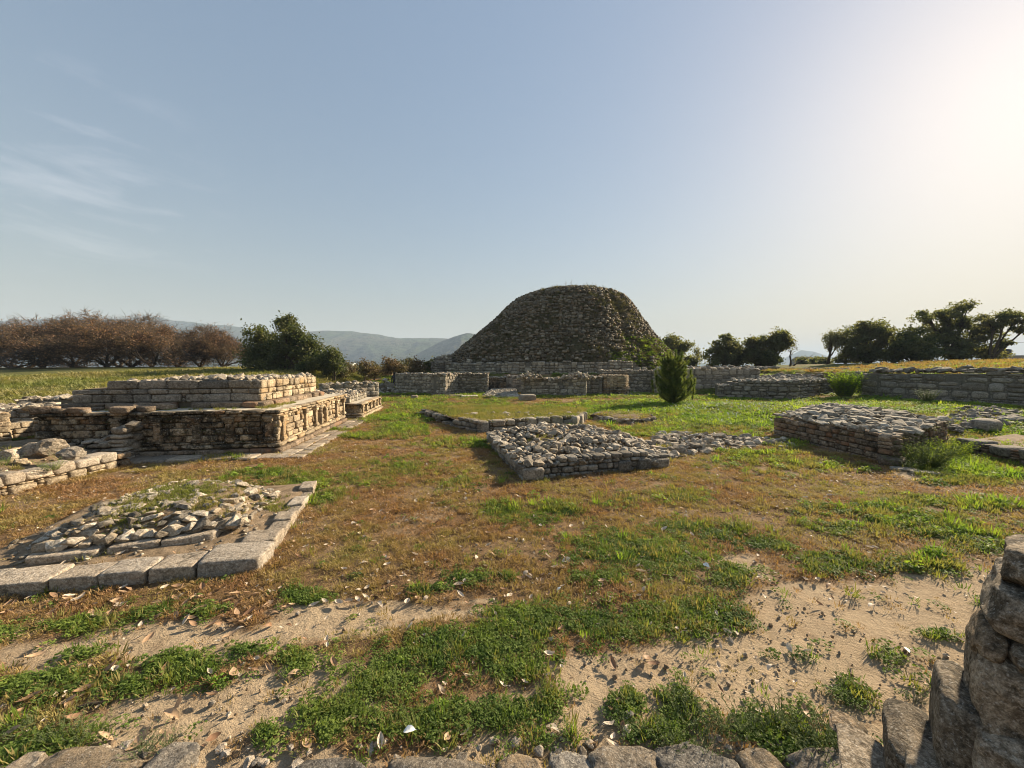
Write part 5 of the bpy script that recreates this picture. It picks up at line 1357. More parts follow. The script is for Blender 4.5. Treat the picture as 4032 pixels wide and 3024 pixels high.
near_stone(3365, 3590, 2955, 3180, 2.18, .38, 'nblk', .08, .15, 0, top=True)
near_stone(3327, 3520, 2897, 2975, 2.45, .25, 'big', .1, .2, 3, top=True)
near_stone(3925, 4355, 3035, 3320, 2.28, .36, 'nblk', 0, .1, 4)
near_stone(4315, 4855, 3035, 3320, 2.30, .36, 'nblk', 0, .1, 6)
near_stone(3625, 3935, 3175, 3420, 2.2, .34, 'nblk', 0, .1, 8)
# the wall goes on out of the picture
for r_ in range(5):
    for c_ in range(5):
        nw.box('nblk', (2.75 + c_ * .42 + .1 * (r_ % 2), 1.75 - .38 * c_, .16 + r_ * .25), (.42, .5, .25), -.7, M['near'], 'stone', .04)
nw.finish()
# ------------------------------------------------------------------ trees
class Wood:
    def __init__(s): s.v = []; s.f = []; s.n = 0
    def tube(s, pts, rad, sides=5):
        pts = [Vector(p) for p in pts]; n = len(pts); base = s.n
        for i, p in enumerate(pts):
            d = (pts[min(i + 1, n - 1)] - pts[max(i - 1, 0)]).normalized()
            a = d.orthogonal().normalized(); b = d.cross(a)
            for k in range(sides):
                t_ = 2 * math.pi * k / sides
                s.v.append(p + (a * math.cos(t_) + b * math.sin(t_)) * rad[i])
        for i in range(n - 1):
            for k in range(sides):
                k2 = (k + 1) % sides
                s.f.append((base + i * sides + k, base + i * sides + k2, base + (i + 1) * sides + k2, base + (i + 1) * sides + k))
        s.n += n * sides
def grow_branch(W, rng, p, d, L, r, lvl, maxl, tips, spread=0.6, up=0.15, kids=(3, 5), shrink=0.62, wig=0.18, segs=4, sides=None):
    pts = [p.copy()]; q = p.copy(); dd = d.normalized()
    for i in range(segs):
        dd = (dd + Vector((rng.gauss(0, wig), rng.gauss(0, wig), rng.gauss(0, wig) + up * 0.3))).normalized()
        q = q + dd * (L / segs); pts.append(q.copy())
    rads = [r * (1 - 0.55 * i / segs) for i in range(segs + 1)]
    W.tube(pts, rads, sides or (7 if lvl == 0 else 4 if lvl < maxl - 1 else 3))
    if lvl >= maxl:
        tips.append((pts[-1], dd)); tips.append((pts[-2], dd)); return
    nk = rng.randint(*kids)
    for k in range(nk):
        t_ = rng.uniform(0.35, 1.0) if k else 1.0
        i = min(segs, max(1, int(round(t_ * segs)))); bp = pts[i]
        ax_ = Vector((rng.gauss(0, 1), rng.gauss(0, 1), rng.gauss(0, 0.6)))
        nd = (dd + ax_.normalized() * spread * rng.uniform(0.7, 1.3) + Vector((0, 0, up))).normalized()
        grow_branch(W, rng, bp, nd, L * shrink * rng.uniform(0.8, 1.15), rads[i] * 0.68, lvl + 1, maxl, tips, spread, up, kids, shrink, wig, max(2, segs - 1), None)
def leaf_cards(pts, nrm_up, size, rng_seed, aspect=1.8, flat=0.0):
    """one four-sided leaf spray at each point, random turn -> verts, faces"""
    r = np.random.RandomState(rng_seed); n = len(pts); P0 = np.asarray(pts, float)
    a = r.normal(size=(n, 3)); a[:, 2] *= (1 - flat); a /= np.linalg.norm(a, axis=1)[:, None] + 1e-9
    b = r.normal(size=(n, 3)); b -= (b * a).sum(1)[:, None] * a; b /= np.linalg.norm(b, axis=1)[:, None] + 1e-9
    s = r.uniform(size[0], size[1], size=(n, 1)); w = s / aspect
    c = np.cross(a, b)
    V_ = np.stack([P0 - a * s * .5, P0 + b * w * .5 + c * s * .08, P0 + a * s * .5, P0 - b * w * .5 + c * s * .08], 1).reshape(-1, 3)
    F_ = np.arange(n * 4).reshape(n, 4)
    return V_, F_
def lobes_points(rng, lobes, n, hollow=0.45, clump=0.55):
    """points in clumps spread through egg-shaped lobes, thinner inside"""
    out = []
    vol = [(l[3] * l[4] * l[5]) ** .8 for l in lobes]; tot = sum(v ** .67 for v in vol)
    for l, v in zip(lobes, vol):
        k = max(10, int(95 * v ** .67 / tot)); m = int(n * v ** .67 / tot)
        cs = []
        for i in range(k):
            d = Vector((rng.gauss(0, 1), rng.gauss(0, 1), rng.gauss(0, 1))).normalized() * rng.uniform(hollow * .4, 1.0)
            cs.append((l[0] + d.x * l[3], l[1] + d.y * l[4], l[2] + d.z * l[5], rng.uniform(.7, 1.35)))
        for i in range(m):
            c_ = rng.choice(cs); g_ = clump * c_[3] * (min(l[3], l[4], l[5]) ** .5) * .62
            out.append((c_[0] + rng.gauss(0, g_), c_[1] + rng.gauss(0, g_), c_[2] + rng.gauss(0, g_ * .7)))
    return out
def tree_obj(name, label, cat, base, group=None):
    return empty(name, base, label, cat, group)
def add_mesh_local(name, V_, F_, mat, parent, smooth=False):
    o = bpy.data.objects.new(name, mesh_np(name, V_, F_, mat, smooth)); return link(o, parent)
# --- dry brown acacias: a few grown once, then placed again turned and scaled
def acacia_data(seed):
    rng = random.Random(seed); W = Wood(); tips = []
    for k in range(rng.randint(3, 5)):
        a_ = k * 2.1 + rng.uniform(-.5, .5)
        d = Vector((math.cos(a_) * .8, math.sin(a_) * .8, .95))
        grow_branch(W, rng, Vector((0, 0, 0)), d, 2.3, 0.13, 0, 4, tips, 0.75, 0.06, (4, 5), 0.68, 0.2, 4)
    pts = []
    for p_, d_ in tips:
        for j in range(3 if p_.z > 2.2 else 1): pts.append((p_.x + rng.gauss(0, .22), p_.y + rng.gauss(0, .22), p_.z + rng.gauss(0, .16)))
    lv, lf = leaf_cards(pts, 0, (.08, .2), seed, 2.4)
    # fine twigs at the tips
    for p_, d_ in tips:
        for j in range(2):
            q_ = p_ + (d_ + Vector((rng.gauss(0, .5), rng.gauss(0, .5), rng.gauss(.1, .4)))).normalized() * rng.uniform(.3, .7)
            W.tube([p_, q_], [.012, .004], 3)
    zm = max(v[2] for v in lv.tolist())
    return [tuple(v) for v in W.v], W.f, lv, lf, zm
AC = []
for sd in (3, 8, 14, 21, 33):
    wv, wf, lv, lf, zm = acacia_data(sd)
    AC.append((mesh_np('acacia_trunk', wv, wf, M['bark'], True), mesh_np('acacia_crown', lv, lf, M['lf_brown']), zm))
AC_LAB = ['rust-brown acacia at the far left edge of the row', 'broad rust-brown acacia second from the left edge', 'rust-brown acacia behind the gap third from the left', 'tangled brown acacia above the end of the green field', 'dull brown acacia fifth along the row, with low limbs', 'open-branched brown acacia in the middle of the row', 'brown acacia with forked bare stems near the dark evergreen', 'thin brown acacia second from the dark evergreen', 'slender lone acacia nearest the dark evergreen', 'brown acacia half out of the picture at the far left', 'hazy brown acacia standing behind the row at left', 'hazy brown acacia standing behind the middle of the row']
for k, (px, top, dd) in enumerate(((45, 1262, 50), (170, 1232, 57), (290, 1240, 60), (420, 1238, 56), (520, 1236, 60), (600, 1262, 55), (700, 1262, 58), (790, 1268, 60), (880, 1305, 56), (-90, 1235, 56), (100, 1240, 66), (470, 1248, 68))):
    q_ = PD(px, 1455, dd); zb = gz(q_.x, q_.y); tp = PD(px, top, dd).z
    tm, cm_, zm = AC[(k * 3) % 5]; sc = (tp - zb) / zm
    e = tree_obj('acacia_tree', AC_LAB[k], 'tree', (q_.x, q_.y, zb - .05), 'dry brown acacias along the field')
    e.rotation_euler = (0, 0, k * 1.7); e.scale = (sc * (1.2 + .1 * (k * 7 % 4)), sc * 1.2, sc * (1 + .05 * (k * 5 % 3 - 1)))
    for nm, me in (('trunk', tm), ('crown', cm_)):
        link(bpy.data.objects.new(nm, me), e)
# --- evergreens
def evergreen(name, label, px, pyb, dd, lobes, n, mat, leaf=(.14, .32), trunk_r=.18, seed=0, group=None, clump=.55, stems=3):
    q_ = PD(px, pyb, dd); zb = gz(q_.x, q_.y); rng = random.Random(seed)
    e = tree_obj(name, label, 'tree', (q_.x, q_.y, zb - .05), group)
    L = []
    for (lx, ly, rx, ry) in lobes:                       # photo centre and half sizes of each lobe
        c_ = PD(lx, ly, dd); w = rx / FPX * dd; h = ry / FPX * dd
        L.append((c_.x - q_.x, rng.uniform(-.4, .4) * w, c_.z - zb, w, w * .9, h))
    pts = lobes_points(rng, L, n, .5, clump)
    pts = [p_ for p_ in pts if p_[2] > .15]
    V_, F_ = leaf_cards(pts, 0, (leaf[0] * 1.15, leaf[1] * 1.25), seed, 1.6)
    add_mesh_local('crown', V_, F_, mat, e)
    W = Wood()
    for l in L:
        c_ = Vector((l[0], l[1], l[2])); b_ = Vector((rng.uniform(-.15, .15), 0, 0)); m_ = b_.lerp(c_, .5) + Vector((rng.uniform(-.3, .3), 0, .3))
        W.tube([b_, b_.lerp(m_, .5) + Vector((0, 0, .2)), m_, c_], [trunk_r, trunk_r * .8, trunk_r * .55, trunk_r * .25], 6)
        for j in range(6):
            d_ = Vector((rng.gauss(0, 1) * l[3], rng.gauss(0, 1) * l[4], rng.gauss(.1, .6) * l[5])) * .42
            W.tube([m_.lerp(c_, rng.random()), c_ + d_ * .5, c_ + d_], [trunk_r * .3, trunk_r * .2, .02], 4)
    add_mesh_local('trunk', [tuple(v) for v in W.v], W.f, M['bark'], e, True)
    return e
evergreen('evergreen_tree', 'tall dark evergreen with several lobes at the end of the acacia row', 1130, 1480, 44, [(1125, 1275, 48, 42), (1145, 1330, 85, 60), (1120, 1400, 100, 70), (1215, 1400, 75, 60), (1060, 1420, 60, 50), (1190, 1350, 60, 50), (1240, 1440, 70, 40), (1100, 1450, 90, 35)], 22950, M['lf_dark'], (.13, .30), .22, 5)
evergreen('evergreen_tree', 'lighter round evergreen left of the tall dark one', 1025, 1480, 45, [(1015, 1320, 52, 38), (1030, 1360, 62, 50), (1010, 1410, 50, 45), (1035, 1450, 55, 35)], 10800, M['lf_dark'], (.13, .28), .15, 6)
evergreen('evergreen_tree', 'low feathery evergreen right of the tall dark one', 1315, 1480, 43, [(1310, 1395, 32, 30), (1325, 1430, 38, 28), (1300, 1455, 36, 22)], 4860, M['lf_dark'], (.12, .26), .1, 7)
evergreen('evergreen_tree', 'dark shrubby tree behind the right shoulder of the stupa', 2650, 1425, 75, [(2630, 1345, 45, 35), (2665, 1370, 50, 40), (2690, 1365, 26, 36), (2660, 1410, 60, 30)], 6210, M['lf_olive'], (.2, .45), .2, 8)
evergreen('evergreen_tree', 'thin pale young tree between stupa and the round olive tree', 2743, 1430, 66, [(2745, 1385, 14, 28), (2740, 1415, 22, 20)], 700, M['lf_pale'], (.12, .3), .06, 9)
evergreen('evergreen_tree', 'round olive tree, first right of the young pine', 2850, 1432, 62, [(2860, 1340, 30, 24), (2840, 1375, 62, 36), (2880, 1370, 40, 36), (2830, 1415, 75, 30), (2890, 1410, 50, 30)], 8774, M['lf_olive'], (.16, .36), .2, 10)
evergreen('evergreen_tree', 'spreading dark tree second right of the young pine', 2990, 1436, 60, [(2960, 1360, 45, 30), (2990, 1385, 70, 34), (2950, 1410, 70, 30), (3000, 1345, 40, 28), (3010, 1415, 50, 26)], 9450, M['lf_olive'], (.16, .34), .22, 11)
evergreen('evergreen_tree', 'leaning open-crowned tree beside the bare one', 3030, 1440, 59, [(3065, 1325, 40, 24), (3095, 1345, 30, 24), (3040, 1345, 30, 24), (3060, 1370, 30, 16)], 4860, M['lf_olive'], (.16, .32), .26, 12)
evergreen('evergreen_tree', 'low green shrub tree at the foot of the leaning tree', 3050, 1438, 58, [(3045, 1415, 26, 20), (3030, 1400, 20, 20)], 1620, M['lf_dark'], (.14, .3), .08, 13)
evergreen('evergreen_tree', 'left dark tree of the big group at the right', 3420, 1425, 56, [(3400, 1300, 60, 44), (3450, 1290, 55, 40), (3370, 1340, 60, 50), (3440, 1350, 90, 60), (3350, 1385, 50, 36), (3480, 1390, 80, 40), (3400, 1405, 110, 34), (3510, 1345, 50, 50)], 20250, M['lf_olive'], (.14, .32), .25, 14, 'dark trees at the right')
evergreen('evergreen_tree', 'low middle tree of the big dark group at the right', 3590, 1420, 53, [(3590, 1325, 55, 36), (3570, 1365, 70, 40), (3640, 1350, 60, 45), (3600, 1400, 90, 34), (3530, 1395, 60, 36)], 13500, M['lf_dark'], (.14, .30), .2, 15, 'dark trees at the right')
evergreen('evergreen_tree', 'tallest airy tree of the big dark group at the right', 3760, 1420, 54, [(3640, 1250, 40, 26), (3720, 1240, 55, 36), (3790, 1215, 36, 28), (3780, 1270, 85, 50), (3850, 1290, 60, 44), (3720, 1310, 85, 50), (3800, 1350, 110, 50), (3760, 1395, 140, 36), (3700, 1370, 90, 45), (3850, 1385, 80, 38)], 25650, M['lf_olive'], (.13, .30), .28, 16, 'dark trees at the right', .5)
evergreen('evergreen_tree', 'forked airy tree leaning at the right edge of the picture', 3895, 1420, 50, [(3960, 1245, 45, 24), (4010, 1260, 45, 22), (3930, 1275, 36, 22), (4020, 1300, 40, 18), (3960, 1350, 30, 16)], 5670, M['lf_olive'], (.13, .28), .2, 17, 'dark trees at the right', .45)
for k, (px, py, dd, r_, lb) in enumerate(((3160, 1428, 90, 26, 'dark bush before the distant hut'), (3205, 1428, 80, 30, 'low dark bush under the pale leafless tree'), (3240, 1432, 76, 22, 'small bush right of the pale leafless tree'), (2715, 1425, 60, 16, 'small dark bush between stupa and olive trees'))):
    evergreen('shrub', lb, px, 1440, dd, [(px, py - 8, r_, 16), (px + 8, py, r_ * .8, 12)], 1214, M['lf_olive'], (.2, .4), .06, 30 + k)
# --- bare and pale trees
def bare(name, label, px, pyb, dd, top, seed, mat, leafmat=None, lean=0.0, spread=.5, maxl=4, kids=(3, 4), nleaf=2, stems=1, up=.25, wide=1.0):
    q_ = PD(px, pyb, dd); zb = gz(q_.x, q_.y); rng = random.Random(seed); W = Wood(); tips = []
    H = PD(px, top, dd).z - zb
    for k in range(stems):
        d_ = Vector((lean + (k - (stems - 1) / 2) * .5, rng.uniform(-.2, .2), 1))
        grow_branch(W, rng, Vector((0, 0, 0)), d_, H * .42, H * .042, 0, maxl, tips, spread, up, kids, .64, .12, 4)
    zm = max(v.z for v in W.v); k_ = H / zm
    e = tree_obj(name, label, 'tree', (q_.x, q_.y, zb - .03))
    add_mesh_local('trunk', [(v.x * k_ * wide, v.y * k_ * wide, v.z * k_) for v in W.v], W.f, mat, e, True)
    if leafmat:
        pts = [((p_.x + rng.gauss(0, .15)) * k_ * wide, (p_.y + rng.gauss(0, .15)) * k_ * wide, (p_.z + rng.gauss(0, .15)) * k_) for p_, d_ in tips for j in range(nleaf)]
        V_, F_ = leaf_cards(pts, 0, (.10, .22), seed, 1.6); add_mesh_local('crown', V_, F_, leafmat, e)
bare('bare_tree', 'leafless crooked tree beside the leaning open-crowned one', 3112, 1440, 60, 1338, 41, M['bark'], M['lf_scrub'], .1, .7, 4, (2, 3), 2, 1, .1, 1.0)
bare('bare_tree', 'small leafless tree bent to the right of the crooked one', 3124, 1440, 61, 1385, 42, M['bark'], None, .8, .6, 3, (2, 3), 0, 1, .1, 1.2)
bare('spring_tree', 'pale tree just coming into leaf left of the dark group', 3258, 1446, 58, 1300, 43, M['bark'], M['lf_pale'], 0, .55, 4, (4, 5), 4, 1, .3, 1.0)
bare('bare_tree', 'twiggy leafless tree rising behind the left dark tree', 3330, 1440, 72, 1282, 44, M['bark'], M['lf_scrub'], 0, .45, 4, (3, 4), 2, 1, .35, .8)
# --- scrub thicket between evergreen and stupa: bushes one can tell apart
for k, px in enumerate(range(1335, 1745, 34)):
    dd = 46 + 5 * ((k * 7) % 3); tp = 1432 - (k * 13 % 5) * 5 - (14 if 5 < k < 10 else 0)
    evergreen('scrub_bush', ['brown leafless bush nearest the dark evergreen', 'second brown bush right of the dark evergreen', 'grey-brown bush third along the thicket', 'greenish bush fourth along the thicket', 'tall tawny bush left of the middle of the thicket', 'rusty bush at the middle of the thicket', 'rounded tawny bush right of the middle of the thicket', 'rust-tinted bush behind the rubble bank', 'low rusty bush above the long grey wall', 'bush with grey twigs above the long grey wall', 'tawny bush fourth from the stupa', 'green-tinged bush third from the stupa', 'second bush left of the stupa foot'][k % 13], px, 1475, dd, [(px, tp + 22, 30, 18), (px + 10, tp + 40, 34, 16), (px - 8, tp + 52, 30, 12)], 1500, M['lf_scrub'], (.06, .26), .05, 60 + k, 'brown scrub thicket', .6)
evergreen('shrub', 'small dark conical tree poking out of the thicket', 1525, 1475, 60, [(1527, 1432, 8, 14), (1525, 1450, 14, 14)], 750, M['lf_dark'], (.14, .3), .06, 77)
evergreen('shrub', 'grey-green bush touching the left foot of the stupa', 1722, 1460, 50, [(1715, 1430, 26, 16), (1690, 1440, 26, 14), (1735, 1445, 20, 14)], 2024, M['lf_olive'], (.1, .3), .06, 78)
# ------------------------------------------------------------------ young pine
def pine(px, pyb, top, seed=3):
    q_ = P(px, pyb); zb = gz(q_.x, q_.y); dd = q_.y; H = PD(px, top, dd).z - zb; rng = random.Random(seed)
    e = tree_obj('pine_tree', 'bushy young pine with upright tufted shoots standing in lush grass', 'pine', (q_.x, q_.y, zb - .02))
    W = Wood(); nd = []
    W.tube([(0, 0, 0), (.03, 0, H * .35), (-.02, 0, H * .7), (.05, 0, H * .97)], [.09, .075, .045, .015], 8)
    W.tube([(-.16, .05, 0), (-.2, .05, .3), (-.12, 0, .7), (0.05, 0, 1.1)], [.06, .055, .05, .04], 7)
    def shoot(p, d, L):
        pts = [p]; dd_ = d.normalized(); q2 = p
        for i in range(5):
            dd_ = (dd_ + Vector((0, 0, .17))).normalized(); q2 = q2 + dd_ * L / 5; pts.append(q2)
        W.tube(pts, [.022, .02, .017, .014, .011, .007], 4)
        for i in range(1, 6):
            a_, b_ = pts[i - 1], pts[i]
            for j in range(int(15 * L) + 7):
                nd.append((a_.lerp(b_, rng.random()), dd_))
    for lv in range(17):
        z = .12 + (H - .55) * lv / 17; f_ = z / H
        prof_ = (1.12 + 1.5 * f_) if f_ < .28 else 1.55 * max(.10, 1 - (f_ - .28) / .78) ** .85
        n_ = 7 if lv < 12 else 5
        for k in range(n_):
            a_ = 2 * math.pi * k / n_ + lv * .7 + rng.uniform(-.4, .4); L = prof_ * rng.uniform(.5, 1.25)
            d_ = Vector((math.cos(a_), math.sin(a_), .05 + .45 * f_)); p0 = Vector((0, 0, z))
            shoot(p0, d_, L)
            if rng.random() < .22: shoot(p0 + d_.normalized() * L * .8, Vector((d_.x * .2, d_.y * .2, 1)), rng.uniform(.35, .7))
    for (sx, hz, L) in ((.34, H * .66, .85), (-.55, H * .6, .95), (.06, H * .78, .85), (.95, H * .42, .85), (-1.05, H * .38, .85), (.62, H * .54, .8), (-.2, H * .68, .6), (1.2, H * .28, .7), (-1.25, H * .22, .8)):
        shoot(Vector((sx, 0, hz)), Vector((sx * .15, 0, 1)), L)
    # needles: slim blades
    r = np.random.RandomState(seed); n = len(nd); rep = 5
    P0 = np.repeat(np.array([tuple(a) for a, b in nd]), rep, 0); D0 = np.repeat(np.array([tuple(b) for a, b in nd]), rep, 0)
    a = D0 * .5 + r.normal(size=P0.shape) * .62; a /= np.linalg.norm(a, axis=1)[:, None]
    b = np.cross(a, r.normal(size=P0.shape)); b /= np.linalg.norm(b, axis=1)[:, None]
    L = r.uniform(.11, .2, size=(len(P0), 1)); w = .008
    V_ = np.stack([P0 - b * w, P0 + b * w, P0 + a * L], 1).reshape(-1, 3); F_ = np.arange(len(V_)).reshape(-1, 3)
    add_mesh_local('needles', V_, F_, M['lf_pine'], e); add_mesh_local('trunk', [tuple(v) for v in W.v], W.f, M['bark'], e, True)
    print('pine needles', len(P0))
pine(2652, 1592, 1388)
# ------------------------------------------------------------------ small plants: shapes used by the ground cover
def blade(V_, F_, p, d, L, w, bend, rng):
    side = Vector((-d.y, d.x, 0)); side = side.normalized() if side.length > 1e-4 else Vector((1, 0, 0))
    m = p + d * L * .55; e = p + d * L + Vector((d.x, d.y, -.6)) * bend * L
    b = len(V_); V_ += [tuple(p - side * w), tuple(p + side * w), tuple(m + side * w * .8), tuple(m - side * w * .8), tuple(e)]
    F_ += [(b, b + 1, b + 2, b + 3), (b + 3, b + 2, b + 4)]
def tuft(name, seed, n, rad, L, w, tilt, mat, bend=.25):
    rng = random.Random(seed); V_, F_ = [], []
    for i in range(n):
        a_ = rng.uniform(0, 6.28); r_ = rad * rng.random() ** .5
        d = Vector((math.cos(a_) * tilt * rng.random() + rng.gauss(0, .15), math.sin(a_) * tilt * rng.random() + rng.gauss(0, .15), 1)).normalized()
        blade(V_, F_, Vector((math.cos(a_) * r_, math.sin(a_) * r_, 0)), d, rng.uniform(*L), rng.uniform(*w), rng.uniform(0, bend), rng)
    return bpy.data.objects.new(name, mesh_np(name, V_, F_, mat))
def leafy(name, seed, n, rad, hgt, leaf, mat, aspect=1.3, stems=0):
    """low dome of small leaves"""
    rng = random.Random(seed); V_, F_ = [], []
    for i in range(n):
        a_ = rng.uniform(0, 6.28); r_ = rad * rng.random() ** .5; z = hgt * (1 - (r_ / rad) ** 2) * rng.uniform(.35, 1.0) + .003
        c_ = Vector((math.cos(a_) * r_, math.sin(a_) * r_, z)); s_ = rng.uniform(*leaf)
        nrm = Vector((rng.gauss(0, .45), rng.gauss(0, .45), 1)).normalized(); t1 = nrm.orthogonal().normalized(); t1 = (Matrix.Rotation(rng.uniform(0, 6.28), 3, nrm) @ t1); t2 = nrm.cross(t1)
        b = len(V_); w = s_ / aspect
        V_ += [tuple(c_ - t1 * s_), tuple(c_ + t2 * w - nrm * s_ * .2), tuple(c_ + t1 * s_), tuple(c_ - t2 * w - nrm * s_ * .2)]
        F_ += [(b, b + 1, b + 2, b + 3)]
    return bpy.data.objects.new(name, mesh_np(name, V_, F_, mat))
PROTO = {
    'mat': [leafy('mat_sprig', i, 34, .055, .035, (.006, .012), M['lf_mat']) for i in range(4)] + [tuft('mat_blades', 9, 16, .05, (.03, .06), (.002, .004), .9, M['lf_mat'])],
    'grass': [tuft('grass_tuft', 20 + i, 24, .065, (.04, .105), (.003, .006), .8, M['lf_grass']) for i in range(4)],
    'lush': [leafy('herb_tuft', 30 + i, 40, .10, .10, (.012, .03), M['lf_lush'], 1.6) for i in range(3)] + [tuft('lush_tuft', 39, 24, .08, (.08, .17), (.004, .008), .7, M['lf_lush'])],
    'dry': [tuft('dry_tuft', 40 + i, 24, .065, (.02, .055), (.002, .004), 1.5, M['lf_dry'], .7) for i in range(4)],
    'moss': [leafy('wall_weed', 50 + i, 34, .12, .07, (.015, .035), M['lf_moss'], 1.5) for i in range(3)],
    'field': [tuft('field_tuft', 60 + i, 34, .26, (.08, .2), (.008, .016), .9, M['lf_field']) for i in range(3)],
    'weed': [tuft('dome_weed', 70 + i, 26, .22, (.15, .36), (.012, .025), .8, M['lf_domew']) for i in range(2)] + [tuft('dome_weed', 75, 26, .22, (.18, .4), (.012, .022), .9, M['lf_domew'])],
}
def scatter(name, kind, pts, scl, label, cat, seed=0, tilt=.15, flat=True):
    """one object of kind stuff: a plant shape set on every point (geometry nodes)"""
    r = np.random.RandomState(seed); n = len(pts); pts = np.asarray(pts, np.float32)
    col = bpy.data.collections.new(name + '_shapes')
    for o in PROTO[kind]:
        col.objects.link(o)
    me = bpy.data.meshes.new(name); me.vertices.add(n); me.vertices.foreach_set('co', pts.ravel())
    scl = np.asarray(scl, np.float32); zf = np.where(scl > 1.0, np.minimum(1.0, 1.15 / np.maximum(scl, 1e-3) ** .75), 1.0) if flat else np.ones(n)
    attr(me, 'scl', np.stack([scl, scl, scl * zf], -1).astype(np.float32), typ='FLOAT_VECTOR'); attr(me, 'rot', np.stack([r.normal(0, tilt, n), r.normal(0, tilt, n), r.uniform(0, 6.28, n)], -1).astype(np.float32), typ='FLOAT_VECTOR')
    a = me.attributes.new('pick', 'INT', 'POINT'); a.data.foreach_set('value', r.randint(0, len(PROTO[kind]), n).astype(np.int32))
    ng = bpy.data.node_groups.new(name + '_nodes', 'GeometryNodeTree')
    ng.interface.new_socket('Geometry', in_out='INPUT', socket_type='NodeSocketGeometry'); ng.interface.new_socket('Geometry', in_out='OUTPUT', socket_type='NodeSocketGeometry')
    N, Lk = ng.nodes, ng.links
    gi, go = N.new('NodeGroupInput'), N.new('NodeGroupOutput'); iop = N.new('GeometryNodeInstanceOnPoints'); ci = N.new('GeometryNodeCollectionInfo')
    ci.inputs['Collection'].default_value = col; ci.inputs['Separate Children'].default_value = True; ci.inputs['Reset Children'].default_value = True
    def na(nm, typ):
        q_ = N.new('GeometryNodeInputNamedAttribute'); q_.data_type = typ; q_.inputs['Name'].default_value = nm; return q_.outputs['Attribute']
    iop.inputs['Pick Instance'].default_value = True
    Lk.new(gi.outputs[0], iop.inputs['Points']); Lk.new(ci.outputs[0], iop.inputs['Instance'])
    Lk.new(na('pick', 'INT'), iop.inputs['Instance Index']); Lk.new(na('rot', 'FLOAT_VECTOR'), iop.inputs['Rotation']); Lk.new(na('scl', 'FLOAT_VECTOR'), iop.inputs['Scale'])
    Lk.new(iop.outputs[0], go.inputs[0])
    o = bpy.data.objects.new(name, me); link(o); md = o.modifiers.new('plants', 'NODES'); md.node_group = ng
    tag(o, label, cat, None, 'stuff'); return o
rs = np.random.RandomState(77)
KEEP_OUT = [[ax(-WA, 0), ax(0, 0), ax(0, LA), ax(-WA, LA)], [axB(-WB, 0), axB(0, 0), axB(0, LB), axB(-WB, LB)], cor, top_e, fp, gtop, poly_e,
            [kc, kl, kl + inn_f * .4, kc + inn_f * .5], [kc, kf, kf + inn_r * .25, kc + inn_r * .45]]
def outside(x, y):
    ok = np.ones(len(x), bool)
    for poly in KEEP_OUT:
        c = np.zeros(len(x), bool); j = len(poly) - 1
        for i in range(len(poly)):
            xi, yi, xj, yj = poly[i][0], poly[i][1], poly[j][0], poly[j][1]
            with np.errstate(divide='ignore', invalid='ignore'):
                hit = ((yi > y) != (yj > y)) & (x < (xj - xi) * (y - yi) / (yj - yi + 1e-12) + xi)
            c ^= hit; j = i
        ok &= ~c
    rr = np.hypot(x - DOME_C[0], y - DOME_C[1]); ok &= rr > 15.5
    return ok
def ring_pts(r0, r1, dens, half=R(60)):
    n = int(dens * half * (r1 * r1 - r0 * r0)); r = np.sqrt(rs.uniform(r0 * r0, r1 * r1, n)); a = rs.uniform(-half, half, n)
    x, y = np.sin(a) * r, np.cos(a) * r; k = outside(x, y); return x[k], y[k]
acc = {k: ([], []) for k in PROTO}
def put(kind, x, y, s, dz=0.0):
    z = gh(x, y) + 0.012 + dz
    acc[kind][0].append(np.stack([x, y, z], -1)); acc[kind][1].append(s)
for r0, r1, dg, dd_, sc in ((1.2, 3.6, 900, 420, .8), (3.6, 6.0, 620, 330, .95), (6, 10, 260, 220, 1.25), (10, 15, 120, 110, 1.7), (15, 22, 55, 45, 2.3), (22, 34, 24, 16, 3.2), (34, 60, 5, 2.5, 5.0)):
    x, y = ring_pts(r0, r1, dg)
    g = green_at(x, y); sd_ = sand_at(x, y)
    nz = fbm(x * 7, y * 7, 57, 3) - .5
    keep = rs.uniform(size=len(x)) < np.maximum(sstep(.36, .86, g + nz * .9), (.05 * sstep(.02, .2, nz) + .16 * sstep(.05, .4, g)) * (r1 <= 10))
    x, y, g = x[keep], y[keep], g[keep]; s = rs.uniform(.65, 1.3, len(x)) * sc
    pick = rs.uniform(size=len(x)); fldm = (-x - .05 * y > 16) & (y > 15)
    near = (r1 <= 6)
    kmat = (~fldm) & ((pick < (.93 if near else .68 if r1 <= 10 else .4)))
    lushp = sstep(.75, 1.15, g) if not near else np.full(len(x), -.1)
    klush = (~fldm) & ~kmat & (rs.uniform(size=len(x)) < .2 + .7 * lushp); kgr = (~fldm) & ~kmat & ~klush
    for kk, nm, m_ in ((kmat, 'mat', 1.25), (klush, 'lush', .8), (kgr, 'grass', 1.0), (fldm, 'field', .55)):
        if kk.any(): put(nm, x[kk], y[kk], s[kk] * m_)
    x, y = ring_pts(r0, r1, dd_); g = green_at(x, y); sd_ = sand_at(x, y); nz = fbm(x * 5, y * 5, 99, 3) - .5
    pr = (1 - .8 * sstep(.5, 1.0, g)) * (1 - .94 * sstep(.25, .5, sd_ + nz * .5)) * (.3 + .7 * sstep(.42, .55, fbm(x * 2.5, y * 2.5, 101, 3)))
    keep = rs.uniform(size=len(x)) < pr; x, y = x[keep], y[keep]
    if len(x): put('dry', x, y, rs.uniform(.6, 1.3, len(x)) * sc)
for x, y, z, kd, s in WEEDS:
    acc[kd][0].append(np.array([[x, y, z]])); acc[kd][1].append(np.array([s * (1.0 if kd != 'moss' else 1.0)]))
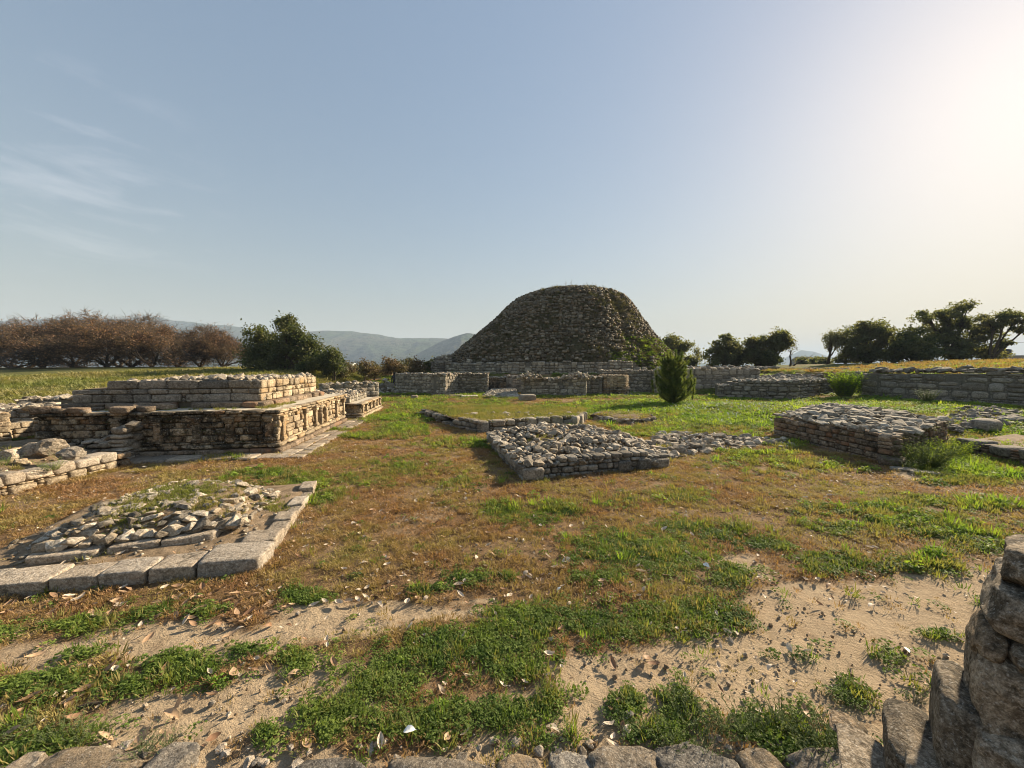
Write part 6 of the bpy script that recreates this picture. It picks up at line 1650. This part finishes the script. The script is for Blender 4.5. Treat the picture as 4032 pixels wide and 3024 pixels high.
for x, y, z, aa, s_ in DOMEW:
    if random.Random(x * 7 + z).random() < .8: acc['weed'][0].append(np.array([[x, y, z - .05]])); acc['weed'][1].append(np.array([rs.uniform(.6, 1.3)]))
# green slope at the broken right foot of the stupa
for i in range(1100):
    a_ = rs.uniform(.24, 1.1); s_ = 5.2 * rs.uniform() ** 1.4 * (1.0 if a_ > .4 else .55)
    q_ = dome_pt(np.array([a_]), np.array([s_]))[0]; acc['lush' if i % 3 else 'weed'][0].append(q_[None] - [[0, 0, .03]]); acc['lush' if i % 3 else 'weed'][1].append(np.array([rs.uniform(2.2, 4.2) if i % 3 else rs.uniform(.5, 1.0)]))
# grass tops and tall stalks on the crown
for i in range(160):
    a_ = rs.uniform(-1.5, 1.5); q_ = dome_pt(np.array([a_]), np.array([rs.uniform(TL * .72, TL * .9)]))[0]; acc['weed'][0].append(q_[None]); acc['weed'][1].append(np.array([rs.uniform(.5, 1.3)]))
INFO = {'mat': ('clover_grass', 'dark green creeping mats of small leaves in patches on the sand', 'ground cover'), 'grass': ('short_grass', 'short yellow-green grass growing over the court', 'grass'),
        'lush': ('lush_grass', 'bright lush herbs and grass in the damp parts of the court', 'grass'), 'dry': ('dry_grass', 'brown dried grass covering the open court', 'grass'),
        'moss': ('wall_weeds', 'moss and weeds clinging to the wall joints', 'weeds'), 'field': ('field_grass', 'olive grass of the sloping field behind the plinths', 'grass'), 'weed': ('stupa_weeds', 'weeds and dry grass growing over the stupa mound', 'weeds')}
tot = 0
for kd, (pp_, ss_) in acc.items():
    pts = np.concatenate(pp_); scl = np.concatenate(ss_); tot += len(pts)
    scatter(INFO[kd][0], kd, pts, scl, INFO[kd][1], INFO[kd][2], hash(kd) % 97 if False else len(kd) * 7, .12, kd not in ('weed', 'moss'))
print('plants', tot)

# pebbles and crumbs of earth
PROTO['pebble'] = [bpy.data.objects.new('pebble', pool_mesh('rlow', i, M['slab'])) for i in range(6)] + [bpy.data.objects.new('clod', pool_mesh('rlow', i, M['soil'])) for i in range(6)]
pb_ = []
for n_, r0, r1 in ((2600, 1.6, 4.5), (2200, 4.5, 9.0), (900, 9, 16)):
    x, y = ring_pts(r0, r1, n_ / (R(60) * (r1 * r1 - r0 * r0))); k_ = rs.uniform(size=len(x)) < (.25 + .75 * sstep(.45, .6, fbm(x * 1.7, y * 1.7, 171, 3)))
    pb_.append(np.stack([x[k_], y[k_], gh(x[k_], y[k_]) + .006], -1))
pb_ = np.concatenate(pb_)
scatter('pebbles', 'pebble', pb_, np.clip(np.exp(rs.normal(math.log(.016), .5, len(pb_))), .006, .045), 'small pebbles and crumbs of earth strewn over the court', 'pebbles', 3, .5, False)
# ------------------------------------------------------------------ fallen leaves
def leaf_shape(seed, L=.5, curl=.5):
    rng = random.Random(seed); V_, F_ = [], []; n = 6; wmax = rng.uniform(.20, .30); c1, c2 = rng.uniform(-curl, curl) * 2, rng.uniform(.1, curl) * 2
    for i in range(n + 1):
        t_ = i / n; x = (t_ - .5); w = wmax * math.sin(math.pi * min(1, t_ * .97 + .015)) ** .8 * (1 - .25 * t_); z = c1 * (x * x) + rng.uniform(-.012, .012)
        for sd in (-1, 0, 1): V_.append((x, sd * w, z + abs(sd) * w * c2 + (rng.uniform(-.015, .015) if sd else 0)))
    for i in range(n):
        for j in range(2): F_.append((i * 3 + j, i * 3 + j + 1, (i + 1) * 3 + j + 1, (i + 1) * 3 + j))
    b = len(V_); V_ += [(.5, .008, c1 * .25), (.5, -.008, c1 * .25), (.66, 0, c1 * .3 + .02)]; F_.append((b, b + 1, b + 2))
    return V_, F_
LEAF = {'dead': [mesh_np('leaf_shape', *leaf_shape(i), M['dead'], True) for i in range(8)], 'deadpale': [mesh_np('leaf_shape', *leaf_shape(20 + i), M['deadpale'], True) for i in range(6)]}
lrng = random.Random(12); spots = []
def lspot(n, x0, x1, y0, y1, lab, grp, pale, size, tries=None):
    k = 0
    while k < n:
        px, py = lrng.uniform(x0, x1), lrng.uniform(y0, y1); q_ = P(px, py)
        if float(green_at(np.array([q_.x]), np.array([q_.y]))[0]) > .55 and lrng.random() < .6: k += .2; continue
        if not outside(np.array([q_.x]), np.array([q_.y]))[0]: k += .1; continue
        spots.append((q_, lab, grp, pale, lrng.uniform(*size))); k += 1
ZONES = (
    (95, 0, 1150, 2300, 2480, 'dry leaves along the kerbed platform', .12, (.06, .115), ((200, 'below the leftmost kerb slab of the near platform'), (430, 'below the second visible kerb slab of the near platform'), (640, 'below the middle kerb slabs of the near platform'), (830, 'beside the kerb slab left of the corner slab'), (1150, 'below the big corner slab of the near platform'))),
    (36, 0, 1400, 2480, 2960, 'dry leaves on the left foreground sand', .25, (.07, .13), ((350, 'on sand by the lower left green mat'), (700, 'on the pale sand streak at left'), (1050, 'on bare sand left of the dark herb clump'), (1400, 'by the left end of the dark herb clump'))),
    (30, 1400, 3300, 2560, 2960, 'dry leaves in the middle foreground', .55, (.055, .11), ((1900, 'in the dark herb clump at the lower edge'), (2400, 'on sand right of the dark herb clump'), (2850, 'by the narrow-leaved herbs at the lower edge'), (3300, 'on sand right of the narrow-leaved herbs'))),
    (34, 2600, 3950, 2250, 2900, 'shrivelled leaves on the right-hand sand', .8, (.035, .065), ((3000, 'on sand right of the large dark mat'), (3350, 'on the open sand at right'), (3650, 'on littered sand before the near wall'), (3950, 'at the foot of the near wall stack'))),
    (100, 1150, 3300, 1930, 2400, 'dry leaves over the brown grass', .65, (.06, .12), ((1500, 'on brown grass right of the kerbed platform'), (1850, 'on brown grass left of the small green tussock'), (2200, 'on brown grass below the rubble platform'), (2600, 'by the bright green clump in mid-court'), (2950, 'on brown grass right of the bright green clump'), (3300, 'on brown grass below the square plinth'))))
for n_, x0, x1, y0, y1, grp, pale, size, bins in ZONES:
    k0 = len(spots); lspot(n_, x0, x1, y0, y1, '', grp, pale, size)
    for i in range(k0, len(spots)):
        q_, _l, g_, p_, s_ = spots[i]; px_ = CX + FPX * q_.x / q_.y
        zone = next((t_ for lim, t_ in bins if px_ < lim), bins[-1][1]); mid = (size[0] + size[1]) / 2
        spots[i] = (q_, ('large' if s_ > mid + .2 * (size[1] - size[0]) else 'small' if s_ < mid - .2 * (size[1] - size[0]) else 'middling', zone), g_, p_, s_)
for i, (q_, lab, grp, pale, s) in enumerate(spots):
    kd = 'deadpale' if lrng.random() < pale else 'dead'
    o = bpy.data.objects.new('dead_leaf', LEAF[kd][lrng.randrange(len(LEAF[kd]))]); zz = gz(q_.x, q_.y)
    o.location = (q_.x, q_.y, zz + .022 + s * .06); o.scale = (s, s * lrng.uniform(.8, 1.2), s); o.rotation_euler = (lrng.gauss(0, .3), lrng.gauss(0, .3), lrng.uniform(0, 6.28))
    link(o); tag(o, '%s %s dry leaf %s' % (lab[0], 'pale' if kd == 'deadpale' else 'tan', lab[1]), 'leaf', grp)
PROTO['litter'] = [bpy.data.objects.new('leaf_scrap', me) for me in LEAF['dead'][:4] + LEAF['deadpale']]
lp = []
for n, r0, r1 in ((1500, 2.6, 6.0), (3600, 6.0, 12.0), (500, 12, 20)):
    x, y = ring_pts(r0, r1, n / (R(60) * (r1 * r1 - r0 * r0))); g = green_at(x, y); sd_ = sand_at(x, y)
    keep = rs.uniform(size=len(x)) < (1 - .75 * sstep(.3, .6, g)) * (1 - .55 * sd_) * (.25 + .75 * sstep(.42, .56, fbm(x * .8, y * .8, 141, 3)))
    lp.append(np.stack([x[keep], y[keep], gh(x[keep], y[keep]) + .03], -1))
kx_ = [xy(P(lrng.uniform(30, 1200), lrng.uniform(1950, 2300), .1)) for _ in range(260)]
lp.append(np.array([(q_.x, q_.y, kz(q_.x, q_.y) + .02) for q_ in kx_ if in_poly(q_.x, q_.y, cor)]))
lp = np.concatenate(lp)
scatter('leaf_litter', 'litter', lp, np.clip(np.exp(rs.normal(math.log(.042), .4, len(lp))), .02, .085), 'scraps of pale dry leaves strewn over the court', 'leaf litter', 5, .3, False)
# white flowers in the far grass and a few white petals near
PROTO['daisy'] = [leafy('daisy', 90 + i, 8, .04, .10, (.014, .022), M['petal'], 1.1) for i in range(2)]
dp = []
for (px, py, sx, sy, n) in ((2790, 1610, 110, 14, 60), (2930, 1640, 170, 20, 70), (2860, 1605, 40, 6, 40), (2700, 1600, 60, 12, 20), (2590, 1570, 40, 6, 14), (3000, 1620, 60, 10, 25)):
    for i in range(n):
        q_ = P(px + lrng.gauss(0, sx), py + lrng.gauss(0, sy)); dp.append((q_.x, q_.y, gz(q_.x, q_.y) + .10))
scatter('daisy_flowers', 'daisy', dp, rs.uniform(.7, 1.5, len(dp)), 'tiny white flowers dotted through the lush grass near the pine', 'flowers', 8, .2)
PET = mesh_np('petal_shape', *leaf_shape(77, curl=.6), M['petal'], True)
for k, (px, py, s, lab) in enumerate(((1612, 2935, .075, 'crumpled white petal on the rough stone at the lower edge'), (2170, 2535, .07, 'white petal lying on the large dark green mat'), (1968, 2275, .085, 'round white fungus cap in the green patch below mid-court'), (2200, 2335, .07, 'white scrap at the upper edge of the large dark green mat'), (2780, 2240, .08, 'white curled petal on sand below the bright green clump'), (3770, 2660, .06, 'white scrap on dark litter beside the close rough wall'), (3560, 2570, .09, 'pale torn leaf on the sandy ground before the close rough wall'))):
    q_ = P(px, py); o = bpy.data.objects.new('petal', PET); o.location = (q_.x, q_.y, gz(q_.x, q_.y) + .04 + (.06 if k == 0 else 0)); o.scale = (s, s * 1.3, s); o.rotation_euler = (lrng.gauss(0, .5), lrng.gauss(0, .5), k * 1.3); link(o); tag(o, lab, 'petal')
# twigs and bits of wood
def twig(lab, px, py, L, ang, r=.005, mat='barkpale'):
    W = Wood(); q_ = P(px, py); zz = gz(q_.x, q_.y) + .02; c_ = Vector((q_.x, q_.y, zz)); d_ = Vector((math.cos(ang), math.sin(ang), .03)); rr = random.Random(px)
    W.tube([c_ - d_ * L / 2, c_ - d_ * L * .15 + Vector((0, rr.uniform(-.02, .02), .012)), c_ + d_ * L * .2 + Vector((0, rr.uniform(-.02, .02), .004)), c_ + d_ * L / 2], [r, r * .9, r * .8, r * .4], 6)
    if L > .2: W.tube([c_ + d_ * L * .1, c_ + d_ * L * .25 + Vector((-d_.y, d_.x, .1)) * L * .18], [r * .6, r * .3], 4)
    o = mesh_obj('twig', [tuple(v - c_) for v in W.v], W.f, M[mat], None, True); o.location = c_; tag(o, lab, 'twig')
twig('short split stick lying by the lower left green mat', 375, 2785, .17, .35, .014, 'bark'); twig('pale straw stalk on sand left of centre', 566, 2515, .1, .5, .004)
twig('slim pale stalk near the left sand streak', 505, 2580, .07, .6, .004); twig('bent twig on sand right of the large dark mat', 2700, 2505, .16, .3, .005)
twig('thin dry stem arching on the mid-court grass', 1930, 1985, .5, .5, .006); twig('dry forked twig on the sand in front of the close wall', 3620, 2700, .22, -.3, .005)
twig('small dry stick on litter at the right', 3520, 2560, .16, .1, .006); twig('thin stalk lying across the left leaf litter', 200, 2395, .3, .45, .005)
twig('pale root bit beside the right sand patch', 3440, 2400, .14, .9, .004)

# ------------------------------------------------------------------ single herbs and bushes
ORD = ['first', 'second', 'third', 'fourth', 'fifth', 'sixth', 'seventh', 'eighth', 'ninth', 'tenth', 'eleventh', 'twelfth', 'thirteenth', 'fourteenth', 'fifteenth', 'sixteenth']
def from_left(lst): 
    o_ = sorted(range(len(lst)), key=lambda i: lst[i][0]); return [(ORD[o_.index(i)],) + tuple(lst[i]) for i in range(len(lst))]
def herb(name, lab, px, py, kind, rad, h, n, mat, seed, z=None, grp=None, cat='plant', dist=None):
    q_ = P(px, py, z or 0.0) if dist is None else PD(px, py, dist); zz = gz(q_.x, q_.y) if z is None else z
    rng = random.Random(seed); W = Wood(); V_, F_ = [], []
    e = empty(name, (q_.x, q_.y, zz), lab, cat, grp)
    for i in range(n):
        a_ = rng.uniform(0, 6.28); t_ = rng.random() ** .6; d = Vector((math.cos(a_) * t_ * rad / h * .9, math.sin(a_) * t_ * rad / h * .9, 1)); L = h * rng.uniform(.6, 1.05)
        p0 = Vector((math.cos(a_) * rad * .35 * t_, math.sin(a_) * rad * .35 * t_, 0)); p1 = p0 + d * L * .5; p2 = p1 + (d + Vector((0, 0, .2))) * L * .5
        W.tube([p0, p1, p2], [h * .012, h * .009, h * .004], 3)
        m = 9 if kind == 'lance' else 7
        for j in range(m):
            s_ = (j + .6) / m; c_ = p0.lerp(p1, s_ * 2) if s_ < .5 else p1.lerp(p2, s_ * 2 - 1); b_ = rng.uniform(0, 6.28); up = .7 if kind == 'lance' else .3
            ld = Vector((math.cos(b_), math.sin(b_), up)).normalized(); ll = h * (.20 if kind == 'lance' else .14) * rng.uniform(.7, 1.2); lw = ll * (.13 if kind == 'lance' else .30)
            sd = Vector((-ld.y, ld.x, 0)).normalized(); b = len(V_)
            V_ += [tuple(c_), tuple(c_ + ld * ll * .5 + sd * lw), tuple(c_ + ld * ll - Vector((0, 0, ll * .15))), tuple(c_ + ld * ll * .5 - sd * lw)]; F_.append((b, b + 1, b + 2, b + 3))
    add_mesh_local('leaves', V_, F_, mat, e); add_mesh_local('stems', [tuple(v) for v in W.v], W.f, M['lf_herb'], e)
for k, (o_, px, py, r_, h_) in enumerate(from_left(((2680, 2760, .12, .13), (2720, 2840, .14, .14), (2850, 2900, .16, .13), (2960, 2880, .18, .15), (3080, 2860, .18, .15), (3160, 2900, .15, .13), (2620, 2930, .15, .12), (3230, 2990, .2, .18), (3330, 3010, .2, .18), (2780, 2940, .14, .11), (2470, 2880, .1, .09)))):
    herb('herb', 'grey-green narrow-leaved herb in the lower right foreground, %s from the left' % o_, px, py, 'lance', r_, h_, 26, M['lf_herb'], 200 + k, None, 'narrow-leaved herbs in the lower right foreground')
for k, (o_, px, py, r_, h_) in enumerate(from_left(((240, 2900, .17, .13), (340, 2930, .15, .11), (120, 2880, .14, .10), (560, 2970, .13, .10), (650, 2950, .12, .09)))):
    herb('herb', 'grassy narrow-leaved herb in the lower left corner, %s from the left' % o_, px, py, 'lance', r_, h_, 24, M['lf_herb'], 220 + k, None, 'narrow-leaved herbs in the lower left corner')
for k, (o_, px, py, r_, h_) in enumerate(from_left(((1480, 2700, .14, .11), (1560, 2720, .13, .10), (1400, 2780, .15, .10), (1500, 2850, .16, .10), (1640, 2860, .15, .09), (1760, 2850, .14, .10), (1330, 2850, .13, .09), (1930, 2820, .15, .09), (2020, 2800, .12, .09), (2150, 2760, .12, .09), (2260, 2900, .13, .09), (1850, 2900, .14, .08), (2480, 2790, .1, .07)))):
    herb('herb', 'low leafy herb in the dark clump at mid lower edge, %s from the left' % o_, px, py, 'round', r_, h_, 26, M['lf_mat'], 240 + k, None, 'leafy herbs at the middle of the lower edge')
for k, (o_, px, py, r_, h_) in enumerate(from_left(((3330, 2690, .13, .07), (3420, 2740, .14, .07), (3300, 2780, .13, .07), (3560, 2620, .12, .06), (3700, 2620, .12, .06), (3760, 2800, .1, .06), (3600, 2760, .1, .06), (3130, 2600, .1, .06)))):
    herb('herb', 'straggling dark weed among dry litter at the right, %s from the left' % o_, px, py, 'round', r_, h_, 22, M['lf_moss'], 260 + k, None, 'straggling weeds among the litter at the right')
for k, (px, py, r_, h_, lab) in enumerate(((1605, 2740, .05, .07, 'bright yellow-green sprig in the dark herb clump'), (405, 2875, .05, .06, 'bright yellow-green sprig in the lower left corner'), (2650, 2880, .05, .06, 'bright yellow-green sprig among narrow-leaved herbs'), (1680, 2690, .04, .05, 'small fresh green sprig above the herb clump'), (1990, 2450, .05, .05, 'fresh sprig on the large dark green mat'))):
    herb('sprig', lab, px, py, 'round', r_, h_, 14, M['lf_fresh'], 280 + k)
herb('bush', 'feathery green bush against the right face of the square plinth', 3640, 1838, 'lance', .62, .5, 150, M['lf_herb'], 301)
herb('bush', 'second feathery bush at the far end of the square plinth', 3745, 1800, 'lance', .5, .42, 90, M['lf_lush'], 302)
herb('bush', 'dark weeds at the near corner foot of the square plinth', 3560, 1845, 'round', .35, .26, 60, M['lf_mat'], 303)
herb('bush', 'round bright bush at the corner of the long dark wall', 3325, 1572, 'lance', 1.0, 1.5, 240, M['lf_lush'], 304)
herb('bush', 'small grey-green shrub on the grassy slope behind the square plinth', 3650, 1578, 'round', .55, .6, 90, M['lf_herb'], 305, .4)
herb('bush', 'dark weed tuft in the grass below the round mound', 2745, 1690, 'round', .3, .22, 50, M['lf_moss'], 306)
herb('bush', 'leafy weed before the squared block in mid-court', 2052, 1598, 'round', .3, .3, 40, M['lf_lush'], 307)
for k, (px, py, lab) in enumerate(((260, 1810, 'weed between the boulders of the ruined enclosure'), (205, 1850, 'weed in front of the humped boulder'), (10, 1840, 'bright weed at the left edge below the boulders'))):
    herb('bush', lab, px, py, 'round', .25, .2, 50, M['lf_lush'], 310 + k, .3)
# tall dry stalks on the crown of the stupa
for k in range(16):
    a_ = lrng.uniform(-.6, 1.3); sx = TL * lrng.uniform(.70, .86); q_ = dome_pt(np.array([a_]), np.array([sx]))[0]
    W = Wood(); h_ = lrng.uniform(.4, .95); W.tube([(0, 0, 0), (lrng.gauss(0, .05), 0, h_ * .6), (lrng.gauss(0, .08), 0, h_)], [.014, .01, .006], 3)
    pts = [(lrng.gauss(0, .05), lrng.gauss(0, .05), h_ * lrng.uniform(.45, 1)) for _ in range(14)]; V_, F_ = leaf_cards(pts, 0, (.04, .1), k, 2)
    e = empty('dry_stalk', tuple(q_), '%s dry stalk against the sky on the %s of the stupa' % ('tall' if h_ > .7 else 'short', 'left shoulder' if a_ < -.1 else 'crown' if a_ < .45 else 'right shoulder'), 'plant', 'dry stalks on the stupa')
    add_mesh_local('stem', [tuple(v) for v in W.v], W.f, M['lf_scrub'], e); add_mesh_local('seed_head', V_, F_, M['lf_scrub'], e)
# orange-brown growth on the right-hand terrace
PROTO['ochre'] = [tuft('ochre_tuft', 80 + i, 26, .2, (.15, .35), (.012, .02), 1.0, M['lf_dry']) for i in range(3)]
op = []
for i in range(3400):
    x, y = lrng.uniform(24, 62), lrng.uniform(16, 46)
    if x - (27.3 - .142 * (y - 24)) > 1.4: op.append((x, y, gz(x, y)))
scatter('ochre_grass', 'ochre', op, rs.uniform(.6, 1.4, len(op)), 'ochre dry growth on the terrace above the long dark wall', 'grass', 9)

def person(px, dist):
    q_ = PD(px, 1470, dist); zb = gz(q_.x, q_.y); e = empty('person', (q_.x, q_.y, zb), 'person with dark hair standing behind the long grey wall, only the head showing', 'person')
    J = {'pel': (0, 0, .95, .15), 'wst': (0, 0, 1.12, .14), 'chest': (0, 0, 1.34, .165), 'neck': (0, 0, 1.50, .06), 'head': (0, -.01, 1.62, .095), 'crown': (0, 0, 1.69, .085)}
    E = [('pel', 'wst'), ('wst', 'chest'), ('chest', 'neck'), ('neck', 'head'), ('head', 'crown')]
    for sd, k in ((-1, 'l'), (1, 'r')):
        J.update({k + 'hip': (sd * .10, 0, .90, .10), k + 'knee': (sd * .11, -.02, .50, .07), k + 'ank': (sd * .11, 0, .09, .045), k + 'toe': (sd * .12, -.16, .04, .035), k + 'sh': (sd * .18, 0, 1.40, .075), k + 'elb': (sd * .24, .02, 1.12, .05), k + 'wr': (sd * .26, -.04, .86, .035), k + 'hand': (sd * .26, -.06, .76, .035)})
        E += [('pel', k + 'hip'), (k + 'hip', k + 'knee'), (k + 'knee', k + 'ank'), (k + 'ank', k + 'toe'), ('chest', k + 'sh'), (k + 'sh', k + 'elb'), (k + 'elb', k + 'wr'), (k + 'wr', k + 'hand')]
    ks = list(J); me = bpy.data.meshes.new('body'); me.from_pydata([J[k][:3] for k in ks], [(ks.index(a), ks.index(b)) for a, b in E], [])
    o = bpy.data.objects.new('body', me); link(o, e); sk = o.modifiers.new('skin', 'SKIN'); sk.use_smooth_shade = True
    for i, k in enumerate(ks): me.skin_vertices[0].data[i].radius = (J[k][3], J[k][3]); me.skin_vertices[0].data[i].use_root = (k == 'pel')
    o.modifiers.new('sub', 'SUBSURF').render_levels = 1
    me.materials.append(plain('dark_clothes', (.06, .055, .06), .15, 8, .9))
    V_, F_ = [], []
    for i in range(7):
        for j in range(12):
            a_ = 2 * math.pi * j / 12; t_ = math.pi * .55 * i / 6; V_.append((math.sin(t_) * math.cos(a_) * .105, .012 + math.sin(t_) * math.sin(a_) * .115, 1.655 + math.cos(t_) * .115))
    F_ = [(i * 12 + j, i * 12 + (j + 1) % 12, (i + 1) * 12 + (j + 1) % 12, (i + 1) * 12 + j) for i in range(6) for j in range(12)]
    add_mesh_local('hair', V_, F_, plain('dark_hair', (.02, .016, .014), .2, 20, .6), e, True)
person(1553, 37.5)
# ------------------------------------------------------------------ houses far off, and a head behind the wall
def house(name, lab, px, dist, pw, z0, ht, wall_c, roof='flat', tank=False):
    c_ = PD(px, 1440, dist); w = pw / FPX * dist; e = empty(name, (c_.x, c_.y, z0), lab, 'house'); d_ = w * .7
    mw = plain('wall_' + lab[:6].strip(), wall_c, .12, 2); mwin = M.setdefault('windark', plain('window_dark', (.04, .045, .05), .1, 2, .3))
    def bx(nm, x0, x1, y0, y1, za, zb, mat, par):
        V_ = [(x, y, z) for z in (za, zb) for y in (y0, y1) for x in (x0, x1)]; F_ = [(0, 2, 3, 1), (4, 5, 7, 6), (0, 1, 5, 4), (2, 6, 7, 3), (0, 4, 6, 2), (1, 3, 7, 5)]
        return add_mesh_local(nm, V_, F_, mat, par)
    bx('wall', -w / 2, w / 2, 0, d_, -.5, ht, mw, e)
    if roof == 'flat': bx('roof', -w / 2 - .2, w / 2 + .2, -.2, d_ + .2, ht, ht + .3, mw, e)
    else: add_mesh_local('roof', [(-w / 2 - .3, -.3, ht), (w / 2 + .3, -.3, ht), (w / 2 + .3, d_ + .3, ht), (-w / 2 - .3, d_ + .3, ht), (-w / 2, d_ / 2, ht + w * .25), (w / 2, d_ / 2, ht + w * .25)], [(0, 1, 5, 4), (2, 3, 4, 5), (1, 2, 5), (3, 0, 4)], plain('roof_grey', (.2, .19, .18), .1, 3), e)
    for k in range(2): bx('window', -w * .3 + k * w * .4, -w * .3 + k * w * .4 + w * .14, -.04, .1, ht * .4, ht * .75, mwin, e)
    bx('door', -w * .05, w * .07, -.05, .1, -.3, ht * .62, mwin, e)
    if tank:
        W = Wood(); W.tube([(0, d_ * .4, ht + .3), (0, d_ * .4, ht + .5), (0, d_ * .4, ht + 1.6), (0, d_ * .4, ht + 1.8)], [.9, 1.0, 1.0, .4], 14); add_mesh_local('water_tank', [tuple(v) for v in W.v], W.f, M['windark'], e, True)
house('house', 'flat-roofed house with a dark water tank beyond the right-hand trees', 3985, 85, 90, 2.5, 2.1, (.32, .31, .30), 'flat', True)
house('house', 'grey gabled hut among the far trees right of the stupa', 3180, 110, 62, 1.6, 2.6, (.3, .3, .3), 'gable')
house('house', 'white flat-roofed house glimpsed beside the evergreen, leftmost', 1318, 260, 40, 1.4, 3.2, (.75, .74, .71)); house('house', 'white flat-roofed house glimpsed beside the evergreen, middle', 1345, 300, 26, 1.4, 3.6, (.72, .72, .7)); house('house', 'white flat-roofed house glimpsed beside the evergreen, rightmost', 1372, 280, 34, 1.4, 3.4, (.78, .76, .72))
# ------------------------------------------------------------------ the air
def haze_box():
    x0, x1, y0, y1, z0, z1 = -9000, 9000, -300, 9000, -8, 420
    V_ = [(x, y, z) for z in (z0, z1) for y in (y0, y1) for x in (x0, x1)]
    F_ = [(0, 2, 3, 1), (4, 5, 7, 6), (0, 1, 5, 4), (2, 6, 7, 3), (0, 4, 6, 2), (1, 3, 7, 5)]
    t = NT('haze'); v = t.node('ShaderNodeVolumePrincipled')
    v.inputs['Color'].default_value = (0.60, 0.77, 1.0, 1); v.inputs['Density'].default_value = 0.00019
    v.inputs['Anisotropy'].default_value = 0.0
    t.lk(v.outputs[0], t.out.inputs['Volume'])
    o = mesh_obj('haze', V_, F_, t.m); o['kind'] = 'stuff'
    return o
haze_box()
